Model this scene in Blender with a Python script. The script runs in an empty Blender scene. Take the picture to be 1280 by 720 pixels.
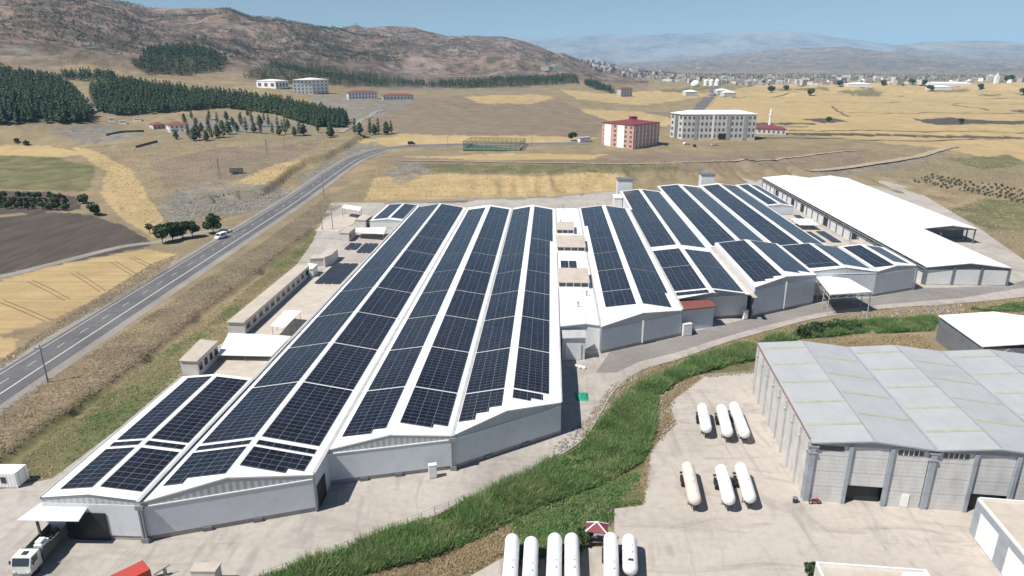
import bpy, math, random
import numpy as np
from mathutils import Vector, Matrix, noise as mnoise

SC = bpy.context.scene
COL = SC.collection
rnd = random.Random(7)
nrg = np.random.default_rng(11)

# ------------------------------------------------------------------ camera, sky, sun, exposure
F, CX, CY, H = 853.0, 640.0, 360.0, 60.0
PITCH = math.atan((360 - 78) / F)
cp, sp = math.cos(PITCH), math.sin(PITCH)
cam_d = bpy.data.cameras.new('camera')
cam = bpy.data.objects.new('camera', cam_d)
COL.objects.link(cam)
cam.location = (0, 0, H)
cam.rotation_euler = (math.pi / 2 - PITCH, 0, 0)
cam_d.sensor_width = 36.0
cam_d.lens = 36.0 * F / 1280.0
cam_d.clip_start = 0.5
cam_d.clip_end = 60000
SC.camera = cam

SUN = Vector((-0.60, -0.30, 1.0)).normalized()      # direction towards the sun
elev = math.asin(SUN.z)
azim = math.atan2(SUN.x, SUN.y)                      # clockwise from +Y
world = bpy.data.worlds.new('World')
SC.world = world
world.use_nodes = True
wn = world.node_tree
wn.nodes.clear()
wo = wn.nodes.new('ShaderNodeOutputWorld')
wb = wn.nodes.new('ShaderNodeBackground')
sky = wn.nodes.new('ShaderNodeTexSky')
sky.sky_type = 'NISHITA'
sky.sun_disc = False
sky.sun_elevation = elev
sky.sun_rotation = azim
sky.altitude = 600
sky.air_density = 1.0
sky.dust_density = 0.3
sky.ozone_density = 3.5
wb.inputs['Strength'].default_value = 0.058
wn.links.new(sky.outputs[0], wb.inputs['Color'])
wn.links.new(wb.outputs[0], wo.inputs['Surface'])
sun_d = bpy.data.lights.new('sun', 'SUN')
sun_d.energy = 5.0
sun_d.angle = math.radians(0.53)
sun_d.color = (1.0, 0.955, 0.89)
sun_o = bpy.data.objects.new('sun', sun_d)
COL.objects.link(sun_o)
sun_o.rotation_euler = SUN.to_track_quat('Z', 'Y').to_euler()
SC.view_settings.view_transform = 'Standard'
SC.view_settings.look = 'None'
SC.view_settings.exposure = 0.40
SC.view_settings.gamma = 1.0
SC.view_settings.use_curve_mapping = False
SC.render.engine = 'CYCLES'
SC.cycles.use_denoising = True
SC.cycles.max_bounces = 6
SC.cycles.diffuse_bounces = 3
SC.cycles.glossy_bounces = 3
SC.cycles.transparent_max_bounces = 8
SC.cycles.volume_bounces = 1

# ------------------------------------------------------------------ photo <-> place
def ray(u, v):
    x = (u - CX) / F; y = -(v - CY) / F
    return x, cp + y * sp, -sp + y * cp

def at(u, v, z=0.0):
    dx, dy, dz = ray(u, v)
    t = (z - H) / dz
    return Vector((dx * t, dy * t, z))

def at_d(u, v, d):
    dx, dy, dz = ray(u, v)
    t = d / math.hypot(dx, dy)
    return Vector((dx * t, dy * t, H + dz * t))

def px(X, Y, Z):
    dz = Z - H
    dep = Y * cp - dz * sp
    up = Y * sp + dz * cp
    return CX + F * X / dep, CY - F * up / dep

AX = Vector((0.0541, 0.9985, 0))      # along the factory bays
AC = Vector((0.9985, -0.0541, 0))     # across them
def L(s, t, z=0.0):
    return Vector((AC.x * s + AX.x * t, AC.y * s + AX.y * t, z))

# ------------------------------------------------------------------ mesh helpers
OFF = {}
class MB:
    """collects faces, then becomes ONE mesh object"""
    def __init__(s): s.v = []; s.f = []; s.m = []; s.uv = []; s.has_uv = False
    def poly(s, pts, m=0, uv=None):
        n = len(s.v); s.v += [tuple(p) for p in pts]; s.f.append(tuple(range(n, n + len(pts)))); s.m.append(m)
        s.uv.append(uv); s.has_uv = s.has_uv or uv is not None
    def prism(s, poly, z0, z1, m=0, mtop=None):
        """vertical prism over a list of xy points, counter-clockwise"""
        A = sum(poly[i][0] * poly[(i + 1) % len(poly)][1] - poly[(i + 1) % len(poly)][0] * poly[i][1] for i in range(len(poly)))
        if A < 0: poly = poly[::-1]
        n = len(poly)
        for i in range(n):
            a, b = poly[i], poly[(i + 1) % n]
            s.poly([(a[0], a[1], z0), (b[0], b[1], z0), (b[0], b[1], z1), (a[0], a[1], z1)], m)
        s.poly([(p[0], p[1], z1) for p in poly], m if mtop is None else mtop)
        s.poly([(p[0], p[1], z0) for p in poly[::-1]], m)
    def slab(s, top, th, m=0, mside=None):
        """a plate: top face points (ccw seen from above), thickness straight down"""
        lo = [(p[0], p[1], p[2] - th) for p in top]; n = len(top)
        s.poly(top, m); s.poly(lo[::-1], m if mside is None else mside)
        for i in range(n):
            j = (i + 1) % n
            s.poly([lo[i], lo[j], top[j], top[i]], m if mside is None else mside)
    def obox(s, o, ex, ey, ez, m=0):
        o, ex, ey, ez = Vector(o), Vector(ex), Vector(ey), Vector(ez)
        if ex.cross(ey).dot(ez) < 0: ex, ey = ey, ex
        c = [o, o + ex, o + ex + ey, o + ey]; d = [p + ez for p in c]
        s.poly(c[::-1], m); s.poly(d, m)
        for i in range(4):
            j = (i + 1) % 4
            s.poly([c[i], c[j], d[j], d[i]], m)
    def box(s, x0, x1, y0, y1, z0, z1, m=0):
        s.obox((x0, y0, z0), (x1 - x0, 0, 0), (0, y1 - y0, 0), (0, 0, z1 - z0), m)
    def tube(s, p, q, r, n=8, r2=None, m=0, cap=True):
        p, q = Vector(p), Vector(q); d = (q - p).normalized()
        a = d.orthogonal().normalized(); b = d.cross(a)
        r2 = r if r2 is None else r2
        P = [p + (a * math.cos(6.28319 * i / n) + b * math.sin(6.28319 * i / n)) * r for i in range(n)]
        Q = [q + (a * math.cos(6.28319 * i / n) + b * math.sin(6.28319 * i / n)) * r2 for i in range(n)]
        for i in range(n):
            j = (i + 1) % n
            s.poly([P[i], P[j], Q[j], Q[i]], m)
        if cap: s.poly(P[::-1], m); s.poly(Q, m)
    def beam(s, p, q, w, h, m=0):
        """a rectangular bar from p to q"""
        p, q = Vector(p), Vector(q); d = q - p
        side = d.cross(Vector((0, 0, 1)))
        if side.length < 1e-4: side = Vector((1, 0, 0))
        side.normalize(); up = side.cross(d).normalized()
        s.obox(p - side * w / 2 - up * h / 2, d, side * w, up * h, m)
    def lathe(s, prof, axis='y', n=16, m=0, c=(0, 0, 0)):
        """prof: list of (along, radius)"""
        rings = []
        for a, r in prof:
            ring = []
            for i in range(n):
                t = 6.283185 * i / n
                p = (r * math.cos(t), a, r * math.sin(t)) if axis == 'y' else ((a, r * math.cos(t), r * math.sin(t)) if axis == 'x' else (r * math.cos(t), r * math.sin(t), a))
                ring.append((p[0] + c[0], p[1] + c[1], p[2] + c[2]))
            rings.append(ring)
        for k in range(len(rings) - 1):
            for i in range(n):
                j = (i + 1) % n
                s.poly([rings[k][i], rings[k + 1][i], rings[k + 1][j], rings[k][j]], m)
    def build(s, name, mats, parent=None, world=True, smooth=False, merge=False):
        if not isinstance(mats, (list, tuple)): mats = [mats]
        off = Vector((0, 0, 0))
        if parent is not None: off = Vector(OFF.get(parent.name, (0, 0, 0))) if world else Vector((0, 0, 0))
        me = bpy.data.meshes.new(name)
        me.from_pydata([(p[0] - off.x, p[1] - off.y, p[2] - off.z) for p in s.v], [], s.f)
        for mt in mats: me.materials.append(mt)
        me.polygons.foreach_set('material_index', s.m)
        if s.has_uv:
            ul = me.uv_layers.new(name='UVMap'); flat = []
            for f, uv in zip(s.f, s.uv):
                for k in range(len(f)): flat += list(uv[k]) if uv else [0.5, 0.5]
            ul.data.foreach_set('uv', flat)
        if merge:
            import bmesh
            bm = bmesh.new(); bm.from_mesh(me); bmesh.ops.remove_doubles(bm, verts=bm.verts, dist=1e-4); bm.to_mesh(me); bm.free()
        if smooth: me.polygons.foreach_set('use_smooth', [True] * len(me.polygons))
        me.update()
        o = bpy.data.objects.new(name, me); COL.objects.link(o)
        if parent is not None:
            o.parent = parent
            if world: OFF[o.name] = tuple(off)
        return o

def raw_mesh(name, V, Fc, mats, parent=None, mi=None, smooth=False):
    """big meshes from arrays (faces all of one size)"""
    V = np.asarray(V, np.float32); Fc = np.asarray(Fc, np.int32)
    me = bpy.data.meshes.new(name); k = Fc.shape[1]; nf = len(Fc)
    me.vertices.add(len(V)); me.vertices.foreach_set('co', V.ravel())
    me.loops.add(nf * k); me.loops.foreach_set('vertex_index', Fc.ravel())
    me.polygons.add(nf); me.polygons.foreach_set('loop_start', np.arange(0, nf * k, k, dtype=np.int32))
    try: me.polygons.foreach_set('loop_total', np.full(nf, k, dtype=np.int32))
    except Exception: pass
    if not isinstance(mats, (list, tuple)): mats = [mats]
    for mt in mats: me.materials.append(mt)
    if mi is not None: me.polygons.foreach_set('material_index', np.asarray(mi, np.int32))
    if smooth: me.polygons.foreach_set('use_smooth', np.ones(nf, bool))
    me.update(calc_edges=True); me.validate()
    o = bpy.data.objects.new(name, me); COL.objects.link(o)
    if parent is not None: o.parent = parent
    return o

def tag(o, label=None, cat=None, group=None, kind=None):
    if label: o['label'] = label
    if cat: o['category'] = cat
    if group: o['group'] = group
    if kind: o['kind'] = kind
    return o

def thing(name, loc, label, cat, group=None, rz=0.0):
    o = bpy.data.objects.new(name, None); COL.objects.link(o)
    o.empty_display_size = 0.5
    o.location = loc; o.rotation_euler = (0, 0, rz)
    OFF[o.name] = tuple(loc)
    return tag(o, label, cat, group)

def copy_tree(o, parent=None):
    c = o.copy(); COL.objects.link(c)
    if parent is not None: c.parent = parent
    for ch in list(o.children): copy_tree(ch, c)
    return c

def place(proto, used, loc, rz=0.0, sc=1.0, label=None):
    """the first call moves the original itself, later calls move a copy"""
    o = copy_tree(proto) if used else proto
    o.location = loc; o.rotation_euler = (0, 0, rz)
    o.scale = (sc, sc, sc) if not isinstance(sc, (tuple, list)) else sc
    if label: o['label'] = label
    return o

# ------------------------------------------------------------------ materials
def new_mat(name):
    m = bpy.data.materials.new(name); m.use_nodes = True
    nt = m.node_tree
    return m, nt, nt.nodes['Principled BSDF']

def nd(nt, typ, **kw):
    n = nt.nodes.new(typ)
    for k, v in kw.items():
        if k in n.inputs: n.inputs[k].default_value = v
        else: setattr(n, k, v)
    return n

def ramp(nt, fac, stops):
    r = nt.nodes.new('ShaderNodeValToRGB'); e = r.color_ramp.elements
    while len(e) < len(stops): e.new(0.5)
    for q, (p, c) in zip(e, stops):
        q.position = p; q.color = (c, c, c, 1) if isinstance(c, (int, float)) else (*c, 1)
    nt.links.new(fac, r.inputs[0])
    return r.outputs[0]

def mixc(nt, fac, a, b, mode='MIX'):
    n = nt.nodes.new('ShaderNodeMix'); n.data_type = 'RGBA'; n.blend_type = mode
    for sock, val in ((n.inputs[0], fac), (n.inputs[6], a), (n.inputs[7], b)):
        if isinstance(val, (int, float)): sock.default_value = val
        elif isinstance(val, (tuple, list)): sock.default_value = (*val[:3], 1)
        else: nt.links.new(val, sock)
    return n.outputs[2]

def math_n(nt, op, a, b=0.0, c=0.0):
    n = nt.nodes.new('ShaderNodeMath'); n.operation = op
    for i, val in enumerate((a, b, c)):
        if isinstance(val, (int, float)): n.inputs[i].default_value = val
        else: nt.links.new(val, n.inputs[i])
    return n.outputs[0]

def pos(nt, scale=(1, 1, 1), rz=0.0):
    g = nt.nodes.new('ShaderNodeNewGeometry')
    if scale == (1, 1, 1) and rz == 0: return g.outputs['Position']
    mp = nt.nodes.new('ShaderNodeMapping'); mp.inputs['Scale'].default_value = scale; mp.inputs['Rotation'].default_value = (0, 0, rz)
    nt.links.new(g.outputs['Position'], mp.inputs['Vector'])
    return mp.outputs[0]

def noise_n(nt, vec, scale, detail=5, rough=0.55, dist=0.0):
    n = nd(nt, 'ShaderNodeTexNoise', Scale=scale, Detail=detail, Roughness=rough, Distortion=dist)
    nt.links.new(vec, n.inputs['Vector'])
    return n.outputs['Fac']

def simple(name, col, rough=0.6, metal=0.0, var=0.18, scale=0.6, spec=0.4, bump=0.0, dirt=None, streak=False):
    """plain material with a soft world-space variation and optional dirt"""
    m, nt, b = new_mat(name)
    P = pos(nt, (1, 1, 0.15) if streak else (1, 1, 1))
    n1 = noise_n(nt, P, scale, 6, 0.6)
    dark = tuple(c * (1 - var) for c in col); lite = tuple(min(1, c * (1 + var * 0.6)) for c in col)
    c = ramp(nt, n1, [(0.3, dark), (0.5, col), (0.72, lite)])
    if dirt:
        n2 = noise_n(nt, P, scale * 0.35, 8, 0.65)
        c = mixc(nt, ramp(nt, n2, [(0.5, 0.0), (0.72, 0.75)]), c, dirt)
    nt.links.new(c, b.inputs['Base Color'])
    b.inputs['Roughness'].default_value = rough; b.inputs['Metallic'].default_value = metal
    b.inputs['Specular IOR Level'].default_value = spec
    if bump > 0:
        bp = nd(nt, 'ShaderNodeBump', Strength=bump, Distance=0.05)
        nt.links.new(noise_n(nt, pos(nt), scale * 8, 4), bp.inputs['Height']); nt.links.new(bp.outputs[0], b.inputs['Normal'])
    return m

def ribbed(name, col, direction, period, amp=0.3, rough=0.45, var=0.12, dirt=None, vert=False):
    """profiled metal sheet: ribs as bump running along `direction` (world angle)"""
    m, nt, b = new_mat(name)
    P = pos(nt)
    n1 = noise_n(nt, P, 0.25, 7, 0.62)
    c = ramp(nt, n1, [(0.3, tuple(x * (1 - var) for x in col)), (0.55, col), (0.75, tuple(min(1, x * (1 + var * .4)) for x in col))])
    if dirt:
        n2 = noise_n(nt, pos(nt, (1, 0.12, 1), direction), 0.9, 6, 0.65)
        c = mixc(nt, ramp(nt, n2, [(0.52, 0.0), (0.75, 0.55)]), c, dirt)
    nt.links.new(c, b.inputs['Base Color'])
    b.inputs['Roughness'].default_value = rough
    b.inputs['Specular IOR Level'].default_value = 0.35
    w = nd(nt, 'ShaderNodeTexWave', Scale=1.0 / period / 3.0, Distortion=0.0)
    w.wave_type = 'BANDS'; w.bands_direction = 'X'
    nt.links.new(pos(nt, (1, 1, 1), direction), w.inputs['Vector'])
    bp = nd(nt, 'ShaderNodeBump', Strength=amp, Distance=0.04)
    nt.links.new(w.outputs['Fac'], bp.inputs['Height']); nt.links.new(bp.outputs[0], b.inputs['Normal'])
    return m

M = {}
HAZE = 0.00007
FA = math.radians(3.1)
M['roof_white'] = ribbed('white_sheet_roof', (0.78, 0.78, 0.77), FA, 0.33, 0.12, 0.5, 0.10, dirt=(0.60, 0.58, 0.53))
M['roof_clean'] = ribbed('bright_white_roof', (0.82, 0.82, 0.82), FA, 0.33, 0.10, 0.45, 0.06, dirt=(0.68, 0.67, 0.64))
M['roof_grey'] = ribbed('grey_sheet_roof', (0.395, 0.405, 0.41), math.radians(7), 0.33, 0.10, 0.45, 0.10, dirt=(0.34, 0.34, 0.325))
M['skylight'] = simple('yellowed_skylight', (0.37, 0.385, 0.285), 0.35, var=0.15)
M['seam'] = simple('dark_roof_seam', (0.30, 0.31, 0.33), 0.6)
M['seam_shaded'] = simple('shaded_roof_seam', (0.55, 0.57, 0.60), 0.6)
M['wall_grey'] = ribbed('light_grey_wall_sheet', (0.60, 0.63, 0.665), FA, 0.5, 0.04, 0.5, 0.08, dirt=(0.46, 0.47, 0.47))
M['wall_pale'] = ribbed('pale_wall_sheet', (0.66, 0.665, 0.66), FA, 0.5, 0.10, 0.5, 0.08, dirt=(0.55, 0.54, 0.5))
M['gable'] = ribbed('corrugated_gable', (0.47, 0.49, 0.50), FA, 0.9, 0.9, 0.5, 0.12)
M['trim'] = simple('white_trim', (0.74, 0.74, 0.73), 0.45, var=0.08)
M['plinth'] = simple('concrete_plinth', (0.36, 0.34, 0.31), 0.85, dirt=(0.22, 0.21, 0.2))
M['dark'] = simple('dark_opening', (0.02, 0.022, 0.025), 0.5)
M['darkgrey'] = simple('dark_grey_metal', (0.16, 0.17, 0.185), 0.5)
M['midgrey'] = simple('blue_grey_steel', (0.31, 0.345, 0.38), 0.5)
M['pipe'] = simple('grey_downpipe', (0.20, 0.21, 0.225), 0.5)
M['gutter'] = simple('grey_gutter', (0.44, 0.44, 0.43), 0.5)
M['beige_roof'] = simple('beige_screed_roof', (0.47, 0.415, 0.35), 0.9, var=0.15, dirt=(0.36, 0.31, 0.26), scale=0.4)
M['concrete_wall'] = simple('pale_render_wall', (0.55, 0.53, 0.5), 0.85, dirt=(0.4, 0.39, 0.37))
M['glass'] = simple('dark_window_glass', (0.03, 0.04, 0.055), 0.12, spec=0.6)
M['white_paint'] = simple('white_paint', (0.80, 0.80, 0.79), 0.4, var=0.06)
M['red_roof'] = simple('red_tile_roof', (0.20, 0.07, 0.055), 0.7, var=0.25, scale=1.5)
M['maroon'] = simple('maroon_sheet', (0.20, 0.045, 0.055), 0.5)
M['pink'] = simple('salmon_render', (0.56, 0.33, 0.26), 0.85)
M['tyre'] = simple('tyre_rubber', (0.02, 0.02, 0.02), 0.85)
M['chassis'] = simple('chassis_black', (0.035, 0.035, 0.04), 0.6)
M['wood'] = simple('weathered_wood', (0.16, 0.13, 0.10), 0.9)
M['bark'] = simple('bark', (0.10, 0.075, 0.055), 0.95, scale=4)

def block_wall():
    """precast panels with horizontal joints and weathering"""
    m, nt, b = new_mat('precast_wall_panel')
    n1 = noise_n(nt, pos(nt, (1, 1, 0.35)), 0.8, 8, 0.65)
    c = ramp(nt, n1, [(0.3, (0.46, 0.455, 0.44)), (0.55, (0.57, 0.565, 0.55)), (0.75, (0.63, 0.625, 0.605))])
    g = nt.nodes.new('ShaderNodeNewGeometry'); s = nt.nodes.new('ShaderNodeSeparateXYZ'); nt.links.new(g.outputs['Position'], s.inputs[0])
    f = math_n(nt, 'FRACT', math_n(nt, 'MULTIPLY', s.outputs[2], 1 / 0.62))
    j = math_n(nt, 'LESS_THAN', f, 0.09)
    f2 = math_n(nt, 'FRACT', math_n(nt, 'MULTIPLY', s.outputs[2], 1 / 2.48))
    j2 = math_n(nt, 'LESS_THAN', f2, 0.035)
    c = mixc(nt, math_n(nt, 'MULTIPLY', j, 0.45), c, (0.27, 0.27, 0.27)); c = mixc(nt, math_n(nt, 'MULTIPLY', j2, 0.6), c, (0.2, 0.2, 0.2))
    nt.links.new(c, b.inputs['Base Color']); b.inputs['Roughness'].default_value = 0.85
    return m
M['precast'] = block_wall()

def solar_mat():
    """UV counts panels: u across, v along"""
    m, nt, b = new_mat('solar_panel_glass')
    uv = nt.nodes.new('ShaderNodeUVMap'); s = nt.nodes.new('ShaderNodeSeparateXYZ'); nt.links.new(uv.outputs[0], s.inputs[0])
    def line(x, w):
        f = math_n(nt, 'FRACT', x); d = math_n(nt, 'ABSOLUTE', math_n(nt, 'SUBTRACT', f, 0.5))
        return math_n(nt, 'GREATER_THAN', d, 0.5 - w)
    lu = line(s.outputs[0], 0.010); lv = line(s.outputs[1], 0.020)
    frame = math_n(nt, 'MAXIMUM', lu, lv)
    mid = line(math_n(nt, 'ADD', s.outputs[0], 0.5), 0.007)           # the gap between the two half-cut strings
    # per panel tint
    fu = math_n(nt, 'FLOOR', s.outputs[0]); fv = math_n(nt, 'FLOOR', s.outputs[1])
    cb = nt.nodes.new('ShaderNodeCombineXYZ'); nt.links.new(fu, cb.inputs[0]); nt.links.new(fv, cb.inputs[1])
    wn_ = nt.nodes.new('ShaderNodeTexWhiteNoise'); nt.links.new(cb.outputs[0], wn_.inputs['Vector'])
    cell = ramp(nt, wn_.outputs['Value'], [(0.0, (0.0045, 0.0055, 0.010)), (0.5, (0.007, 0.0085, 0.015)), (1.0, (0.011, 0.014, 0.026))])
    cell = mixc(nt, ramp(nt, noise_n(nt, pos(nt), 0.05, 4), [(0.4, 0.0), (0.75, 0.35)]), cell, (0.035, 0.035, 0.04))   # thin dust
    c = mixc(nt, math_n(nt, 'MULTIPLY', mid, 0.8), cell, (0.15, 0.16, 0.18)); c = mixc(nt, frame, c, (0.23, 0.245, 0.265))
    nt.links.new(c, b.inputs['Base Color'])
    b.inputs['Roughness'].default_value = 0.22; b.inputs['Specular IOR Level'].default_value = 0.36
    return m
M['solar'] = solar_mat()

def concrete_mat(name, base, dark, lite, stain=(0.22, 0.2, 0.18), joints=5.0, ang=0.1, tyre=0.5):
    m, nt, b = new_mat(name)
    P = pos(nt)
    n1 = noise_n(nt, P, 0.06, 9, 0.62, 0.4); n2 = noise_n(nt, P, 0.9, 6, 0.6)
    c = ramp(nt, n1, [(0.28, dark), (0.5, base), (0.7, lite)])
    c = mixc(nt, 0.35, c, ramp(nt, n2, [(0.3, dark), (0.7, lite)]))
    # tyre tracks and dirty sweeps, stretched along the driving direction
    n3 = noise_n(nt, pos(nt, (0.06, 0.26, 1), ang), 1.0, 7, 0.66, 1.4)
    c = mixc(nt, ramp(nt, n3, [(0.52, 0.0), (0.70, tyre)]), c, stain)
    n4 = noise_n(nt, P, 0.22, 4, 0.7)
    c = mixc(nt, ramp(nt, n4, [(0.66, 0.0), (0.78, 0.35)]), c, stain)
    n5 = noise_n(nt, pos(nt, (0.22, 0.05, 1), ang + 0.9), 1.0, 6, 0.62, 2.2)
    c = mixc(nt, ramp(nt, n5, [(0.52, 0.0), (0.68, tyre * .8)]), c, stain)
    if joints:
        bt = nd(nt, 'ShaderNodeTexBrick', Scale=1.0); bt.offset = 0.0
        bt.inputs['Brick Width'].default_value = joints; bt.inputs['Row Height'].default_value = joints; bt.inputs['Mortar Size'].default_value = 0.05; bt.inputs['Mortar Smooth'].default_value = 0.2
        nt.links.new(pos(nt, (1, 1, 1), 0.12), bt.inputs['Vector'])
        c = mixc(nt, math_n(nt, 'MULTIPLY', bt.outputs['Fac'], 0.14), c, stain)
    nt.links.new(c, b.inputs['Base Color']); b.inputs['Roughness'].default_value = 0.9; b.inputs['Specular IOR Level'].default_value = 0.2
    bp = nd(nt, 'ShaderNodeBump', Strength=0.15, Distance=0.05); nt.links.new(n2, bp.inputs['Height']); nt.links.new(bp.outputs[0], b.inputs['Normal'])
    return m
M['yard'] = concrete_mat('factory_yard_concrete', (0.385, 0.35, 0.31), (0.27, 0.245, 0.22), (0.47, 0.435, 0.39), ang=-0.45, tyre=.6)
M['yard2'] = concrete_mat('depot_yard_concrete', (0.425, 0.38, 0.335), (0.315, 0.28, 0.245), (0.50, 0.45, 0.40), ang=0.35, tyre=0.62)
M['asphalt_lane'] = concrete_mat('worn_service_lane', (0.22, 0.205, 0.19), (0.15, 0.14, 0.13), (0.30, 0.28, 0.26), ang=-0.5, joints=0)
M['asphalt'] = concrete_mat('road_asphalt', (0.125, 0.123, 0.128), (0.09, 0.088, 0.092), (0.165, 0.16, 0.16), stain=(0.08, 0.08, 0.085), ang=1.57, tyre=0.5, joints=0)
M['shoulder'] = concrete_mat('gravel_shoulder', (0.26, 0.235, 0.21), (0.19, 0.17, 0.15), (0.33, 0.3, 0.27), ang=1.57, joints=0)
M['line'] = simple('road_paint', (0.55, 0.545, 0.53), 0.7, var=0.2, scale=2)

def leaf_mat(name, stops, rough=0.65):
    """foliage: each leaf clump gets its own tone"""
    m, nt, b = new_mat(name)
    g = nt.nodes.new('ShaderNodeNewGeometry'); oi = nt.nodes.new('ShaderNodeObjectInfo')
    f = math_n(nt, 'MULTIPLY_ADD', g.outputs['Random Per Island'], 0.72, math_n(nt, 'MULTIPLY', oi.outputs['Random'], 0.28))
    c = ramp(nt, f, stops)
    nt.links.new(c, b.inputs['Base Color']); b.inputs['Roughness'].default_value = rough; b.inputs['Specular IOR Level'].default_value = 0.25
    return m
M['pine'] = leaf_mat('pine_needles', [(0.0, (0.014, 0.030, 0.012)), (0.5, (0.030, 0.058, 0.022)), (1.0, (0.062, 0.092, 0.036))])
M['leaf'] = leaf_mat('tree_leaves', [(0.0, (0.018, 0.040, 0.013)), (0.5, (0.038, 0.075, 0.022)), (1.0, (0.075, 0.115, 0.038))])
M['olive'] = leaf_mat('orchard_leaves', [(0.0, (0.07, 0.082, 0.055)), (0.5, (0.125, 0.135, 0.09)), (1.0, (0.19, 0.19, 0.13))])
M['scrub'] = leaf_mat('hill_scrub', [(0.0, (0.018, 0.028, 0.017)), (1.0, (0.05, 0.058, 0.034))])
def grass_mat(name, stops, nscale, trans=0.45, isl=0.55):
    """thin blades: part of the light passes through them"""
    m, nt, b = new_mat(name)
    g = nt.nodes.new('ShaderNodeNewGeometry')
    f = math_n(nt, 'MULTIPLY_ADD', g.outputs['Random Per Island'], isl, math_n(nt, 'MULTIPLY', noise_n(nt, pos(nt), nscale, 5, 0.6), 1.0 - isl + .1))
    c = ramp(nt, f, stops)
    nt.links.new(c, b.inputs['Base Color']); b.inputs['Roughness'].default_value = 0.8; b.inputs['Specular IOR Level'].default_value = 0.15
    tr = nt.nodes.new('ShaderNodeBsdfTranslucent'); nt.links.new(c, tr.inputs['Color'])
    mx = nt.nodes.new('ShaderNodeMixShader'); mx.inputs[0].default_value = trans
    nt.links.new(b.outputs[0], mx.inputs[1]); nt.links.new(tr.outputs[0], mx.inputs[2])
    nt.links.new(mx.outputs[0], nt.nodes['Material Output'].inputs['Surface'])
    return m
M['reed'] = grass_mat('reed_blades', [(0.12, (0.055, 0.14, 0.040)), (0.38, (0.12, 0.27, 0.080)), (0.56, (0.19, 0.34, 0.115)), (0.70, (0.34, 0.36, 0.17)), (0.88, (0.46, 0.38, 0.24))], 0.16)
M['dry'] = grass_mat('dry_grass', [(0.1, (0.30, 0.235, 0.13)), (0.5, (0.48, 0.385, 0.235)), (0.9, (0.60, 0.50, 0.34))], 0.2)
M['brush'] = grass_mat('dry_brush', [(0.15, (0.30, 0.25, 0.18)), (0.5, (0.44, 0.375, 0.28)), (0.85, (0.58, 0.51, 0.40))], 0.12)
M['soil'] = simple('turned_soil', (0.16, 0.12, 0.075), 0.95, var=0.3, scale=1.0)
M['track'] = simple('pale_dirt_track', (0.34, 0.27, 0.19), 0.95, var=0.2, scale=0.3)
M['window_soft'] = simple('greyish_window', (0.12, 0.13, 0.15), 0.2)
# ------------------------------------------------------------------ terrain
PERM = np.random.default_rng(3).permutation(4096).astype(np.int64)
PERM = np.concatenate([PERM, PERM])
VAL = np.random.default_rng(4).uniform(-1, 1, 4096)
def vnoise(x, y):
    xi = np.floor(x).astype(np.int64); yi = np.floor(y).astype(np.int64)
    fx = x - xi; fy = y - yi
    fx = fx * fx * fx * (fx * (fx * 6 - 15) + 10); fy = fy * fy * fy * (fy * (fy * 6 - 15) + 10)
    def h(a, b): return VAL[PERM[(PERM[a & 4095] + b) & 4095]]
    a = h(xi, yi) * (1 - fx) + h(xi + 1, yi) * fx
    b = h(xi, yi + 1) * (1 - fx) + h(xi + 1, yi + 1) * fx
    return a * (1 - fy) + b * fy
def fbm(x, y, oct=5, gain=0.5, ridged=False):
    s = 0; a = 1.0; n = 0
    for k in range(oct):
        v = vnoise(x * 2 ** k + 13.7 * k, y * 2 ** k + 7.1 * k)
        if ridged: v = 1 - 2 * np.abs(v)
        s = s + v * a; n += a; a *= gain
    return s / n
def sst(a, b, x):
    t = np.clip((x - a) / (b - a), 0, 1); return t * t * (3 - 2 * t)

# base relief: points of the photo with a height or a distance
CT = [  # u, v, 'z' height
 # left side
 (-250, 330, 0), (-100, 250, 0), (0, 250, 0), (150, 250, 0), (300, 250, 0), (-250, 215, 1), (0, 212, 2), (150, 210, 2.5), (300, 215, 3.5), (370, 200, 5),
 (-200, 180, 5), (0, 180, 5), (150, 180, 6.5), (300, 180, 7.5), (420, 178, 7), (-200, 158, 9), (0, 157, 9), (100, 156, 9.5), (215, 160, 10), (330, 155, 11), (430, 160, 10),
 # behind the factory: embankment and terrace
 (440, 250, 0), (600, 250, 0), (770, 240, 0), (450, 215, 2.5), (600, 225, 3.0), (760, 222, 3.5), (900, 212, 3.2), (1000, 206, 3),
 (520, 195, 6.5), (600, 198, 7), (760, 197, 7.5), (900, 190, 8), (1000, 186, 7.5), (480, 186, 6), (600, 183, 7.5), (760, 184, 8.5), (900, 175, 9), (1000, 172, 8.5), (1080, 178, 6),
 # right plain
 (1150, 190, 3), (1280, 200, 2), (1450, 210, 1), (1100, 220, 1), (1280, 230, 0.5), (1450, 260, 0), (1150, 160, 6), (1280, 160, 5), (1500, 160, 4), (980, 150, 8), (1280, 130, 4), (1500, 125, 3), (1000, 125, 7), (900, 130, 8), (1150, 110, 3), (1400, 108, 1), (980, 108, 5), (880, 112, 10),
 # bare hill in the middle
 (560, 168, 11), (680, 168, 12), (470, 160, 11),
]
CD = [  # u, v, distance
 (500, 140, 660), (600, 140, 700), (690, 142, 720), (760, 158, 640), (480, 122, 800), (600, 120, 850), (700, 120, 900), (800, 135, 900), (820, 118, 1250), (760, 110, 1250), (700, 104, 1250), (600, 103, 1250), (520, 106, 1250), (440, 112, 1050), (860, 105, 1900), (780, 96, 2000),
 (-200, 125, 700), (0, 128, 700), (90, 125, 700), (-200, 95, 950), (0, 92, 950), (100, 96, 950), (160, 112, 800), (250, 120, 800), (330, 128, 760), (400, 142, 680), (260, 100, 950), (345, 112, 800), (387, 118, 790), (440, 124, 760), (515, 125, 770), (330, 92, 1150),
]
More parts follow.
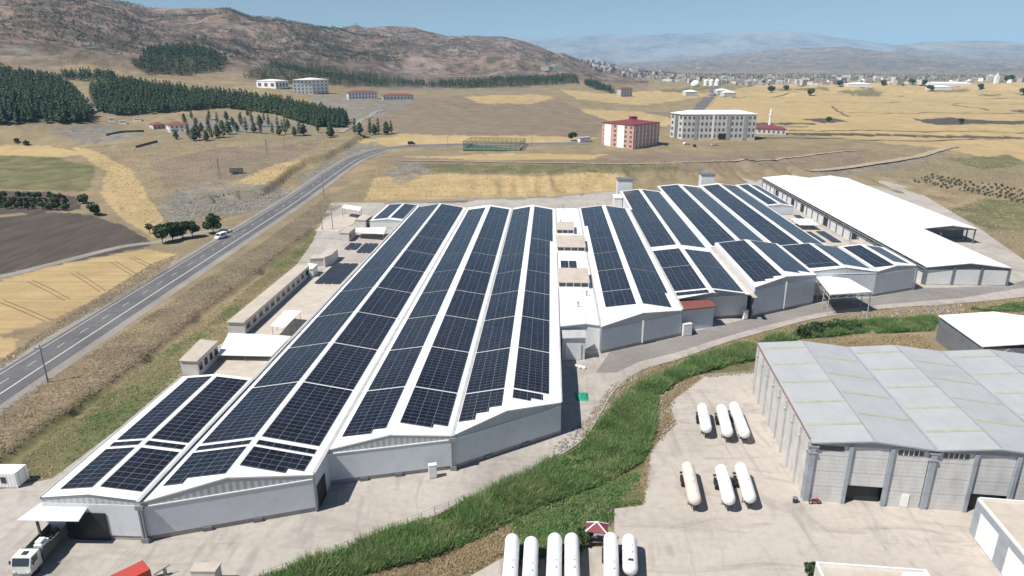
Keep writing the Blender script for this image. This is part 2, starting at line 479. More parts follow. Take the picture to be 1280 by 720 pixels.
RG = [  # far anchors: azimuth (deg), distance, z
 (-45, 1500, 60), (-30, 1500, 60), (-15, 1600, 50), (-5, 1700, 40), (3, 1700, 30), (-45, 3500, 30), (-30, 3500, 30), (-15, 3500, 25), (0, 3500, 10), (8, 2600, 32), (12, 2600, 12), (17, 2600, 4), (25, 2600, 0), (36, 2600, 0), (50, 2600, 0),
 (12, 4000, 2), (25, 4000, 0), (36, 4500, 0), (50, 4000, 0), (-45, 9000, 0), (-20, 9000, 0), (0, 9000, 0), (20, 9000, 0), (40, 9000, 0), (-45, 24000, 0), (0, 24000, 0), (45, 24000, 0),
 (-60, 500, 8), (-60, 1000, 60), (-55, 250, 0), (55, 250, 0), (60, 600, 2), (60, 1200, 2), (-60, 120, 0), (-30, 150, 0), (0, 200, 0), (30, 200, 0), (60, 120, 0), (-60, 40, 0), (0, 40, 0), (60, 40, 0), (0, 90, 0), (-40, 90, 0), (40, 90, 0), (30, 330, 0), (20, 330, 0),
]
cx = []; cz = []
for u, v, z in CT:
    p = at(u, v, z); cx.append((math.atan2(p.x, p.y), math.log(math.hypot(p.x, p.y)))); cz.append(z)
for u, v, d in CD:
    p = at_d(u, v, d); cx.append((math.atan2(p.x, p.y), math.log(d))); cz.append(p.z)
for a, d, z in RG:
    cx.append((math.radians(a), math.log(d))); cz.append(z)
cx = np.array(cx); cz = np.array(cz, float); NC = len(cz)
def tpsk(d2): return 0.5 * d2 * np.log(np.maximum(d2, 1e-12))
K = tpsk(((cx[:, None] - cx[None]) ** 2).sum(-1)) + np.eye(NC) * 2e-4
Pm = np.c_[np.ones(NC), cx]
A_ = np.block([[K, Pm], [Pm.T, np.zeros((3, 3))]])
W_ = np.linalg.solve(A_, np.r_[cz, 0, 0, 0])
def tps(az, lr):
    sh = az.shape; az = az.ravel(); lr = lr.ravel(); out = np.empty_like(az)
    for i in range(0, len(az), 40000):
        a = az[i:i + 40000]; b = lr[i:i + 40000]
        d2 = (a[:, None] - cx[None, :, 0]) ** 2 + (b[:, None] - cx[None, :, 1]) ** 2
        out[i:i + 40000] = tpsk(d2) @ W_[:NC] + W_[NC] + W_[NC + 1] * a + W_[NC + 2] * b
    return out.reshape(sh)

# hill ranges: crest (u, v, distance), foot distance, back length, roughness amplitude
def crest(pts):
    q = [(lambda p, d: (math.atan2(p.x, p.y), p.z, d))(at_d(u, v, d), d) for u, v, d in pts]
    q.sort(); return [np.array(c) for c in zip(*q)]
RANGES = [
 (crest([(-700, 10, 1900), (-300, -40, 1900), (-100, -35, 1900), (0, -28, 1900), (100, -14, 1900), (161, 0, 1900), (188, 7, 1900), (235, 6, 1900), (285, 9, 1900), (316, 23, 1950), (363, 29, 2000), (400, 38, 2050), (440, 52, 2050), (500, 70, 2050), (560, 82, 2050), (650, 95, 2050), (760, 108, 2050)]), 0.50, 0.9, 46.0),
 (crest([(250, 60, 2700), (330, 45, 2700), (400, 38, 2700), (440, 35, 2700), (480, 32, 2700), (531, 38, 2650), (561, 46, 2600), (600, 47, 2600), (628, 49, 2550), (655, 56, 2500), (690, 67, 2450), (722, 76, 2400), (745, 83, 2400), (790, 92, 2400), (850, 98, 2400), (900, 108, 2400)]), 0.55, 0.8, 34.0),
 (crest([(740, 84, 7000), (800, 81, 7000), (860, 76, 7000), (930, 66, 7000), (1000, 59, 7000), (1040, 58, 7000), (1100, 63, 7000), (1150, 69, 7000), (1200, 74, 7000), (1280, 76, 7000), (1500, 77, 7000)]), 0.62, 0.4, 34.0),
 (crest([(500, 70, 15000), (600, 52, 15000), (640, 47, 15000), (700, 45, 15000), (740, 43, 15000), (790, 45, 15000), (830, 43, 15000), (880, 41, 15000), (930, 38, 15000), (965, 37, 15000), (1010, 42, 15000), (1060, 49, 15000), (1110, 55, 15000), (1180, 60, 15000), (1500, 72, 15000)]), 0.62, 0.4, 150.0),
 (crest([(1000, 79, 11000), (1080, 70, 11000), (1120, 60, 11000), (1150, 53, 11000), (1190, 49, 11000), (1230, 51, 11000), (1280, 53, 11000), (1400, 52, 11000), (1600, 60, 11000)]), 0.66, 0.4, 80.0),
]
DP = [at(u, v) for u, v in [(-60, 622), (0, 577), (100, 507), (190, 443), (250, 394), (330, 336), (396, 284)]]
DITCH = [((a.x, a.y), (b.x, b.y)) for a, b in zip(DP[:-1], DP[1:])]
CP_ = [at(u, v, 3) for u, v in [(300, 241), (330, 238), (352, 227), (366, 217), (384, 209), (410, 203), (430, 194), (449, 184.5)]]
CUT = [((a.x, a.y), (b.x, b.y)) for a, b in zip(CP_[:-1], CP_[1:])]
def terrain_z(X, Y, hills=True):
    X = np.asarray(X, float); Y = np.asarray(Y, float)
    r = np.maximum(np.hypot(X, Y), 20.0); az = np.arctan2(X, Y)
    z = tps(np.clip(az, -1.1, 1.1), np.log(r))
    # level ground of the works and the road beside it
    q = np.where(X > -60, Y - (283 + 0.36 * (X + 60)), Y - 285)
    q = np.where(X > 165, Y - 330 + 0.3 * (X - 165), q)
    m = sst(-4, 40, q)
    wild = sst(320, 700, r)
    z = z * m + m * fbm(X / 26, Y / 26, 4) * (0.45 + 1.2 * wild) 
    # erosion gullies in the cut bank behind the works
    bank = sst(0, 25, q) * (1 - sst(42, 60, q)) * sst(-60, 20, X) * (1 - sst(260, 330, X))
    z = z + bank * (fbm(X / 13, Y / 60, 4, 0.55, True) * 1.9 - 0.3)
    if hills:
        for (ca, czz, cd), foot, back, amp in RANGES:
            zc = np.interp(az, ca, czz); dc = np.interp(az, ca, cd)
            x = r / dc
            up = np.clip((x - foot) / (1 - foot), 0, 1); dn = np.clip((x - 1) / back, 0, 1)
            prof = np.where(x <= 1, up ** 1.25 * (1 - 0.22 * up * (1 - up) * 2), 0.5 + 0.5 * np.cos(np.pi * dn))
            prof = np.where(x < foot, 0, np.where(x > 1 + back, 0, prof))
            sc = np.maximum(amp * 9, 30)
            rg = fbm(X / sc, Y / sc, 6, 0.52, True)
            h = zc * prof + amp * rg * np.sqrt(np.clip(prof, 0, 1)) * np.where(x <= 1, np.clip(1.4 - up ** 6 * 1.0, 0, 2), 0.4) - amp * 0.12 * (prof > 0) * np.sqrt(prof)
            z = np.maximum(z, z * (1 - prof) + h)
    # the drainage ditch between road bank and works
    for (x0, y0), (x1, y1) in DITCH:
        dx_, dy_ = x1 - x0, y1 - y0; l2 = dx_ * dx_ + dy_ * dy_
        tt = np.clip(((X - x0) * dx_ + (Y - y0) * dy_) / l2, 0, 1); dd = np.hypot(X - x0 - tt * dx_, Y - y0 - tt * dy_)
        z = z - 1.5 * np.exp(-(dd / 1.5) ** 2)
    # the cut bank on the upper side of the road
    best = np.full(X.shape, 1e9); side = np.zeros(X.shape)
    for (x0, y0), (x1, y1) in CUT:
        dx_, dy_ = x1 - x0, y1 - y0; l2 = dx_ * dx_ + dy_ * dy_
        tt = np.clip(((X - x0) * dx_ + (Y - y0) * dy_) / l2, 0, 1); dd = np.hypot(X - x0 - tt * dx_, Y - y0 - tt * dy_)
        sg = np.sign(dx_ * (Y - y0) - dy_ * (X - x0)); nb = dd < best
        best = np.where(nb, dd, best); side = np.where(nb, sg, side)
    return z + np.where(side > 0, 3.2 * sst(0.0, 2.2, best) * np.exp(-best / 45.0), 0.0)
def tz(x, y): return float(terrain_z(np.array([x]), np.array([y]))[0])
def ground(u, v, far=9000.0):
    """where the sight line through a photo pixel meets the ground"""
    dx, dy, dz = ray(u, v); hn = math.hypot(dx, dy)
    ds = np.geomspace(30, far, 900)
    X = dx / hn * ds; Y = dy / hn * ds; Z = H + dz / hn * ds
    T = terrain_z(X, Y); k = np.argmax(Z <= T)
    if k == 0: return Vector((X[-1], Y[-1], T[-1]))
    a, b = ds[k - 1], ds[k]
    d2 = np.linspace(a, b, 24); X = dx / hn * d2; Y = dy / hn * d2; Z = H + dz / hn * d2; T = terrain_z(X, Y); k = int(np.argmax(Z <= T))
    return Vector((X[k], Y[k], T[k]))

def in_poly(poly, U, V):
    c = np.zeros(U.shape, bool); n = len(poly)
    for i in range(n):
        x0, y0 = poly[i]; x1, y1 = poly[(i + 1) % n]
        if y0 == y1: continue
        cond = ((y0 > V) != (y1 > V)) & (U < (x1 - x0) * (V - y0) / (y1 - y0) + x0)
        c ^= cond
    return c

# one ground sheet to the horizon
NA, NR = 720, 900
aa = np.radians(np.linspace(-64, 64, NA)); rr = np.geomspace(14, 26000, NR)
RR, AA = np.meshgrid(rr, aa, indexing='ij')
GX = RR * np.sin(AA); GY = RR * np.cos(AA) - 26.0
GZ = terrain_z(GX, GY)
idx = np.arange(NA * NR).reshape(NR, NA)
Fq = np.stack([idx[:-1, :-1], idx[:-1, 1:], idx[1:, 1:], idx[1:, :-1]], -1).reshape(-1, 4)[:, ::-1]
GV = np.stack([GX, GY, GZ], -1).reshape(-1, 3)

# what grows or lies where (fields, ploughland, scree, woods): a real map of the ground, kept per vertex
PU, PV = px(GX, GY, GZ)
warp_u = fbm(GX / 18, GY / 18, 3) * 3.0; warp_v = fbm(GX / 18 + 50, GY / 18, 3) * 1.3
PUw = PU + warp_u; PVw = PV + warp_v
GR = np.hypot(GX, GY)
def region(polys, rmin=0, rmax=1e9, crisp=False):
    out = np.zeros(GX.shape, np.float32)
    for p in polys: out = np.maximum(out, in_poly(p, PU if crisp else PUw, PV if crisp else PVw))
    return out * ((GR > rmin) & (GR < rmax))
gold = region([
 [(-200, 380), (0, 352), (60, 332), (180, 312), (224, 318), (214, 336), (150, 362), (60, 402), (-60, 436), (-200, 450)],
 [(-60, 420), (22, 424), (14, 446), (-60, 462)],
 [(90, 184), (112, 186), (165, 212), (186, 248), (206, 272), (190, 296), (150, 272), (126, 242), (132, 214), (105, 196)],
 [(-100, 180), (60, 183), (112, 192), (80, 197), (-100, 190)],
 [(455, 250), (470, 222), (560, 217), (680, 221), (745, 214), (790, 221), (772, 239), (680, 246), (520, 250)],
 [(235, 238), (300, 226), (345, 205), (380, 200), (360, 216), (330, 230), (280, 240)],
 [(440, 178), (500, 168), (640, 170), (760, 172), (700, 178), (560, 180), (480, 182)],
 [(580, 121), (665, 118), (692, 121), (668, 130), (600, 129)], [(720, 136), (800, 139), (850, 150), (832, 158), (760, 151)],
 [(700, 112), (760, 118), (840, 112), (900, 118), (800, 132), (720, 124)],
 [(870, 148), (905, 114), (960, 104.5), (1100, 104.5), (1700, 100), (1700, 208), (1280, 206), (1180, 186), (1080, 176), (960, 166)],
 [(640, 86), (700, 80), (722, 82), (700, 92)], [(55, 84), (110, 80), (145, 88), (150, 94), (110, 92)], [(285, 82), (330, 76), (370, 80), (340, 86)],
 [(500, 196), (640, 192), (760, 194), (740, 199), (600, 200)],
])
plough = region([
 [(-200, 285), (0, 272), (50, 265), (110, 267), (152, 281), (192, 302), (186, 309), (60, 333), (-200, 372)],
 [(-60, 238), (60, 240), (95, 246), (104, 262), (0, 268), (-60, 272)],
 [(1000, 149), (1040, 148), (1066, 152), (1030, 154)], [(1140, 149), (1190, 147), (1245, 151), (1320, 152), (1320, 155), (1170, 156)],
 [(980, 166), (1130, 168), (1280, 171), (1280, 173), (1120, 171), (1000, 169)], [(940, 153), (1020, 154), (1020, 156), (945, 156)], [(1280, 138), (1255, 138), (1280, 141)],
 [(700, 655), (700, 640), (760, 612), (790, 600), (780, 640), (730, 690), (640, 690)],
])
green = region([
 [(1040, 113), (1090, 111), (1106, 115), (1098, 121), (1068, 119)], [(960, 111), (1045, 109), (1046, 112), (965, 114)], [(1160, 113), (1210, 112), (1205, 116), (1165, 115)], [(1222, 118), (1300, 117), (1300, 119), (1224, 120)],
 [(820, 113), (880, 108), (900, 110), (850, 116)],
 [(1185, 262), (1225, 250), (1290, 248), (1300, 292), (1240, 286), (1210, 275)], [(1180, 198), (1260, 194), (1290, 205), (1230, 212)],
 [(-40, 600), (60, 520), (160, 470), (235, 420), (262, 408), (235, 452), (130, 560), (50, 606)],
 [(440, 255), (395, 285), (300, 370), (260, 405), (280, 402), (330, 360), (400, 300), (425, 268)],
 [(500, 206), (640, 205), (760, 207), (850, 206), (850, 213), (700, 217), (520, 216)], [(-100, 192), (60, 196), (120, 208), (110, 238), (-100, 236)], [(325, 725), (400, 690), (560, 640), (720, 550), (760, 490), (850, 445), (1020, 401), (1085, 402), (1108, 409), (1050, 424), (940, 462), (860, 478), (826, 500), (835, 520), (800, 610), (770, 632), (700, 640), (600, 712), (560, 730)],
])
scree = region([
 [(196, 262), (212, 242), (262, 226), (335, 232), (372, 240), (334, 262), (300, 268), (270, 272), (216, 277)],
 [(372, 222), (398, 206), (440, 186), (448, 192), (412, 216), (384, 240)],
 [(400, 118), (470, 124), (520, 126), (500, 136), (470, 146), (440, 152), (430, 140), (380, 128)],
 [(60, 160), (130, 156), (180, 170), (120, 180), (90, 176)], [(225, 150), (330, 146), (400, 160), (300, 166), (240, 160)], [(480, 215), (520, 200), (540, 215), (500, 232)],
 [(1060, 208), (1130, 196), (1190, 184), (1180, 194), (1110, 214), (1000, 222)],
 [(96, 118), (116, 122), (126, 142), (114, 138)], [(430, 186), (470, 176), (480, 186), (440, 200)],
])
brown = region([
 [(430, 164), (480, 130), (520, 124), (600, 118), (700, 126), (765, 150), (742, 172), (640, 178), (520, 172)],
 [(190, 205), (260, 186), (400, 180), (330, 222), (260, 228), (205, 235)], [(720, 140), (900, 140), (870, 160), (760, 165)], [(450, 196), (1080, 186), (1080, 210), (900, 214), (700, 216), (520, 214)],
 [(640, 52), (730, 82), (640, 92), (480, 96), (440, 110), (420, 100), (500, 80)],
], rmax=1e9)
wood = region([
 [(-200, 80), (0, 84), (75, 98), (95, 112), (108, 128), (122, 140), (110, 153), (0, 156), (-200, 158)],
 [(112, 110), (160, 103), (250, 115), (340, 124), (435, 148), (432, 160), (395, 158), (340, 142), (280, 134), (215, 139), (150, 144), (118, 136)],
 [(165, 80), (190, 58), (240, 55), (285, 72), (280, 88), (230, 94), (180, 92)], [(300, 94), (345, 74), (400, 80), (480, 92), (530, 104), (600, 98), (720, 92), (724, 104), (600, 110), (440, 108), (330, 102)],
])
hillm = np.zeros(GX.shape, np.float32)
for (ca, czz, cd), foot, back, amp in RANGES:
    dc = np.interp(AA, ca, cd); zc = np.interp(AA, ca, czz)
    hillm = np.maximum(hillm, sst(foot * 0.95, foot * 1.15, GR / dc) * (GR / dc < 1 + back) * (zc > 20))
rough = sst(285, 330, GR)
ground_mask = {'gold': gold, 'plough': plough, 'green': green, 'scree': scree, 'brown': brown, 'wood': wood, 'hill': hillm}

def ground_mat():
    m, nt, b = new_mat('dry_ground')
    P = pos(nt)
    def a(nm):
        n = nt.nodes.new('ShaderNodeAttribute'); n.attribute_name = nm; return n.outputs['Fac']
    fine = noise_n(nt, P, 0.55, 7, 0.68); mid = noise_n(nt, P, 0.075, 8, 0.66, 0.5); big = noise_n(nt, P, 0.012, 7, 0.62, 0.4)
    # dry steppe
    c = ramp(nt, mid, [(0.28, (0.155, 0.118, 0.075)), (0.45, (0.235, 0.18, 0.112)), (0.58, (0.29, 0.225, 0.135)), (0.75, (0.33, 0.26, 0.16))])
    c = mixc(nt, ramp(nt, big, [(0.42, 0.0), (0.62, 0.7)]), c, ramp(nt, fine, [(0.3, (0.14, 0.125, 0.08)), (0.7, (0.24, 0.205, 0.13))]))
    c = mixc(nt, ramp(nt, fine, [(0.58, 0.0), (0.72, 0.55)]), c, (0.10, 0.095, 0.055))
    grit = noise_n(nt, P, 1.7, 5, 0.7)
    c = mixc(nt, ramp(nt, grit, [(0.5, 0.0), (0.66, 0.45)]), c, (0.115, 0.10, 0.06)); c = mixc(nt, ramp(nt, grit, [(0.3, 0.4), (0.45, 0.0)]), c, (0.40, 0.32, 0.20))
    br = ramp(nt, mid, [(0.3, (0.155, 0.12, 0.09)), (0.55, (0.20, 0.158, 0.118)), (0.75, (0.245, 0.19, 0.135))])
    c = mixc(nt, math_n(nt, 'MULTIPLY', a('brown'), ramp(nt, big, [(0.3, 0.95), (0.7, 0.6)])), c, br)
    # stubble fields with mowing rows
    row = noise_n(nt, pos(nt, (0.02, 0.55, 1), 0.45), 1.0, 4, 0.6)
    gd = ramp(nt, mid, [(0.25, (0.34, 0.245, 0.12)), (0.5, (0.42, 0.31, 0.155)), (0.75, (0.50, 0.38, 0.20))])
    gd = mixc(nt, ramp(nt, row, [(0.42, 0.0), (0.68, 0.6)]), gd, (0.27, 0.20, 0.105))
    gd = mixc(nt, ramp(nt, fine, [(0.6, 0.0), (0.75, 0.4)]), gd, (0.26, 0.19, 0.10))
    c = mixc(nt, math_n(nt, 'MULTIPLY', a('gold'), ramp(nt, big, [(0.3, 1.0), (0.72, 0.78)])), c, gd)
    gn = ramp(nt, mid, [(0.3, (0.07, 0.085, 0.035)), (0.5, (0.125, 0.125, 0.06)), (0.7, (0.21, 0.18, 0.10))])
    c = mixc(nt, math_n(nt, 'MULTIPLY', a('green'), 0.9), c, gn)
    sc_ = ramp(nt, noise_n(nt, P, 0.16, 9, 0.75, 0.6), [(0.3, (0.08, 0.08, 0.078)), (0.48, (0.165, 0.16, 0.148)), (0.6, (0.24, 0.225, 0.20)), (0.75, (0.34, 0.32, 0.29))])
    c = mixc(nt, math_n(nt, 'MULTIPLY', a('scree'), ramp(nt, mid, [(0.35, 0.35), (0.6, 0.95)])), c, sc_)
    pl = ramp(nt, noise_n(nt, pos(nt, (0.35, 0.05, 1), -0.35), 1.0, 7, 0.6), [(0.3, (0.062, 0.052, 0.044)), (0.7, (0.105, 0.088, 0.074))])
    c = mixc(nt, a('plough'), c, pl)
    # hills: reddish brown soil, grey rock, dark scrub
    hp = noise_n(nt, P, 0.0065, 10, 0.68, 0.6); hf = noise_n(nt, P, 0.035, 8, 0.75)
    hc = ramp(nt, hp, [(0.30, (0.10, 0.074, 0.064)), (0.45, (0.175, 0.124, 0.103)), (0.57, (0.25, 0.18, 0.145)), (0.75, (0.33, 0.255, 0.205))])
    hc = mixc(nt, ramp(nt, hf, [(0.46, 0.0), (0.55, 0.75)]), hc, (0.052, 0.055, 0.04))
    hc = mixc(nt, ramp(nt, noise_n(nt, P, 0.012, 10, 0.8, 0.4), [(0.53, 0.0), (0.65, 0.65)]), hc, (0.33, 0.305, 0.28))
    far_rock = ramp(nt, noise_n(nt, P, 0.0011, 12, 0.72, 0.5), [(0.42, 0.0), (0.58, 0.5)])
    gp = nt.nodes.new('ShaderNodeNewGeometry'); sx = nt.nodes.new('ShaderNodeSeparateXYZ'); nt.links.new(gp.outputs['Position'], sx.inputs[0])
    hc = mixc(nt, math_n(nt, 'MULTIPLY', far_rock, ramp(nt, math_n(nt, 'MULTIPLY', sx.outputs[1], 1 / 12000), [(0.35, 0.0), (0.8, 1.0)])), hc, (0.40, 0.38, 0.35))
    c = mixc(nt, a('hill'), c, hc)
    c = mixc(nt, math_n(nt, 'MULTIPLY', a('wood'), 0.85), c, ramp(nt, fine, [(0.3, (0.05, 0.045, 0.03)), (0.7, (0.115, 0.10, 0.065))]))
    nt.links.new(c, b.inputs['Base Color']); b.inputs['Roughness'].default_value = 0.95; b.inputs['Specular IOR Level'].default_value = 0.1
    bp = nd(nt, 'ShaderNodeBump', Strength=0.5, Distance=0.35); nt.links.new(fine, bp.inputs['Height'])
    bp2 = nd(nt, 'ShaderNodeBump', Strength=1.0, Distance=16.0); nt.links.new(math_n(nt, 'MULTIPLY', hp, a('hill')), bp2.inputs['Height'])
    nt.links.new(bp.outputs[0], bp2.inputs['Normal']); nt.links.new(bp2.outputs[0], b.inputs['Normal'])
    return m
M['ground'] = ground_mat()
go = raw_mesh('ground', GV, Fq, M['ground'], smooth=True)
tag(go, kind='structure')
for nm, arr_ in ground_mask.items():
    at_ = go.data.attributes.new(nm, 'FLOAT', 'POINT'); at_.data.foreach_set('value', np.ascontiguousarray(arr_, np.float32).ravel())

# ------------------------------------------------------------------ roads, lanes, yards
def sheet(name, poly_px, mat, z, kind='structure'):
    """level paving: polygon of photo points on the level ground"""
    b_ = MB(); pts = [at(u, v, 0) for u, v in poly_px]
    A = sum(pts[i].x * pts[(i + 1) % len(pts)].y - pts[(i + 1) % len(pts)].x * pts[i].y for i in range(len(pts)))
    if A < 0: pts = pts[::-1]
    b_.poly([(p.x, p.y, z) for p in pts])
    o = b_.build(name, mat)
    import bmesh
    bm = bmesh.new(); bm.from_mesh(o.data); bmesh.ops.triangulate(bm, faces=bm.faces); bm.to_mesh(o.data); bm.free()
    return tag(o, kind=kind)

def smooth_line(pts, n=8):
    out = []
    P = [Vector(p) for p in pts]
    for i in range(len(P) - 1):
        p0 = P[max(i - 1, 0)]; p1 = P[i]; p2 = P[i + 1]; p3 = P[min(i + 2, len(P) - 1)]
        for k in range(n):
            t = k / n
            out.append(0.5 * ((2 * p1) + (p2 - p0) * t + (2 * p0 - 5 * p1 + 4 * p2 - p3) * t * t + (3 * p1 - p0 - 3 * p2 + p3) * t ** 3))
    out.append(P[-1]); return out

def ribbon(name, line, offs, mat, lift, z_of=None, dash=None, kind='structure', parent=None):
    """a strip between two side offsets along a line, following the ground"""
    b_ = MB(); n = len(line); lf = []; 
    for i, p in enumerate(line):
        d = (line[min(i + 1, n - 1)] - line[max(i - 1, 0)]); d = Vector((d.x, d.y, 0)).normalized(); nrm = Vector((d.y, -d.x, 0))
        lf.append((p + nrm * offs[0], p + nrm * offs[1]))
    zz = [(p.z + lift) for p in line]
    acc = 0.0
    for i in range(n - 1):
        acc += (line[i + 1] - line[i]).length
        if dash and (acc % (dash[0] + dash[1])) > dash[0]: continue
        a, b2 = lf[i]; c, d2 = lf[i + 1]
        b_.poly([(a.x, a.y, zz[i]), (b2.x, b2.y, zz[i]), (d2.x, d2.y, zz[i + 1]), (c.x, c.y, zz[i + 1])])
    return tag(b_.build(name, mat, parent), kind=kind)

yard_px = [(-250, 668), (0, 612), (66, 598), (235, 470), (262, 440), (330, 392), (392, 300), (400, 284), (432, 263), (500, 253), (690, 247), (770, 239), (778, 226), (950, 219), (1000, 216), (1120, 223), (1225, 286), (1290, 332), (1420, 400), (1420, 358), (1290, 370),
           (1200, 379), (1100, 386), (1020, 398), (950, 416), (900, 431), (850, 449), (800, 464), (768, 488), (750, 518), (724, 553), (650, 596), (570, 633), (500, 661), (410, 696), (330, 724), (240, 770), (-250, 770)]
sheet('factory_yard', yard_px, M['yard'], 0.03)
lane_px = [(762, 440), (852, 418), (940, 397), (1018, 380), (1092, 372), (1140, 361), (1262, 357), (1280, 350), (1300, 356), (1200, 373), (1100, 381), (1020, 392), (950, 409), (900, 423), (848, 440), (800, 452), (770, 466), (745, 466)]
sheet('service_lane', lane_px, M['asphalt_lane'], 0.036)
depot_px = [(768, 660), (768, 636), (803, 632), (808, 585), (815, 560), (846, 530), (836, 502), (850, 482), (870, 470), (900, 467), (960, 466), (1100, 466), (1400, 500), (1500, 800), (540, 800), (585, 722), (627, 698), (690, 700), (735, 684), (768, 684)]
sheet('depot_yard', depot_px, M['yard2'], 0.03)

# the main road: straight beside the works, then bending away to the right along the terrace
rl = [(-97.0, 20), (-98.6, 60), (-100.2, 110), (-100.6, 160), (-100.6, 220), (-100.5, 290), (-100.2, 340)]
cl = [Vector((x, y, 0)) for x, y in rl]
for u, v in [(425, 208), (448, 196), (474, 187.5), (505, 182.5), (545, 181), (600, 180.5), (680, 179.5), (735, 178.5)]:
    g_ = ground(u, v); cl.append(Vector((g_.x, g_.y, 0)))
cl = smooth_line(cl, 10)
zs_ = terrain_z(np.array([p.x for p in cl]), np.array([p.y for p in cl]))
zs_ = np.convolve(np.pad(zs_, 6, mode='edge'), np.ones(13) / 13, 'valid')
for p, z in zip(cl, zs_): p.z = max(0.0, float(z))
# the road bed evens out the ground under it
cxy = np.array([(p.x, p.y, p.z) for p in cl])
sel = np.nonzero((GV[:, 1] > 20) & (GV[:, 1] < 640) & (GV[:, 0] < 140) & (GV[:, 0] > -150))[0]
for i in range(0, len(sel), 20000):
    ids = sel[i:i + 20000]
    d2 = ((GV[ids, None, :2] - cxy[None, :, :2]) ** 2).sum(-1); k = d2.argmin(1); d = np.sqrt(d2[np.arange(len(ids)), k])
    w_ = 1 - sst(9, 17, d); GV[ids, 2] = GV[ids, 2] * (1 - w_) + (cxy[k, 2] - 0.12 * sst(260, 420, GV[ids, 1])) * w_
go.data.vertices.foreach_set('co', np.ascontiguousarray(GV, np.float32).ravel()); go.data.update()
ribbon('road_shoulder', cl, (-6.2, 8.4), M['shoulder'], 0.03)
ribbon('road', cl, (-4.4, 5.8), M['asphalt'], 0.045)
fine_cl = smooth_line(cl[::4], 14)
ribbon('road_edge_line', cl, (-3.35, -3.17), M['line'], 0.053)
ribbon('road_edge_line', cl, (2.65, 2.95), M['line'], 0.053)
ribbon('road_centre_line', fine_cl, (-0.32, -0.17), M['line'], 0.053, dash=(3.2, 6.0))
for ln_ in ([(0, 376), (30, 388), (60, 401)], [(37, 351), (60, 362), (84, 375)], [(92, 341), (110, 352), (128, 364)], [(141, 327), (162, 340), (183, 353)], [(165, 322), (190, 334), (204, 341)]):
    q_ = smooth_line([at(u, v) for u, v in ln_], 4)
    for o_ in (-.7, .7): ribbon('tractor_track', q_, (o_ - .11, o_ + .11), M['soil'], 0.12)
for u0, v0, u1, v1 in ((985, 163.5, 1290, 166), (940, 174, 1290, 172.5), (960, 158, 1010, 158.5), (1060, 141, 1290, 142), (980, 128, 1290, 130), (900, 121.5, 1130, 120), (1230, 124, 1290, 123.5), (1040, 133, 1060, 146), (1190, 131, 1235, 138)):
    a_, b_ = ground(u0, v0), ground(u1, v1); q_ = [a_.lerp(b_, k / 40) for k in range(41)]; z_ = terrain_z(np.array([p.x for p in q_]), np.array([p.y for p in q_]))
    for p, z in zip(q_, z_): p.z = float(z)
    ribbon('field_boundary', q_, (-1.4, 1.4), M['soil'], 0.5)
# road running to the town, and dirt tracks
def track(name, pix, w, mat, lift=0.12, n=6):
    ln = smooth_line([ground(u, v) for u, v in pix], n)
    z = terrain_z(np.array([p.x for p in ln]), np.array([p.y for p in ln]))
    for p, q in zip(ln, z): p.z = float(q)
    return ribbon(name, ln, (-w / 2, w / 2), mat, lift)
track('town_road', [(868, 141), (877, 132), (886, 122), (892, 114), (897, 109)], 13, M['asphalt'], 0.5)
track('back_lane', [(420, 262), (470, 255), (560, 250), (680, 247), (768, 240)], 7, M['asphalt_lane'], 0.06)
track('dirt_track', [(-60, 352), (0, 346), (70, 329), (150, 309), (200, 302), (240, 293), (285, 284)], 4, M['shoulder'], 0.05)
track('dirt_track', [(118, 140), (112, 132), (104, 124), (98, 118)], 6, M['shoulder'], 0.6)
track('dirt_track', [(500, 201), (620, 203), (760, 205), (900, 202), (1000, 196), (1080, 188)], 3.0, M['track'], 0.25, 30)
track('dirt_track', [(1010, 214), (1080, 207), (1130, 199), (1172, 189), (1196, 184)], 6, M['track'], 0.5, 24)
track('dirt_track', [(425, 166), (436, 160), (450, 152), (462, 146), (478, 138)], 5, M['shoulder'], 0.4)
# ------------------------------------------------------------------ factory halls
def lerp(a, b, t): return a + (b - a) * t

class Hall:
    def __init__(s, name, label, base, group=None):
        s.root = thing(name, base, label, 'factory hall', group)
        s.walls = MB(); s.plinth = MB(); s.trim = MB(); s.gab = MB()
        s.bits = []
    def finish(s, wall_mat):
        s.wall_o = s.walls.build('wall', wall_mat, s.root)
        if s.plinth.f: s.plinth.build('plinth', M['plinth'], s.root)
        if s.trim.f: s.trim.build('facade_trim', M['trim'], s.root)
        if s.gab.f: s.gab.build('gable_panel', M['gable'], s.root)

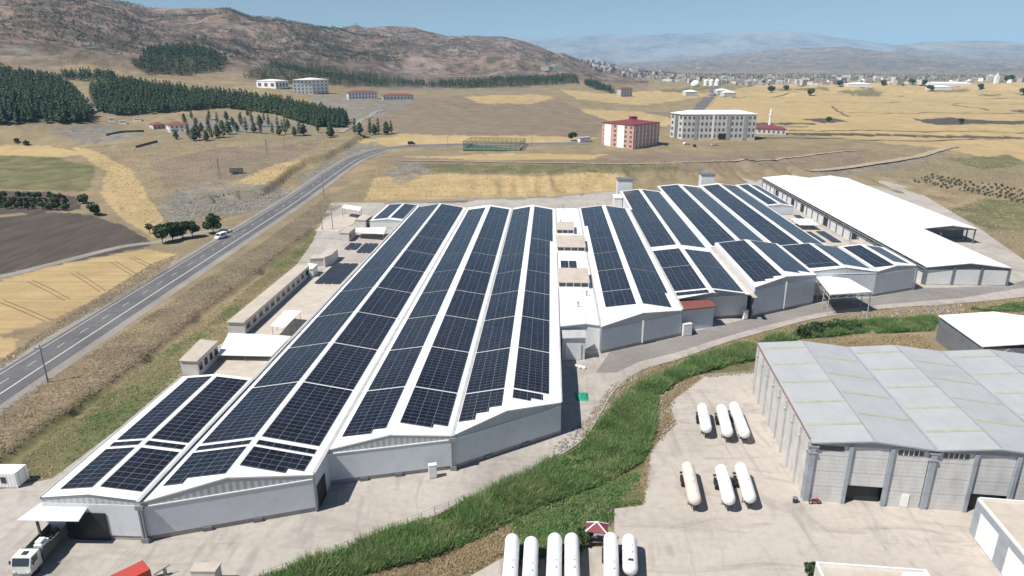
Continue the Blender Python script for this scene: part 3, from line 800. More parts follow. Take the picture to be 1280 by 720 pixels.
class Bay:
    """one gabled bay: ridge runs along t; the front line may be skewed"""
    def __init__(s, hall, s0, s1, sr, f0, f1, back, ze, zr, mat='roof_white', ze1=None, over=0.12, seams=None, th=0.2, seam_mat='seam_shaded', edge=0):
        s.h, s.s0, s.s1, s.sr, s.f0, s.f1, s.back, s.ze, s.zr = hall, s0, s1, sr, f0, f1, back, ze, zr
        s.ze1 = ze if ze1 is None else ze1
        fr = lambda x: lerp(f0, f1, (x - s0) / (s1 - s0)) - over
        b = MB()
        b.slab([L(s0, fr(s0), ze), L(sr, fr(sr), zr), L(sr, back, zr), L(s0, back, ze)], th, 0, edge)
        b.slab([L(sr, fr(sr), zr), L(s1, fr(s1), s.ze1), L(s1, back, s.ze1), L(sr, back, zr)], th, 0, edge)
        # ridge cap
        b.slab([L(sr - .28, fr(sr) + .05, s.z(sr - .28) + .035), L(sr, fr(sr) + .05, zr + .05), L(sr, back - .05, zr + .05), L(sr - .28, back - .05, s.z(sr - .28) + .035)], .03, 0)
        b.slab([L(sr, fr(sr) + .05, zr + .05), L(sr + .28, fr(sr) + .05, s.z(sr + .28) + .035), L(sr + .28, back - .05, s.z(sr + .28) + .035), L(sr, back - .05, zr + .05)], .03, 0)
        for t in (seams or []):
            for a, c in ((s0 + .1, sr - .3), (sr + .3, s1 - .1)):
                b.slab([L(a, t, s.z(a) + .03), L(c, t, s.z(c) + .03), L(c, t + .6, s.z(c) + .03), L(a, t + .6, s.z(a) + .03)], .025, 1)  # wide grey strip: the seam with the shade of its relief in the colour
        s.roof = b.build('roof', [M[mat], M[seam_mat], M['pipe']], hall.root)
    def z(s, x):
        return lerp(s.ze, s.zr, (x - s.s0) / (s.sr - s.s0)) if x <= s.sr else lerp(s.zr, s.ze1, (x - s.sr) / (s.s1 - s.sr))
    def front(s, x, d=0.0): return lerp(s.f0, s.f1, (x - s.s0) / (s.s1 - s.s0)) - d
    def facade(s, vents=(), trim=True, plinth=True, gable=True, z0=0.75):
        h = s.h; ze = s.ze - .2; a, c = s.s0, s.s1
        P = lambda x, d, z: L(x, s.front(x, d), z)
        def plate(mb, x0, x1, d0, d1, za0, za1, zb0=None, zb1=None):
            zb0 = za0 if zb0 is None else zb0; zb1 = za1 if zb1 is None else zb1
            lo = [P(x0, d0, za0), P(x1, d0, zb0), P(x1, d1, zb0), P(x0, d1, za0)]
            hi = [P(x0, d0, za1), P(x1, d0, zb1), P(x1, d1, zb1), P(x0, d1, za1)]
            mb.poly(lo); mb.poly(hi[::-1])
            for i in range(4):
                j = (i + 1) % 4; mb.poly([lo[j], lo[i], hi[i], hi[j]])
        plate(h.walls, a, c, 0.12, -0.2, z0 if plinth else 0.0, ze - .6)
        if plinth: mb_ = MB(); plate(mb_, a, c, 0.0, -0.2, 0.0, z0); mb_.build('plinth', M['plinth'], h.root)
        if trim: mb_ = MB(); plate(mb_, a, c, 0.2, -0.15, ze - .6, ze - .45); mb_.build('facade_trim', M['trim'], h.root)
        if gable:
            zl = ze - (.45 if trim else .6)
            g = [P(a, .05, zl), P(c, .05, zl), P(c, .05, s.ze1 - .21), P(s.sr, .05, s.zr - .21), P(a, .05, s.ze - .21)]
            bk = [P(a, -.15, zl), P(c, -.15, zl), P(c, -.15, s.ze1 - .21), P(s.sr, -.15, s.zr - .21), P(a, -.15, s.ze - .21)]
            mb_ = MB(); mb_.poly(g); mb_.poly(bk[::-1]); mb_.build('gable_panel', M['gable'], h.root)
        for x in vents:
            b = MB(); q = P(x, 0.32, 0.0); e = (P(x + 1.1, .32, 0) - q); n = Vector((e.y, -e.x, 0)).normalized()
            b.obox(q + n * .0 + Vector((0, 0, .06)), e, -n * .3, (0, 0, .6)); b.build('floor_vent', M['darkgrey'], h.root)
    def side(s, x, f, back, d=0.0, z0=0.0):
        z = s.z(x) - .2
        s.h.walls.obox(L(x - .1, f, z0), AC * .2, AX * (back - f), (0, 0, z - z0))
    def rear(s):
        z = s.ze - .2
        s.h.walls.poly([L(s.s0, s.back - .3, 0), L(s.s0, s.back - .3, z), L(s.sr, s.back - .3, s.zr - .2), L(s.s1, s.back - .3, s.ze1 - .2), L(s.s1, s.back - .3, 0)])
    def gutter(s, x, f, back, w=.5):
        b = MB(); z = s.z(min(max(x, s.s0), s.s1)) + .04
        b.obox(L(x - w / 2, f - .5, z), AC * w, AX * (back - f + .4), (0, 0, .07)); b.build('gutter', M['gutter'], s.h.root)
    def downpipe(s, x, d=.35):
        b = MB(); p = L(x, s.front(min(max(x, s.s0), s.s1), d), 0)
        b.obox(p - AC * .25 + Vector((0, 0, .1)), AC * .22, AX * .22, (0, 0, s.ze - 1.0)); b.obox(p + AC * .1 + Vector((0, 0, .1)), AC * .22, AX * .22, (0, 0, s.ze - 1.0))
        b.obox(p - AC * .55 + Vector((0, 0, s.ze - .95)), AC * 1.1, AX * .3, (0, 0, .6)); b.obox(p - AC * .5 - AX * .1, AC * 1.0, AX * .4, (0, 0, .75))
        b.build('downpipe', M['pipe'], s.h.root)
    def array(s, s0, s1, t0, t1, stair=None, pw=2.25, pl=1.135):
        """a field of panels; stair = [(sa, sb, t_front)] gives a stepped front edge"""
        b = MB(); lift = .11
        nu = max(1, round((s1 - s0) / pw * 2)) / 2
        up = nu / (s1 - s0); nv = max(1, round((t1 - t0) / pl)); vp = nv / (t1 - t0)
        for a, c, f in (stair or [(s0, s1, t0)]):
            top = [L(a, f, s.z(a) + lift), L(c, f, s.z(c) + lift), L(c, t1, s.z(c) + lift), L(a, t1, s.z(a) + lift)]
            uv = [((x - s0) * up, (t - t0) * vp) for x, t in ((a, f), (c, f), (c, t1), (a, t1))]
            b.poly(top, 0, uv)
            lo = [p - Vector((0, 0, .05)) for p in top]
            for i in range(4):
                j = (i + 1) % 4; b.poly([lo[i], lo[j], top[j], top[i]], 1)
            b.poly(lo[::-1], 1)
        return b.build('solar_array', [M['solar'], M['pipe']], s.roof)
    def column(s, s0, s1, cuts, gap=.42, stair=None):
        for i in range(len(cuts) - 1):
            s.array(s0, s1, cuts[i] + gap / 2, cuts[i + 1] - gap / 2, stair if i == 0 else None)

SEP = [104.6, 122, 139.5, 157, 174.5, 192, 209.5, 227, 244.5]
# --- the long west hall: four bays with a stepped, skewed front
h1 = Hall('factory_hall', 'longest white hall with zigzag solar roofs and a stepped front, left in the works', L(-20, 92))
D = Bay(h1, -65.4, -52.1, -58.8, 72.4, 72.4, 108.3, 6.3, 7.0, edge=2, th=.3)
A = Bay(h1, -52.1, -31.8, -42.1, 72.4, 79.8, 262, 6.0, 7.7)
B = Bay(h1, -31.8, -14.0, -23.1, 86.2, 91.2, 262, 6.0, 7.35)
Cc = Bay(h1, -14.0, 2.7, -6.1, 91.2, 102.8, 262, 6.0, 7.5)
D.facade(trim=False); A.facade(vents=(-45.6, -39.6)); B.facade(vents=(-27.6, -22.6)); Cc.facade(vents=(-9.3, -3.6))
D.side(-65.25, 72.4, 108.3); D.rear(); A.side(-31.95, 79.8, 87); A.side(-51.95, 107, 262); Cc.side(2.55, 102.8, 262); A.rear(); B.rear(); Cc.rear()
h1.walls.poly([L(-31.8, 79.9, 0), L(-31.8, 79.9, 5.8), L(-31.8, 86.3, 5.8), L(-31.8, 86.3, 0)])
D.gutter(-52.1, 72.4, 262); B.gutter(-31.8, 80.5, 262); Cc.gutter(-14.0, 91.4, 262); Cc.gutter(2.75, 103.2, 262, .25); D.gutter(-65.45, 72.6, 108, .25)
A.downpipe(-52.1, .5); B.downpipe(-14.0, .45)
for dx in (0,):
    b = MB(); b.obox(L(-31.72, 80.5, 0), AC * .1, AX * 3.2, (0, 0, 3.6)); b.build('roller_door', M['dark'], h1.root)
    b = MB(); b.obox(L(-31.9, 79.55, 0), AC * .22, AX * .25, (0, 0, 5.7)); b.build('corner_post', M['pipe'], h1.root)
# panels
D.column(-63.7, -59.3, [73.6, 83.8], stair=[(-63.7, -59.3, 73.8)]); D.array(-63.7, -59.3, 84.35, 85.5); D.column(-63.7, -59.3, [86.1, 105.0, 107.3], gap=.1)
D.column(-58.3, -52.8, [73.8, 83.8]); D.array(-58.3, -52.8, 84.35, 85.5); D.column(-58.3, -52.8, [86.1, 107.2], gap=.1)
A.array(-50.8, -42.7, 76.9, 83.7, [(-50.8, -48.1, 75.6), (-48.1, -42.7, 76.9)]); A.array(-50.8, -42.7, 84.35, 85.5)
A.column(-50.8, -42.7, [86.1] + SEP + [261])
A.array(-41.6, -33.2, 79.0, 83.7, [(-41.6, -35.4, 78.9), (-35.4, -33.2, 80.0)]); A.array(-41.6, -33.2, 84.35, 85.5)
A.column(-41.6, -33.2, [86.3] + SEP + [261])
B.column(-30.6, -24.1, [90.9] + SEP + [257], stair=[(-30.6, -26.1, 89.4), (-26.1, -24.1, 90.6)])
B.column(-22.3, -15.1, [92.2] + SEP + [259], stair=[(-22.3, -17.3, 92.3), (-17.3, -15.1, 93.4)])
Cc.column(-13.6, -7.0, [95] + SEP + [259], stair=[(-13.6, -11.0, 95.0), (-11.0, -9.0, 97.0), (-9.0, -7.0, 98.4)])
Cc.array(-5.4, .6, 102.2, 104.2, [(-5.4, -2.4, 101.2), (-2.4, -.4, 102.2)])
Cc.column(-5.4, .6, SEP[:1] + [122.2, 139.5, 157, 174.5, 192, 209.5]); Cc.array(-5.4, 1.5, 209.8, 244.2); Cc.array(-5.4, 1.5, 244.7, 259)
h1.finish(M['wall_grey'])
# white electric cabinet on the front
def cabinet(loc, label, w=1.3, d=.7, hh=2.1):
    t = thing('electric_cabinet', loc, label, 'cabinet')
    b = MB(); b.box(-w / 2, w / 2, -d / 2, d / 2, .12, hh); b.build('housing', M['white_paint'], t, False)
    b = MB(); b.box(-w / 2 + .08, w / 2 - .08, -d / 2 - .03, -d / 2 - .002, .25, hh - .12); b.build('door', M['trim'], t, False)
    b = MB(); b.box(-w / 2 - .03, w / 2 + .03, -d / 2 - .06, d / 2 + .03, hh, hh + .07); b.build('lid', M['trim'], t, False)
    b = MB(); b.box(-w / 2 + .02, w / 2 - .02, -d / 2 + .02, d / 2 - .02, 0, .12); b.build('base', M['plinth'], t, False)
    t.rotation_euler = (0, 0, math.radians(14)); return t
cabinet(at(541, 597), 'white electric cabinet standing against the grey front of the longest hall', 1.2, .7, 2.3)
cabinet(at(990, 382), 'white cabinet against the dark front wall under the stepped roof beside the white canopy', 1.3, .8, 2.2)
cabinet(at(931, 399), 'small white cabinet in the corner where two grey halls meet', 1.1, .7, 2.4)

# --- the low white link between the first two halls, with three roof dormers
h2 = Hall('link_hall', 'low flat white roofed link building with beige dormers between two solar roofs', L(7, 137))
b = MB()
b.slab([L(3.0, 137.2, 6.15), L(8.6, 138.6, 6.35), L(8.6, 262, 6.35), L(3.0, 262, 6.15)], .2, 0)
b.slab([L(8.6, 138.6, 6.35), L(11.6, 138.2, 6.15), L(11.6, 262, 6.15), L(8.6, 262, 6.35)], .2, 0)
E_roof = b.build('roof', M['roof_white'], h2.root)
b = MB(); b.obox(L(8.5, 139, 6.37), AC * .16, AX * 122, (0, 0, .12)); b.build('cable_tray', M['trim'], h2.root)
h2.walls.poly([L(3.0, 137.6, 0), L(8.6, 138.9, 0), L(8.6, 138.9, 6.1), L(3.0, 137.6, 5.95)]); h2.walls.poly([L(8.6, 138.9, 0), L(11.6, 138.5, 0), L(11.6, 138.5, 5.95), L(8.6, 138.9, 6.1)])
h2.walls.poly([L(3.0, 137.6, 0), L(3.0, 137.6, 5.95), L(3.0, 262, 5.95), L(3.0, 262, 0)])
def dormer(s0, s1, tf, depth, nw):
    b = MB(); zb, zf, zk = 6.15, 7.9, 8.3
    b.obox(L(s0 + .1, tf, zb), AC * (s1 - s0 - .2), AX * (depth - .2), (0, 0, zf - zb - .05))
    d = b.build('dormer', M['white_paint'], h2.root)
    b = MB(); b.slab([L(s0, tf - .35, zf), L(s1, tf - .35, zf), L(s1, tf + depth, zk), L(s0, tf + depth, zk)], .16); b.build('dormer_roof', M['beige_roof'], d)
    w = (s1 - s0 - .6) / nw
    for i in range(nw):
        b = MB(); b.obox(L(s0 + .3 + i * w + .12, tf - .05, zb + .55), AC * (w - .24), AX * .1, (0, 0, 1.0)); b.build('window', M['glass'], d)
dormer(2.6, 8.6, 219.5, 9.5, 3); dormer(2.6, 11.3, 197.5, 12.5, 4); dormer(2.6, 10.6, 163, 11, 4)
class Flat:                                              # a level roof that can carry an array
    def __init__(s, z, roof): s.zz = z; s.roof = roof
    def z(s, x): return s.zz
    array = Bay.array
fe = Flat(6.3, E_roof); fe.array(3.7, 5.8, 174.5, 187.5); fe.array(6.0, 8.1, 174.5, 187.5)
for k, (x, t) in enumerate(((5.6, 262.5), (4.2, 236.0), (7.2, 150.0), (9.6, 158.0))):
    b = MB(); b.tube(L(x, t - 1, 6.3), L(x, t - 1, 7.5), .14, 8); b.tube(L(x, t - 1, 7.45), L(x, t - 1, 7.6), .26, 8); b.build('vent_pipe', M['pipe'], h2.root)
h2.finish(M['wall_pale'])
t = thing('utility_shed', L(5.9, 133), 'small flat roofed grey shed in the gap in front of the low white link', 'shed')
b = MB(); b.prism([L(3.4, 133), L(8.2, 133.6), L(8.3, 137.4), L(3.2, 137.0)], 0, 5.0); b.build('wall', M['wall_pale'], t)
b = MB(); b.slab([L(3.2, 132.7, 5.2), L(8.4, 133.3, 5.2), L(8.4, 137.4, 5.3), L(3.1, 137.0, 5.3)], .2); b.build('roof', M['gutter'], t)
b = MB(); q0 = L(4.0, 133.03, 0.1); ee = L(7.4, 133.45, .1) - q0; b.obox(q0 - AX * .05, ee, -AX * .06, (0, 0, 3.7)); b.build('shutter_door', M['trim'], t)

# --- second hall
h3 = Hall('factory_hall', 'mid sized solar hall with two panel columns beside the low white link, dark plain front', L(21, 140))
Fb = Bay(h3, 11.6, 31.0, 21.2, 136.9, 148.3, 262.5, 6.3, 7.6)
Fb.facade(trim=False, gable=True); Fb.side(11.75, 136.9, 262); Fb.side(30.85, 148.3, 262); Fb.rear(); Fb.gutter(11.6, 138.3, 262); 
Fb.column(13.5, 20.4, [148.2, 159.4, 176.9, 194.4, 212, 230.6]); Fb.column(12.5, 20.4, [230.6, 248, 261.3], gap=.3)
Fb.array(22.0, 28.6, 148.9, 159.2); Fb.column(22.0, 29.4, [159.2, 177, 194.4, 212, 230.6, 248, 261.3])
for x in (21.2,):
    b = MB(); b.obox(L(x, Fb.front(x, .2), .5), AC * .35, AX * .1, (0, 0, 5.3)); b.build('wall_seam', M['trim'], h3.root)
h3.finish(M['wall_grey'])
# --- third hall
h4 = Hall('factory_hall', 'narrow solar hall behind the red roofed hut, with a white cross strip half way along', L(40, 161))
Gb = Bay(h4, 31.0, 49.3, 39.6, 155.6, 159.8, 299, 6.5, 7.6, edge=2, th=.3)
Gb.f0, Gb.f1 = 157.6, 161.6; Gb.facade(trim=True); Gb.side(31.1, 157, 299); Gb.rear(); Gb.gutter(31.0, 148.6, 298)
Gb.column(31.3, 38.9, [157.3, 159.9], gap=.3); Gb.column(31.3, 38.9, [160.8, 181.0, 198.8]); Gb.column(31.3, 38.9, [203.0, 226.5, 243.5, 259]); Gb.column(32.0, 38.9, [259, 277, 297.5])
Gb.column(40.3, 48.0, [157.6, 159.9], gap=.3); Gb.column(40.3, 48.0, [160.8, 181.0, 198.0]); Gb.column(40.3, 47.7, [202.6, 228, 260, 297])
h4.finish(M['wall_pale'])
# --- the stepped east hall
h5 = Hall('factory_hall', 'wide solar hall on the right with a raised front part and dark stepped end walls', L(70, 175))
Hb = Bay(h5, 50.6, 69.4, 59.8, 161.0, 172.4, 204, 8.0, 9.2)
Ib = Bay(h5, 69.4, 87.6, 78.9, 177.0, 179.0, 204, 7.4, 8.4, ze1=7.1, edge=2)
Jb = Bay(h5, 87.6, 101.2, 94.3, 179.0, 185.6, 205, 7.1, 8.0)
Hb.facade(trim=False); Ib.facade(trim=True); Jb.facade(trim=False)
for bb, x, f in ((Hb, 50.7, 161.0), (Hb, 69.3, 172.4), (Ib, 69.5, 177), (Ib, 87.5, 179), (Jb, 101.1, 185.6)): bb.side(x, f, 204)
for bb in (Hb, Ib, Jb): bb.rear()
b = MB(); b.obox(L(49.35, 157.6, 6.35), AC * 1.1, AX * 46, (0, 0, .12)); b.build('gutter', M['beige_roof'], h5.root)
Ib.gutter(69.4, 177, 204); Jb.gutter(87.6, 179.4, 204)
rH = Bay(h5, 49.3, 68.6, 58.9, 204.3, 204.3, 313, 6.5, 7.6); rI = Bay(h5, 68.6, 85.6, 77.2, 204.3, 204.3, 316, 6.5, 7.6); rJ = Bay(h5, 85.6, 96, 91.0, 270, 270, 318, 6.5, 7.2)
rI.side(85.5, 204.3, 316); rJ.side(95.9, 270, 318); rJ.facade(trim=False); rJ.rear(); rI.rear(); rH.rear()
rI.gutter(68.6, 205, 312); rJ.gutter(85.6, 271, 315)
Hb.column(51.4, 59.0, [167.6, 182.6, 203.4], gap=.3, stair=[(51.4, 54.2, 164.6), (54.2, 56.6, 165.9), (56.6, 59.0, 167.4)])
Hb.array(60.7, 68.3, 172.6, 203.2, [(60.7, 64.8, 171.5), (64.8, 68.3, 173.6)])
Ib.column(70.2, 78.2, [179.6, 183.2, 203.4], gap=.35); Ib.array(79.7, 86.8, 181.3, 203.2)
Jb.array(88.6, 93.6, 182.3, 203.8); Jb.array(95.2, 99.4, 186.3, 203.6)
rH.column(50.2, 58.1, [205.2, 217, 232, 260, 290, 311], gap=.3); rH.column(59.8, 67.6, [205.2, 230, 268, 309], gap=.15)
rI.column(69.6, 76.5, [205.2, 217, 233, 250, 283, 313], gap=.3); rI.column(78.1, 84.8, [205.2, 236, 314], gap=.12)
rJ.array(86.6, 90.4, 271.5, 316); rJ.array(91.8, 95.2, 272, 316)
b = MB(); b.obox(L(59.8, Hb.front(59.8, .22), .6), AC * .35, AX * .1, (0, 0, 7.2)); b.build('wall_seam', M['trim'], h5.root)
for x, f in ((50.3, 160.4), (101.3, 185.2)):
    b = MB(); b.obox(L(x, f, 0), AC * .3, AX * .3, (0, 0, 6.6)); b.build('downpipe', M['pipe'], h5.root)
h5.finish(M['wall_grey'])

# --- red roofed hut, little lean-to and boiler cabinet in front of the narrow hall
t = thing('gate_hut', L(36, 153), 'grey hut with a rust red flat roof in front of the narrow solar hall', 'hut')
b = MB(); b.prism([L(31.6, 150.8), L(39.6, 154.2), L(39.2, 157.6), L(31.2, 157.2)], 0, 5.2); b.build('wall', M['wall_grey'], t)
b = MB(); b.slab([L(31.2, 150.3, 5.6), L(40.0, 153.9, 5.4), L(39.4, 157.4, 5.7), L(31.2, 157.0, 5.9)], .25); b.build('roof', M['red_roof'], t)
t = thing('lean_to', L(33, 148), 'small white flat lean-to on thin posts below the red roofed hut', 'canopy')
b = MB(); b.slab([at(854, 393, 3.5), at(877, 394, 3.5), at(873, 383, 3.7), at(852, 383, 3.7)], .12); b.build('roof', M['roof_clean'], t)
for u, v in ((855, 393), (876, 393.6), (872, 384), (853, 384)):
    q = at(u, v, 3.4); b = MB(); b.tube((q.x, q.y, 0), q, .07, 6); b.build('post', M['pipe'], t)
cabinet(at(857.5, 419), 'tall white double cabinet standing in front of the lean-to', 2.2, 1.2, 2.9)

# --- white steel canopy over the service lane
t = thing('loading_canopy', L(85, 165), 'white open sided canopy on lattice steel posts over the lane on the right', 'canopy')
cq = [at(1038, 368, 5.6), at(1090, 364.5, 5.6), at(1061, 348, 5.9), at(1019, 344, 5.9)]
b = MB(); b.slab(cq, .14); b.build('roof', M['roof_clean'], t)
for (i, j, n) in ((3, 0, 4), (2, 1, 4)):
    for k in range(n):
        q = lerp(cq[i], cq[j], (k + .1) / (n - .8)); b = MB(); b.tube((q.x, q.y, 0), (q.x, q.y, q.z - .15), .1, 6); b.build('post', M['gutter'], t)
for (i, j) in ((3, 0), (2, 1), (0, 1), (3, 2)):
    b = MB(); p_, q_ = cq[i] - Vector((0, 0, .25)), cq[j] - Vector((0, 0, .25)); dn = Vector((0, 0, -.9))
    b.beam(p_, q_, .1, .1); b.beam(p_ + dn, q_ + dn, .1, .1)
    for k in range(8):
        b.beam(lerp(p_, q_, k / 8) + (dn if k % 2 else dn * 0), lerp(p_, q_, (k + 1) / 8) + (dn * 0 if k % 2 else dn), .07, .07)
    b.build('truss', M['gutter'], t)

# --- long white warehouse on the right: two bays
h6 = thing('warehouse', L(118, 191), 'long bright white roofed warehouse with shaded roof seams, at the right end of the works', 'warehouse')
class W6: pass
w6 = W6(); w6.root = h6; w6.walls = MB(); w6.plinth = MB(); w6.trim = MB(); w6.gab = MB()
sm = [196 + 6.3 * k for k in range(25)]
K1 = Bay(w6, 106.6, 129.8, 118.4, 190.6, 190.9, 348, 5.4, 6.7, mat='roof_clean', seams=sm, over=.5, seam_mat='seam_shaded')
K2 = Bay(w6, 129.8, 148.4, 139.6, 239, 239, 348, 5.4, 6.6, mat='roof_clean', seams=[t_ for t_ in sm if t_ > 242], over=.5, seam_mat='seam_shaded')
K1.rear(); K2.rear()
# front wall with three pale panels between dark columns
for i in range(3):
    a = 106.9 + i * 7.55; b = MB(); b.obox(L(a + .3, 190.7, .15), AC * 6.95, AX * .15, (0, 0, 4.35)); b.build('wall_panel', M['wall_pale'], h6)
for i in range(4):
    a = 106.65 + i * 7.6; b = MB(); b.obox(L(a - .05, 190.45, 0), AC * .5, AX * .45, (0, 0, 5.15 if i in (0, 3) else 5.2)); b.build('column', M['darkgrey'], h6)
b = MB(); b.poly([L(106.8, 190.62, 4.5), L(129.6, 190.9, 4.5), L(129.6, 190.9, 5.15), L(118.4, 190.8, 6.45), L(106.8, 190.62, 5.15)]); b.build('gable_panel', M['darkgrey'], h6)
# left side: columns, rail beam, low wall panels, windows
b = MB(); b.obox(L(106.85, 191.1, 0), AC * .15, AX * 156, (0, 0, 3.6)); b.build('side_wall', M['wall_pale'], h6)
for k in range(26):
    b = MB(); b.obox(L(106.5, 191.2 + k * 6.2, 0), AC * .35, AX * .35, (0, 0, 5.1)); b.build('column', M['darkgrey'], h6)
b = MB(); b.obox(L(106.55, 191.2, 4.3), AC * .25, AX * 156, (0, 0, .35)); b.obox(L(106.55, 191.2, 3.55), AC * .25, AX * 156, (0, 0, .2)); b.build('rail_beam', M['pipe'], h6)
b = MB(); b.obox(L(107.2, 191.1, 3.6), AC * .1, AX * 156, (0, 0, 1.5)); b.build('clerestory', M['glass'], h6)
for t_ in (236, 262, 288, 300, 322):
    b = MB(); b.obox(L(106.75, t_, .0), AC * .08, AX * 4.0, (0, 0, 3.2)); b.build('door', M['dark'], h6)
b = MB(); b.obox(L(129.6, 190.9, 0), AC * .2, AX * 48, (0, 0, 5.2)); b.obox(L(148.0, 246, 0), AC * .2, AX * 102, (0, 0, 5.2)); b.obox(L(136.5, 246, 0), AC * 11.7, AX * .2, (0, 0, 5.2)); b.build('wall', M['darkgrey'], h6)
b = MB(); b.poly([L(129.9, 238.9, 4.9), L(148.3, 238.9, 4.9), L(148.3, 238.9, 5.2), L(139.6, 238.9, 6.4), L(129.9, 238.9, 5.2)]); b.build('gable_panel', M['darkgrey'], h6)
for s_, t_ in ((147.8, 239.2), (147.8, 243.5), (136.4, 239.2)):
    b = MB(); b.obox(L(s_, t_, 0), AC * .35, AX * .35, (0, 0, 5.2)); b.build('post', M['darkgrey'], h6)

# --- low beige roofs, canopies and loose arrays between the east hall and the warehouse
def plain_roof_building(name, label, corners, h_, roofm, wallm, cat, over=.25, th=.18, windows=None, group=None):
    c = sum((Vector(p) for p in corners), Vector()) / len(corners)
    t_ = thing(name, (c.x, c.y, 0), label, cat, group)
    ins = [Vector((p[0], p[1], 0)) + (Vector((c.x, c.y, 0)) - Vector((p[0], p[1], 0))).normalized() * over for p in corners]
    b_ = MB(); b_.prism([(p.x, p.y) for p in ins], 0, h_ - th); b_.build('wall', wallm, t_)
    b_ = MB()
    A_ = sum(corners[i][0] * corners[(i + 1) % len(corners)][1] - corners[(i + 1) % len(corners)][0] * corners[i][1] for i in range(len(corners)))
    cs = corners if A_ > 0 else corners[::-1]
    b_.slab([(p[0], p[1], h_) for p in cs], th); b_.build('roof', roofm, t_)
    return t_, ins
plain_roof_building('annex', 'low beige flat roofed annex along the foot of the long white warehouse', [L(87, 222), L(99.5, 222), L(99.5, 269), L(87, 269)], 3.0, M['beige_roof'], M['concrete_wall'], 'annex')
plain_roof_building('annex', 'small beige flat roofed block between a raised solar end and the warehouse columns', [L(101.5, 208), L(105.8, 208), L(105.8, 229), L(101.5, 229)], 3.4, M['beige_roof'], M['concrete_wall'], 'annex')
def rack(name, label, s0, s1, t0, t1, z, n=1, group=None, tilt=0.0):
    """panels on low frames standing on a slab or flat roof"""
    r = thing(name, L((s0 + s1) / 2, (t0 + t1) / 2, z), label, 'solar panels', group)
    fr = MB()
    for q in ((s0 + .1, t0 + .1), (s1 - .2, t0 + .1), (s0 + .1, t1 - .2), (s1 - .2, t1 - .2)): fr.obox(L(q[0], q[1], z), AC * .1, AX * .1, (0, 0, .3))
    w_ = (s1 - s0) / n
    fo = fr.build('frame', M['pipe'], r)
    class T: pass
    for i in range(n):
        fl = Flat(z + .25, r); fl.roof = r; fl.array(s0 + i * w_ + .12, s0 + (i + 1) * w_ - .12, t0, t1)
    return r
rack('solar_rack', 'small dark solar rack on the beige annex roof nearest the raised hall end', 88.6, 92.6, 226, 240, 3.02)
rack('solar_rack', 'small bluish solar rack on the beige annex beside the warehouse columns', 94.4, 97.6, 226, 241, 3.02)
rack('solar_rack', 'far narrow solar rack on the beige annex near the warehouse wall', 95.5, 98.2, 254, 268, 3.02)
t = thing('roof_canopy', L(92, 249, 3), 'white table like canopy standing on the beige annex roof', 'canopy')
b = MB(); b.slab([L(89.6, 243.5, 5.0), L(96.5, 243.5, 5.0), L(96.5, 253, 5.2), L(89.6, 253, 5.2)], .2); b.build('roof', M['roof_clean'], t)
for s_ in (90, 93, 96):
    for t_ in (244, 252.4):
        b = MB(); b.tube(L(s_, t_, 3.02), L(s_, t_, 4.85), .09, 6); b.build('post', M['pipe'], t)
rack('solar_rack', 'solar rack on the ground just behind the raised right hall, nearer of two', 89.5, 93.5, 207.5, 214, .4)
rack('solar_rack', 'narrow solar rack on the ground behind the raised right hall, nearer the warehouse', 95, 98, 207.5, 214, .4)

# --- stair towers at the back of the works
for c_, w_, d_, h_, lab in ((L(33.6, 303), 6.4, 6, 10.6, 'square pale stair tower behind the narrow solar hall'), (L(74, 322), 6.0, 6, 10.2, 'square grey stair tower at the far end of the wide solar hall')):
    t = thing('stair_tower', c_, lab, 'tower')
    b = MB(); b.obox(c_ - AC * w_ / 2, AC * w_, AX * d_, (0, 0, h_)); b.build('wall', M['wall_pale'], t)
    b = MB(); b.obox(c_ - AC * (w_ / 2 + .3) - AX * .3 + Vector((0, 0, h_)), AC * (w_ + .6), AX * (d_ + .6), (0, 0, .5)); b.build('roof', M['darkgrey'], t)
t = thing('back_shed', L(31, 282), 'white lean-to wall block beside the back corner of the narrow hall', 'shed')
b = MB(); b.obox(L(27.5, 284), AC * 3.2, AX * 8, (0, 0, 6.2)); b.build('wall', M['wall_pale'], t)
b = MB(); b.obox(L(27.3, 283.8, 6.2), AC * 3.5, AX * 8.4, (0, 0, .2)); b.build('roof', M['roof_white'], t)
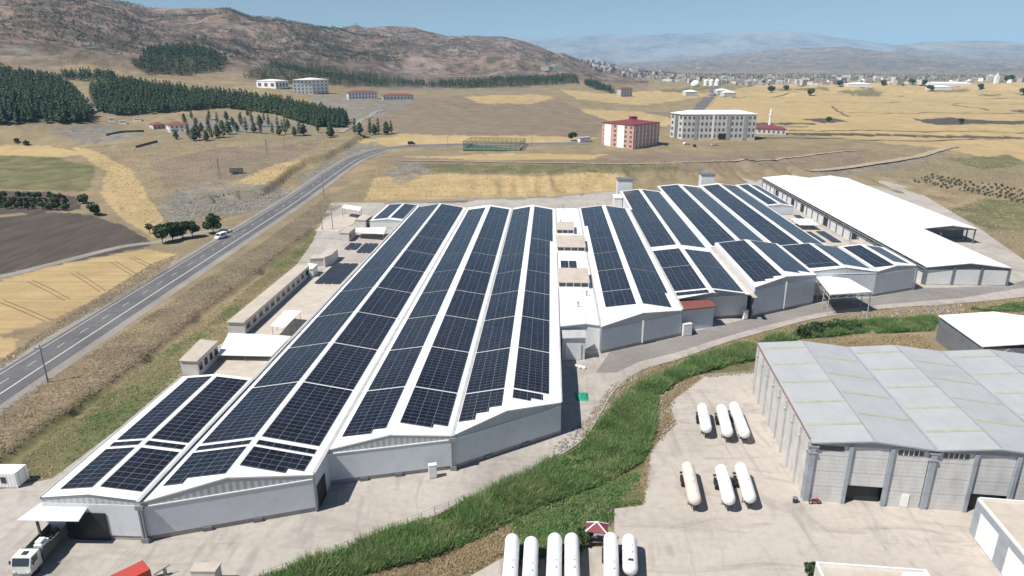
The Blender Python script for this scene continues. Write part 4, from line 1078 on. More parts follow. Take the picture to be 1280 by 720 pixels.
# ------------------------------------------------------------------ grey depot warehouse on the right
WF = Vector((0.9925, -0.1223, 0)); WD = Vector((0.1223, 0.9925, 0)); WO = Vector((41.9, 83.9, 0))
def Wp(a, d, z=0.0): return WO + WF * a + WD * d + Vector((0, 0, z))
g = thing('depot_warehouse', Wp(40, 16), 'big grey saw tooth roofed warehouse with blue grey columns and precast walls on the right', 'warehouse')
BW, DEP, ZE, ZR, NB = 16.3, 35.5, 9.75, 10.55, 5
for k in range(NB):
    a0, a1, am = k * BW, (k + 1) * BW, (k + .5) * BW
    rb = MB()
    rb.slab([Wp(a0, -.45, ZE), Wp(am, -.45, ZR), Wp(am, DEP, ZR), Wp(a0, DEP, ZE)], .22)
    rb.slab([Wp(am, -.45, ZR), Wp(a1, -.45, ZE), Wp(a1, DEP, ZE), Wp(am, DEP, ZR)], .22)
    ro = rb.build('roof', M['roof_grey'], g)
    zz = lambda a: ZE + (ZR - ZE) * (1 - abs(a - am) / (BW / 2))
    mb = MB(); mb.obox(Wp(a1 - .22, -.2, ZE + .02), WF * .44, WD * (DEP + .1), (0, 0, .06)); mb.build('gutter', M['seam'], ro)
    mb = MB(); mb.obox(Wp(am - .12, -.2, ZR + .01), WF * .24, WD * DEP, (0, 0, .06)); mb.build('ridge_cap', M['seam'], ro)
    for j in range(5):                                     # translucent strips, offset from one slope to the next
        for side, (b0, b1) in enumerate(((a0 + .5, am - .2), (am + .5, a1 - .4))):
            d0 = 4.2 + j * 7.0 + (3.2 if side else 0)
            if d0 + .6 > DEP: continue
            mb = MB(); mb.slab([Wp(b0, d0, zz(b0) + .05), Wp(b1, d0, zz(b1) + .05), Wp(b1, d0 + .6, zz(b1) + .05), Wp(b0, d0 + .6, zz(b0) + .05)], .045)
            mb.build('skylight_strip', M['skylight'], ro)
    # front: precast panels between columns, slit windows, a doorway in the middle field
    for f in range(3):
        p0, p1 = a0 + .5 + f * (BW - .6) / 3, a0 + .1 + (f + 1) * (BW - .6) / 3
        zb = 2.95 if f == 1 else 0.0
        mb = MB(); mb.obox(Wp(p0, .12, zb), WF * (p1 - p0), WD * .25, (0, 0, 9.3 - zb)); mb.build('wall_panel', M['precast'], g)
        if f != 1:
            mb = MB(); mb.obox(Wp(p0 + .75, .06, 8.35), WF * 3.3, WD * .12, (0, 0, .75)); wi = mb.build('slit_window', M['glass'], g)
            mb = MB()
            if not (k == 0 and f == 0):
                for q in range(1, 5): mb.obox(Wp(p0 + .75 + q * .66 - .06, .03, 8.35), WF * .12, WD * .03, (0, 0, .75))
                mb.build('window_frame', M['trim'], wi)
        else:
            mb = MB(); mb.obox(Wp(p0 - .05, .9, 0), WF * (p1 - p0 + .1), WD * .1, (0, 0, 2.95)); mb.build('doorway', M['dark'], g)
    mb = MB(); mb.obox(Wp(a0 + .3, -.02, ZE - .55), WF * (BW - .4), WD * .3, (0, 0, .3)); mb.build('lintel_beam', M['midgrey'], g)
    mb = MB(); mb.poly([Wp(a0 + .2, .02, ZE - .25), Wp(a1 - .2, .02, ZE - .25), Wp(am, .02, ZR - .23)]); mb.build('gable_panel', M['midgrey'], g)
    for f in range(3):
        w_ = .75 if f == 0 else .5
        q = a0 + f * (BW / 3) - (w_ / 2 if f or k else 0)
        mb = MB(); mb.obox(Wp(q, -.22, 0), WF * w_, WD * .45, (0, 0, ZE - .5))
        if f == 0:                                         # corbels under the valley
            mb.obox(Wp(q - .3, -.3, ZE - .85), WF * (w_ + .6), WD * .5, (0, 0, .35)); mb.obox(Wp(q - .2, -.3, ZE - 1.9), WF * (w_ + .4), WD * .5, (0, 0, .22))
        mb.build('column', M['midgrey'], g)
mb = MB(); mb.obox(Wp(2 / 3 * BW + 2.4, .0, .1), WF * 1.0, WD * .1, (0, 0, 2.0)); mb.build('small_door', M['white_paint'], g)
mb = MB(); mb.obox(Wp(.1, .3, 0), WF * .3, WD * (DEP - .6), (0, 0, ZE - .3)); mb.build('side_wall', M['concrete_wall'], g)
mb = MB(); mb.obox(Wp(.1, DEP - .4, 0), WF * (NB * BW), WD * .3, (0, 0, ZE - .3)); mb.build('rear_wall', M['precast'], g)
for j in range(9):
    mb = MB(); dd = .4 + j * 4.1; mb.obox(Wp(-.18, dd, 0), WF * .27, WD * .34, (0, 0, ZE - .45)); mb.obox(Wp(-.4, dd - .05, ZE - 1.9), WF * .5, WD * .44, (0, 0, .25)); mb.build('side_column', M['gutter'], g)
mb = MB()
for j in range(46): mb.obox(Wp(-.28, .5 + j * .75, ZE + .0), WF * .1, WD * .1, (0, 0, .5))
mb.obox(Wp(-.29, .3, ZE + .45), WF * .08, WD * 34.8, (0, 0, .07)); mb.build('edge_rail', simple('faded_red_rail', (.30, .17, .17), .6), g)
# small red motorbike and a bin at the corner
def motorbike(loc, rz):
    t_ = thing('motorbike', loc, 'small red motorbike parked against the front corner column of the grey warehouse', 'motorbike', rz=rz)
    mb = MB(); mb.obox((-.45, -.13, .42), (.85, 0, 0), (0, .26, 0), (0, 0, .3)); mb.obox((.1, -.16, .66), (.38, 0, 0), (0, .32, 0), (0, 0, .22)); mb.obox((-.85, -.12, .62), (.5, 0, 0), (0, .24, 0), (0, 0, .12)); mb.build('body', M['maroon_bright'], t_, False)
    mb = MB(); mb.obox((-.5, -.13, .74), (.62, 0, 0), (0, .26, 0), (0, 0, .1)); mb.build('seat', M['chassis'], t_, False)
    for x in (-.62, .62):
        mb = MB(); mb.lathe([(-.06, .2), (-.06, .3), (.06, .3), (.06, .2), (-.06, .2)], 'y', 16, c=(x, 0, .3)); mb.build('wheel', M['tyre'], t_, False)
    mb = MB(); mb.tube((.62, 0, .3), (.42, 0, .95), .04, 6); mb.tube((.42, -.35, 1.0), (.42, .35, 1.0), .025, 6); mb.build('fork', M['pipe'], t_, False)
    mb = MB(); mb.obox((.48, -.09, .8), (.12, 0, 0), (0, .18, 0), (0, 0, .18)); mb.build('headlight', M['trim'], t_, False)
M['maroon_bright'] = simple('red_paint', (0.30, 0.03, 0.05), 0.35, var=0.1)
M['container_red'] = simple('red_container_paint', (0.47, 0.062, 0.045), 0.45, var=0.12, dirt=(0.3, 0.08, 0.06))
motorbike(Wp(1.5, -.75), .05)
t = thing('bin', at(993.5, 628), 'small dark bin standing alone beside the warehouse corner', 'bin')
mb = MB(); mb.lathe([(0, .001), (0, .32), (.75, .36), (.75, .001)], 'z', 14); mb.build('body', M['chassis'], t, False)
mb = MB(); mb.lathe([(.76, .001), (.76, .39), (.83, .36), (.86, .001)], 'z', 14); mb.build('lid', M['darkgrey'], t, False)

# white roofed dark shed behind the depot warehouse
t = thing('shed', (106, 137, 0), 'dark walled shed with a white low pitched roof behind the grey warehouse', 'shed')
q = [at(1173, 394, 6.0), at(1228, 433, 6.0), at(1300, 431, 6.0)]
e1 = q[0] - q[1]; fr = Vector((e1.y, -e1.x, 0)).normalized() * 23
c0, c1, c2, c3 = q[1], q[1] + fr, q[0] + fr, q[0]
up = Vector((0, 0, 1.3)); mid0, mid1 = (c0 + c1) / 2 + up, (c3 + c2) / 2 + up
mb = MB(); mb.slab([c0, mid0, mid1, c3], .18); mb.slab([mid0, c1, c2, mid1], .18); mb.build('roof', M['roof_clean'], t)
ii = lambda p, k: p + ((c0 + c2) / 2 - p).normalized() * k
mb = MB(); mb.prism([(p.x, p.y) for p in (ii(c0, .4), ii(c1, .4), ii(c2, .4), ii(c3, .4))], 0, 5.75); mb.build('wall', M['darkgrey'], t)
for k in range(9):
    p_, q_ = lerp(c0, c1, k / 9), lerp(c0, c1, (k + 1) / 9); o_ = (c0 - c3).normalized() * .06
    mb = MB(); z0, z1 = (4.2, 5.6) if k % 2 else (5.6, 4.2)
    mb.beam(Vector((p_.x, p_.y, z0)) + o_, Vector((q_.x, q_.y, z1)) + o_, .12, .12); mb.build('truss_bar', M['gutter'], t)

# flat roofed block at the lower right edge, with pale shutters
t = thing('workshop', (66, 72, 0), 'flat roofed dark grey workshop with pale shutters in the lower right corner', 'workshop')
zq = 5.5
A0, A1 = at(1222, 621, zq), at(1280, 690, zq); ed = (A1 - A0).normalized(); ed = Vector((ed.x, ed.y, 0)); nr = Vector((-ed.y, ed.x, 0))   # nr points away to the right
A1 = A0 + ed * 26; C0, C1 = A0 + nr * 26, A1 + nr * 26
mb = MB(); mb.prism([(p.x, p.y) for p in (A0, A1, C1, C0)], 0, 5.1); mb.build('wall', M['midgrey'], t)
mb = MB(); mb.prism([(p.x, p.y) for p in (A0 + ed * .2 + nr * .2, A1 + nr * .2, C1, C0 + ed * .2)], 5.1, 5.18); mb.build('roof', M['beige_roof'], t)
mb = MB(); mb.obox((A0.x, A0.y, 5.1), ed * 26, nr * .2, (0, 0, .4)); mb.obox((A0.x, A0.y, 5.1), nr * 26, ed * .2, (0, 0, .4)); mb.build('parapet', M['trim'], t)
for k in range(3):
    p = A0 + ed * (1.6 + 6.6 * k); mb = MB(); mb.obox(Vector((p.x, p.y, .15)) - nr * .06, ed * 4.3, nr * .05, (0, 0, 3.9)); mb.build('shutter', M['white_paint'], t)

# flat roof at the bottom edge
t = thing('flat_block', (46, 62, 0), 'pale flat roofed block with a low parapet at the bottom edge', 'building')
z_ = 4.2; B0, B1 = at(1020, 702, z_), at(1174, 713, z_); e_ = (B1 - B0).normalized(); n_ = Vector((e_.y, -e_.x, 0))
B0 = Vector((B0.x, B0.y, 0)); W_b = 12.3
mb = MB(); mb.obox(B0, e_ * W_b, n_ * 9, (0, 0, 3.8)); mb.build('wall', M['concrete_wall'], t)
mb = MB(); mb.obox(B0 + e_ * .2 + n_ * .2 + Vector((0, 0, 3.8)), e_ * (W_b - .4), n_ * 8.6, (0, 0, .06)); mb.build('roof', M['beige_roof'], t)
mb = MB(); mb.obox(B0 + Vector((0, 0, 3.8)), e_ * W_b, n_ * .2, (0, 0, .42)); mb.obox(B0 + Vector((0, 0, 3.8)) + n_ * .2, e_ * .2, n_ * 8.8, (0, 0, .42)); mb.obox(B0 + e_ * (W_b - .2) + n_ * .2 + Vector((0, 0, 3.8)), e_ * .2, n_ * 8.8, (0, 0, .42)); mb.build('parapet', M['trim'], t)
tt_ = thing('storage_tank', B0 + e_ * 10.2 + n_ * 2.2 + Vector((0, 0, 3.86)), 'white rounded tank lying on the flat roof at the bottom edge', 'tank')
mb = MB(); mb.lathe([(-1.6, .01), (-1.55, .4), (-1.3, .7), (1.3, .7), (1.55, .4), (1.6, .01)], 'x', 18, c=(0, 0, .75)); mb.build('shell', M['white_paint'], tt_, False, smooth=True)
mb = MB(); mb.box(-1.1, -.8, -.5, .5, 0, .3); mb.build('saddle', M['pipe'], tt_, False)
mb = MB(); mb.box(.8, 1.1, -.5, .5, 0, .3); mb.build('saddle', M['pipe'], tt_, False)

# ------------------------------------------------------------------ gas tank trailers
M['tank_white'] = simple('white_tank_paint', (0.80, 0.80, 0.80), 0.35, var=0.05, dirt=(0.66, 0.64, 0.60))
M['tank_cream'] = simple('faded_cream_tank', (0.70, 0.61, 0.53), 0.5, var=0.1, dirt=(0.58, 0.45, 0.37))
def trailer(paint, length, rear_plate=False):
    t_ = thing('tank_trailer', (0, 0, 0), 'white gas tank trailer', 'trailer', 'gas tank trailers in the yard')
    r, zc, h_ = .93, 2.0, length / 2
    prof = [(-h_, .01), (-h_ + .08, .38), (-h_ + .26, .66), (-h_ + .52, .85), (-h_ + .85, r), (-h_ * .33, r), (-h_ * .33 + .02, r + .015), (-h_ * .33 + .12, r + .015), (-h_ * .33 + .14, r), (h_ * .33, r), (h_ * .33 + .02, r + .015), (h_ * .33 + .12, r + .015), (h_ * .33 + .14, r), (h_ - .85, r), (h_ - .52, .85), (h_ - .26, .66), (h_ - .08, .38), (h_, .01)]
    mb = MB(); mb.lathe(prof, 'y', 28, c=(0, 0, zc)); mb.build('tank', paint, t_, False, smooth=True)
    mb = MB()
    for x in (-.42, .34): mb.box(x, x + .08, -h_ + .6, h_ - .4, .78, 1.02)
    for k in range(5): y = -h_ + 1 + k * (length - 2) / 4; mb.box(-.5, .5, y, y + .1, .8, .95); mb.box(-.62, .62, y - .1, y + .2, 1.0, 1.3)
    mb.build('chassis', M['chassis'], t_, False)
    for k in range(2):
        y = -h_ + 1.5 + k * 1.25
        for sx in (-1, 1):
            mb = MB(); x0 = sx * .72; w_ = .34 * sx
            mb.lathe([(x0, .2), (x0, .5), (x0 + w_, .5), (x0 + w_, .2)], 'x', 18, c=(0, y, .5)); wh = mb.build('wheel', M['tyre'], t_, False)
            mb = MB(); mb.lathe([(x0 + w_ * .7, .01), (x0 + w_ * .8, .26), (x0 + w_, .26)], 'x', 12, c=(0, y, .5)); mb.build('rim', M['pipe'], wh, False)
        mb = MB(); mb.tube((-.8, y, .5), (.8, y, .5), .07, 8); mb.build('axle', M['chassis'], t_, False)
    for sx in (-.55, .55):
        mb = MB(); mb.box(sx - .07, sx + .07, h_ - 2.4, h_ - 2.26, .06, .85); mb.box(sx - .14, sx + .14, h_ - 2.48, h_ - 2.18, 0, .06); mb.build('landing_leg', M['pipe'], t_, False)
    for sx in (-1, 1):
        mb = MB(); mb.box(sx * 1.02 - .03, sx * 1.02 + .03, -h_ + .8, -h_ + 3.5, .98, 1.1); mb.build('mudguard', M['chassis'], t_, False)
    mb = MB(); mb.lathe([(zc + r - .05, .28), (zc + r + .1, .28), (zc + r + .12, .01)], 'z', 14, c=(0, .6, 0)); mb.build('manhole', M['trim'], t_, False)
    mb = MB(); mb.box(-.22, .22, -.7, -.5, zc + r - .03, zc + r + .12); mb.build('valve_box', M['trim'], t_, False)
    mb = MB(); mb.box(-1.05, 1.05, -h_ + .25, -h_ + .4, .6, .85); mb.build('bumper', M['chassis'], t_, False)
    for sx in (-.8, .8):
        mb = MB(); mb.box(sx - .15, sx + .15, -h_ + .2, -h_ + .25, .64, .8); mb.build('tail_light', M['maroon_bright'], t_, False)
    mb = MB()
    for sx in (-.5, -.2): mb.tube((sx, -h_ + .1, .9), (sx, -h_ + .3, zc + .75), .025, 5)
    for k in range(6): mb.tube((-.5, -h_ + .12 + k * .03, 1.05 + k * .28), (-.2, -h_ + .12 + k * .03, 1.05 + k * .28), .02, 5)
    mb.build('ladder', M['pipe'], t_, False)
    return t_
TR = [  # end points of the tank in the photo (far, near), label, paint
 ((877.8, 507.8), (883.3, 537.8), 'shortest white tank trailer, leftmost in the far row of three', 0),
 ((901.3, 509), (910, 543), 'white tank trailer in the middle of the far row of three', 0),
 ((917, 506), (931.5, 544.4), 'long white tank trailer at the right end of the far row, nearest the warehouse wall', 0),
 ((859, 581), (869, 628), 'cream stained older tank trailer standing apart left in the near row', 1),
 ((901, 584.5), (912, 628), 'white tank trailer in the middle of the near row, beside the cream one', 0),
 ((925.5, 582), (938, 625.5), 'white tank trailer at the right end of the near row by the warehouse', 0),
 ((640.8, 671), (635, 760), 'white tank at the bottom edge, farthest left of the six by the garden', 0),
 ((664.5, 674.5), (660.5, 764), 'white tank at the bottom edge, second from the left', 0),
 ((693.7, 670), (691, 760), 'white tank at the bottom edge, left one of the pair below the red pavilion', 0),
 ((714.7, 670), (716, 760), 'white tank at the bottom edge, beside the bare concrete strip', 0),
 ((763.4, 669.5), (765, 765), 'long white tank directly right of the concrete strip below the red pavilion', 0),
 ((786.7, 671.5), (788, 716), 'shorter white tank with a dark hatch at its near end, last in the bottom row', 0)]
for a_, b_, lab, cream in TR:
    p, q = at(*a_, 2.0), at(*b_, 2.0); d_ = q - p
    t_ = trailer(M['tank_cream'] if cream else M['tank_white'], d_.length + .15)
    t_.location = ((p.x + q.x) / 2, (p.y + q.y) / 2, .035); t_.rotation_euler = (0, 0, math.atan2(-d_.y, -d_.x) - math.pi / 2 + math.pi); t_['label'] = lab
    if 'hatch' in lab:
        h_ = d_.length / 2; mb = MB(); mb.box(-.3, .3, h_ - 1.35, h_ - .95, 2.88, 2.96); mb.build('hatch', M['chassis'], t_, False)

# ------------------------------------------------------------------ lorry under the front canopy
M['truck_side'] = simple('grey_green_cargo_side', (0.09, 0.10, 0.095), 0.6)
M['lorry_cab'] = simple('white_lorry_cab', (0.66, 0.68, 0.64), 0.35)
la, lb = at(34, 708, 1.0), at(82, 658, 1.0); ld = (lb - la); ll = Vector((ld.x, ld.y, 0)).normalized()
t = thing('lorry', (la.x, la.y, .035), 'white cabbed lorry with a long open dark bed backed under the white canopy', 'lorry', rz=math.atan2(ll.y, ll.x))
mb = MB(); mb.poly([(-1.0, -1.15, .7), (1.0, -1.15, .7), (1.0, 1.15, .7), (-1.0, 1.15, .7)][::-1])
pr = [(-1.05, .7), (1.05, .7), (1.05, 2.75), (-.55, 2.75), (-.98, 1.75)]
for sy in (-1.18, 1.18): mb.poly([(x, sy, z) for x, z in (pr if sy < 0 else pr[::-1])])
for i in range(5):
    a_, b_ = pr[i], pr[(i + 1) % 5]; mb.poly([(a_[0], 1.18, a_[1]), (b_[0], 1.18, b_[1]), (b_[0], -1.18, b_[1]), (a_[0], -1.18, a_[1])])
cab = mb.build('cab', M['lorry_cab'], t, False)
mb = MB(); mb.poly([(-.97, 1.02, 1.8), (-.97, -1.02, 1.8), (-.6, -1.02, 2.68), (-.6, 1.02, 2.68)]); o_ = mb.build('windscreen', M['glass'], cab, False); o_.location = (-.035, 0, .01)
for sy in (-1, 1):
    mb = MB(); mb.obox((-.45, sy * 1.19 - .015, 1.75), (.9, 0, 0), (0, .03, 0), (0, 0, .8)); mb.build('side_window', M['glass'], cab, False)
    mb = MB(); mb.box(-1.1, -1.05, sy * .85 - .17, sy * .85 + .17, .85, 1.1); mb.build('headlight', M['trim'], cab, False)
    mb = MB(); mb.box(-.75, -.6, sy * 1.42 - .08, sy * 1.42 + .08, 1.8, 2.3); mb.tube((-.65, sy * 1.18, 2.2), (-.66, sy * 1.4, 2.2), .03, 5); mb.build('mirror', M['chassis'], cab, False)
mb = MB(); mb.box(-.1, .5, -.3, .3, 2.76, 2.86); mb.build('roof_hatch', M['chassis'], cab, False)
mb = MB(); mb.box(-1.12, -1.05, -1.1, 1.1, .5, .8); mb.build('bumper', M['pipe'], t, False)
mb = MB(); mb.box(-.9, 9.6, -.45, -.3, .7, .95); mb.box(-.9, 9.6, .3, .45, .7, .95); mb.build('chassis', M['chassis'], t, False)
mb = MB(); mb.box(1.35, 9.8, -1.2, 1.2, 1.0, 1.15); mb.build('bed', M['wood'], t, False)
for nm, bx in (('headboard', (1.3, 1.38, -1.2, 1.2, 1.15, 2.6)), ('tailboard', (9.75, 9.82, -1.2, 1.2, 1.15, 2.3)), ('side_board', (1.38, 9.75, -1.22, -1.14, 1.15, 2.3)), ('side_board', (1.38, 9.75, 1.14, 1.22, 1.15, 2.3))):
    mb = MB(); mb.box(*bx); mb.build(nm, M['truck_side'], t, False)
for x in (.0, 6.9, 8.2):
    for sy in (-1, 1):
        mb = MB(); y0 = sy * .82; w_ = .34 * sy; mb.lathe([(y0, .2), (y0, .5), (y0 + w_, .5), (y0 + w_, .2)], 'y', 18, c=(x, 0, .5)); wh = mb.build('wheel', M['tyre'], t, False)
        mb = MB(); mb.lathe([(y0 + w_ * .75, .01), (y0 + w_ * .8, .27), (y0 + w_, .27)], 'y', 12, c=(x, 0, .5)); mb.build('rim', M['pipe'], wh, False)
tr_ = Matrix.Rotation(math.atan2(ll.y, ll.x), 4, 'Z')
def on_truck(x, y, z): v = tr_ @ Vector((x, y, z)); return Vector((la.x + v.x, la.y + v.y, .035 + z))
t2 = thing('cargo_bundle', on_truck(2.3, -.55, 1.15), 'white wrapped load standing in the lorry bed right behind the cab', 'load', rz=math.atan2(ll.y, ll.x))
mb = MB(); mb.box(-.7, .8, -.5, .5, 0, 1.6); mb.box(-.5, .5, -.35, .4, 1.6, 1.95); mb.build('wrapped_pallet', M['white_paint'], t2, False)
t2 = thing('scrap_pile', on_truck(6, 0, 1.15), 'dark heap of scrap lying in the open lorry bed', 'scrap', rz=math.atan2(ll.y, ll.x))
mb = MB()
for k in range(46):
    c_ = Vector((rnd.uniform(-2.6, 3.0), rnd.uniform(-.9, .9), rnd.uniform(.05, .7))); a_ = Vector((rnd.uniform(-1, 1), rnd.uniform(-1, 1), rnd.uniform(-.4, .4))).normalized() * rnd.uniform(.3, .8)
    s_ = a_.cross(Vector((0, 0, 1))).normalized() * rnd.uniform(.08, .4); mb.obox(c_ - a_ / 2, a_, s_, (0, 0, rnd.uniform(.06, .25)), rnd.choice((0, 0, 1, 2)))
mb.build('heap', [M['chassis'], M['wood'], M['gutter']], t2, False)
# canopy over it
t = thing('front_canopy', L(-60, 71), 'white flat loading canopy sticking out from the front of the narrow solar hall', 'canopy')
cq = [at(21, 650, 4.6), at(98, 651, 4.6), at(110, 632.5, 5.0), at(53, 627, 5.0)]
b_ = MB(); b_.slab(cq, .14); b_.build('roof', M['roof_clean'], t)
for k in (.28,):
    q = lerp(cq[0], cq[1], k) + AX * .4; b_ = MB(); b_.obox((q.x - .12, q.y - .12, 0), (.24, 0, 0), (0, .24, 0), (0, 0, 4.45)); b_.build('post', M['wood'], t)
# dark door behind the canopy
b_ = MB(); b_.obox(L(-62.6, 72.12, 0.03), AC * 5.6, AX * .1, (0, 0, 4.2)); b_.build('dock_door', M['dark'], h1.root)

# red container, beige hut, white container
def box_container(name, label, p0, p1, w_, h_, mat, cat):
    d_ = (p1 - p0); ln = d_.length; c_ = (p0 + p1) / 2
    t_ = thing(name, (c_.x, c_.y, .035), label, cat, rz=math.atan2(d_.y, d_.x))
    mb = MB(); mb.box(-ln / 2, ln / 2, -w_ / 2, w_ / 2, .12, h_)
    for k in range(int(ln / .5)):
        x = -ln / 2 + .3 + k * .5
        for sy in (-1, 1): mb.box(x, x + .22, sy * w_ / 2 - .025, sy * w_ / 2 + .025, .3, h_ - .2)
    mb.build('body', mat, t_, False)
    mb = MB()
    for sx in (-1, 1):
        for sy in (-1, 1): mb.box(sx * (ln / 2 - .06) - .07, sx * (ln / 2 - .06) + .07, sy * (w_ / 2 - .05) - .06, sy * (w_ / 2 - .05) + .06, 0, h_ + .02)
    mb.build('frame', mat, t_, False)
    for sy in (-.5, .5):
        mb = MB(); mb.box(ln / 2 + .005, ln / 2 + .04, sy * w_ / 2 - w_ / 4 + .03, sy * w_ / 2 + w_ / 4 - .03, .25, h_ - .1); dr = mb.build('door', mat, t_, False)
        mb = MB(); mb.tube((ln / 2 + .06, sy * w_ / 2, .25), (ln / 2 + .06, sy * w_ / 2, h_ - .12), .025, 6); mb.build('lock_bar', M['pipe'], dr, False)
    return t_
p1 = at(183, 706, 2.7); p0 = p1 + (at(150, 722, 2.7) - p1).normalized() * 9
box_container('shipping_container', 'red shipping container at the bottom edge in front of the narrow hall', Vector((p0.x, p0.y, 0)), Vector((p1.x, p1.y, 0)), 2.3, 2.7, M['container_red'], 'container')
p0, p1 = at(-22, 604, 0), at(30, 604.5, 0)
wc = box_container('site_cabin', 'white metal site cabin at the left edge of the yard', p0, p1, 2.5, 2.5, M['white_paint'], 'cabin')
mb = MB(); mb.box(.9, 1.7, -1.32, -1.28, .9, 1.9); mb.build('window', M['glass'], wc, False)
hq = [at(237, 716, 2.4), at(269, 716, 2.4), at(277, 703, 2.6), at(243, 703, 2.6)]
t, ins = plain_roof_building('hut', 'small beige roofed grey hut at the bottom edge beside the red container', [Vector((p.x, p.y, 0)) for p in hq], 2.6, M['beige_roof'], M['concrete_wall'], 'hut', .15)
t = thing('boom_pole', at(196, 716), 'thin dark pole lying slantwise by the red container', 'pole')
mb = MB(); mb.tube(at(192, 719, .9), at(212, 706, 1.3), .06, 6); mb.build('bar', M['chassis'], t)
mb = MB(); q = at(207, 719, 0); mb.box(q.x - .15, q.x + .15, q.y - .15, q.y + .15, 0, 1.0); mb.build('stand', M['pipe'], t)

# red pavilion with white ridge lines
t = thing('pavilion', at(746, 672), 'small dark red hipped pavilion with white ridge lines above the garden plots', 'pavilion')
pq = [at(731.8, 664.5, 2.7), at(758.5, 667, 2.7), at(760.5, 655, 2.7), at(733, 652.8, 2.7)]; ap = sum(pq, Vector()) / 4 + Vector((0, 0, .9))
mb = MB(); 
for i in range(4): mb.poly([pq[i], pq[(i + 1) % 4], ap])
mb.poly([p - Vector((0, 0, .08)) for p in pq][::-1]); ro = mb.build('roof', M['maroon'], t)
mb = MB()
for p in pq: mb.beam(p + Vector((0, 0, .04)), ap + Vector((0, 0, .04)), .16, .06)
mb.build('ridge_lines', M['white_paint'], ro)
for p in pq:
    q = p + (ap - p) * .08; mb = MB(); mb.obox((q.x - .06, q.y - .06, 0), (.12, 0, 0), (0, .12, 0), (0, 0, 2.65)); mb.build('post', M['wood'], t)
mb = MB(); c_ = ap; mb.box(c_.x - .7, c_.x + .7, c_.y - .4, c_.y + .4, .7, .76); mb.box(c_.x - .1, c_.x + .1, c_.y - .1, c_.y + .1, 0, .7); mb.build('table', M['wood'], t)
b_ = MB(); b_.poly([at(u, v, 0.012) for u, v in [(735, 682), (756, 682), (760, 666), (733, 664)]]); tag(b_.build('pavilion_path', M['shoulder']), kind='structure')

# green netting and sacks in the shade by the hall
M['green_net'] = simple('green_netting', (0.02, 0.26, 0.16), 0.7, var=0.3, scale=3)
t = thing('netting_heap', at(727, 496), 'crumpled green netting lying beside the hall in its shadow', 'netting')
mb = MB(); n = 18; P_ = [[None] * n for _ in range(n)]
for i in range(n):
    for j in range(n):
        x, y = (i / (n - 1) - .5) * 2.6, (j / (n - 1) - .5) * 3.4; e = max(0, 1 - (abs(x) / 1.3) ** 2) * max(0, 1 - (abs(y) / 1.7) ** 2)
        P_[i][j] = (x + .2 * mnoise.noise((x * 2, y * 2, 5)), y, .03 + e * (.35 + .5 * abs(mnoise.noise((x * 1.8, y * 1.8, 0)))))
for i in range(n - 1):
    for j in range(n - 1): mb.poly([P_[i][j], P_[i + 1][j], P_[i + 1][j + 1], P_[i][j + 1]])
mb.build('net', M['green_net'], t, False, merge=True)
for k, (u, v, lab) in enumerate(((720, 459, 'white sack lying at the foot of the grey shed, leftmost of three'), (725, 460, 'white sack lying between two others near the grey shed'), (729.5, 461, 'small white sack lying farthest from the grey shed wall'))):
    t = thing('sack', at(u, v), lab, 'sack', 'white sacks by the grey shed', rz=k * 1.1)
    mb = MB(); mb.lathe([(-.55, .01), (-.5, .22), (-.2, .36), (.2, .34), (.48, .2), (.58, .01)], 'x', 12, c=(0, 0, .3)); mb.build('bag', M['white_paint'], t, False, smooth=True)
    mb = MB(); mb.tube((.5, 0, .3), (.66, 0, .34), .1, 6, .14); mb.build('tied_end', M['trim'], t, False)

# ------------------------------------------------------------------ annexes along the left side of the long hall
s32 = lambda x, y, z: at(200 + x / 4.5, 320 + y / 4.5, z)
def windows_on(t_, p, q, n, z0, z1, w, mat=None, out=.05, name='window'):
    """a row of window panes on the wall from p to q"""
    d_ = (q - p); d_.z = 0; u_ = d_.normalized(); nn = Vector((u_.y, -u_.x, 0))
    for k in range(n):
        c_ = p + d_ * ((k + .5) / n); c_ = Vector((c_.x, c_.y, z0)); mb = MB(); mb.obox(c_ - u_ * w / 2 - nn * .03, u_ * w, nn * (out + .03), (0, 0, z1 - z0)); mb.build(name, mat or M['glass'], t_)
c4 = [L(-73.7, 143, 0), L(-69.9, 143, 0), L(-69.9, 190), L(-73.7, 190)]
cl_ = [s32(372, 372, 3.1), s32(470, 374, 3.1), s32(838, 55, 3.1), s32(772, 46, 3.1)]
cl_ = [Vector((p.x, p.y, 0)) for p in cl_]
t, ins = plain_roof_building('annex', 'long narrow beige roofed office row with many windows beside the longest hall', cl_, 3.1, M['beige_roof'], M['concrete_wall'], 'annex', .3)
windows_on(t, ins[1], ins[2], 12, 1.0, 2.3, 2.0)
cs_ = [s32(105, 587, 3.7), s32(207, 592, 3.7), s32(327, 478, 3.7), s32(225, 468, 3.7)]; cs_ = [Vector((p.x, p.y, 0)) for p in cs_]
t, ins = plain_roof_building('annex', 'short beige roofed gatehouse with a windowed side, behind the narrow solar hall', cs_, 3.7, M['beige_roof'], M['concrete_wall'], 'annex', .3)
windows_on(t, ins[1], ins[2], 4, 1.2, 2.7, 1.3)
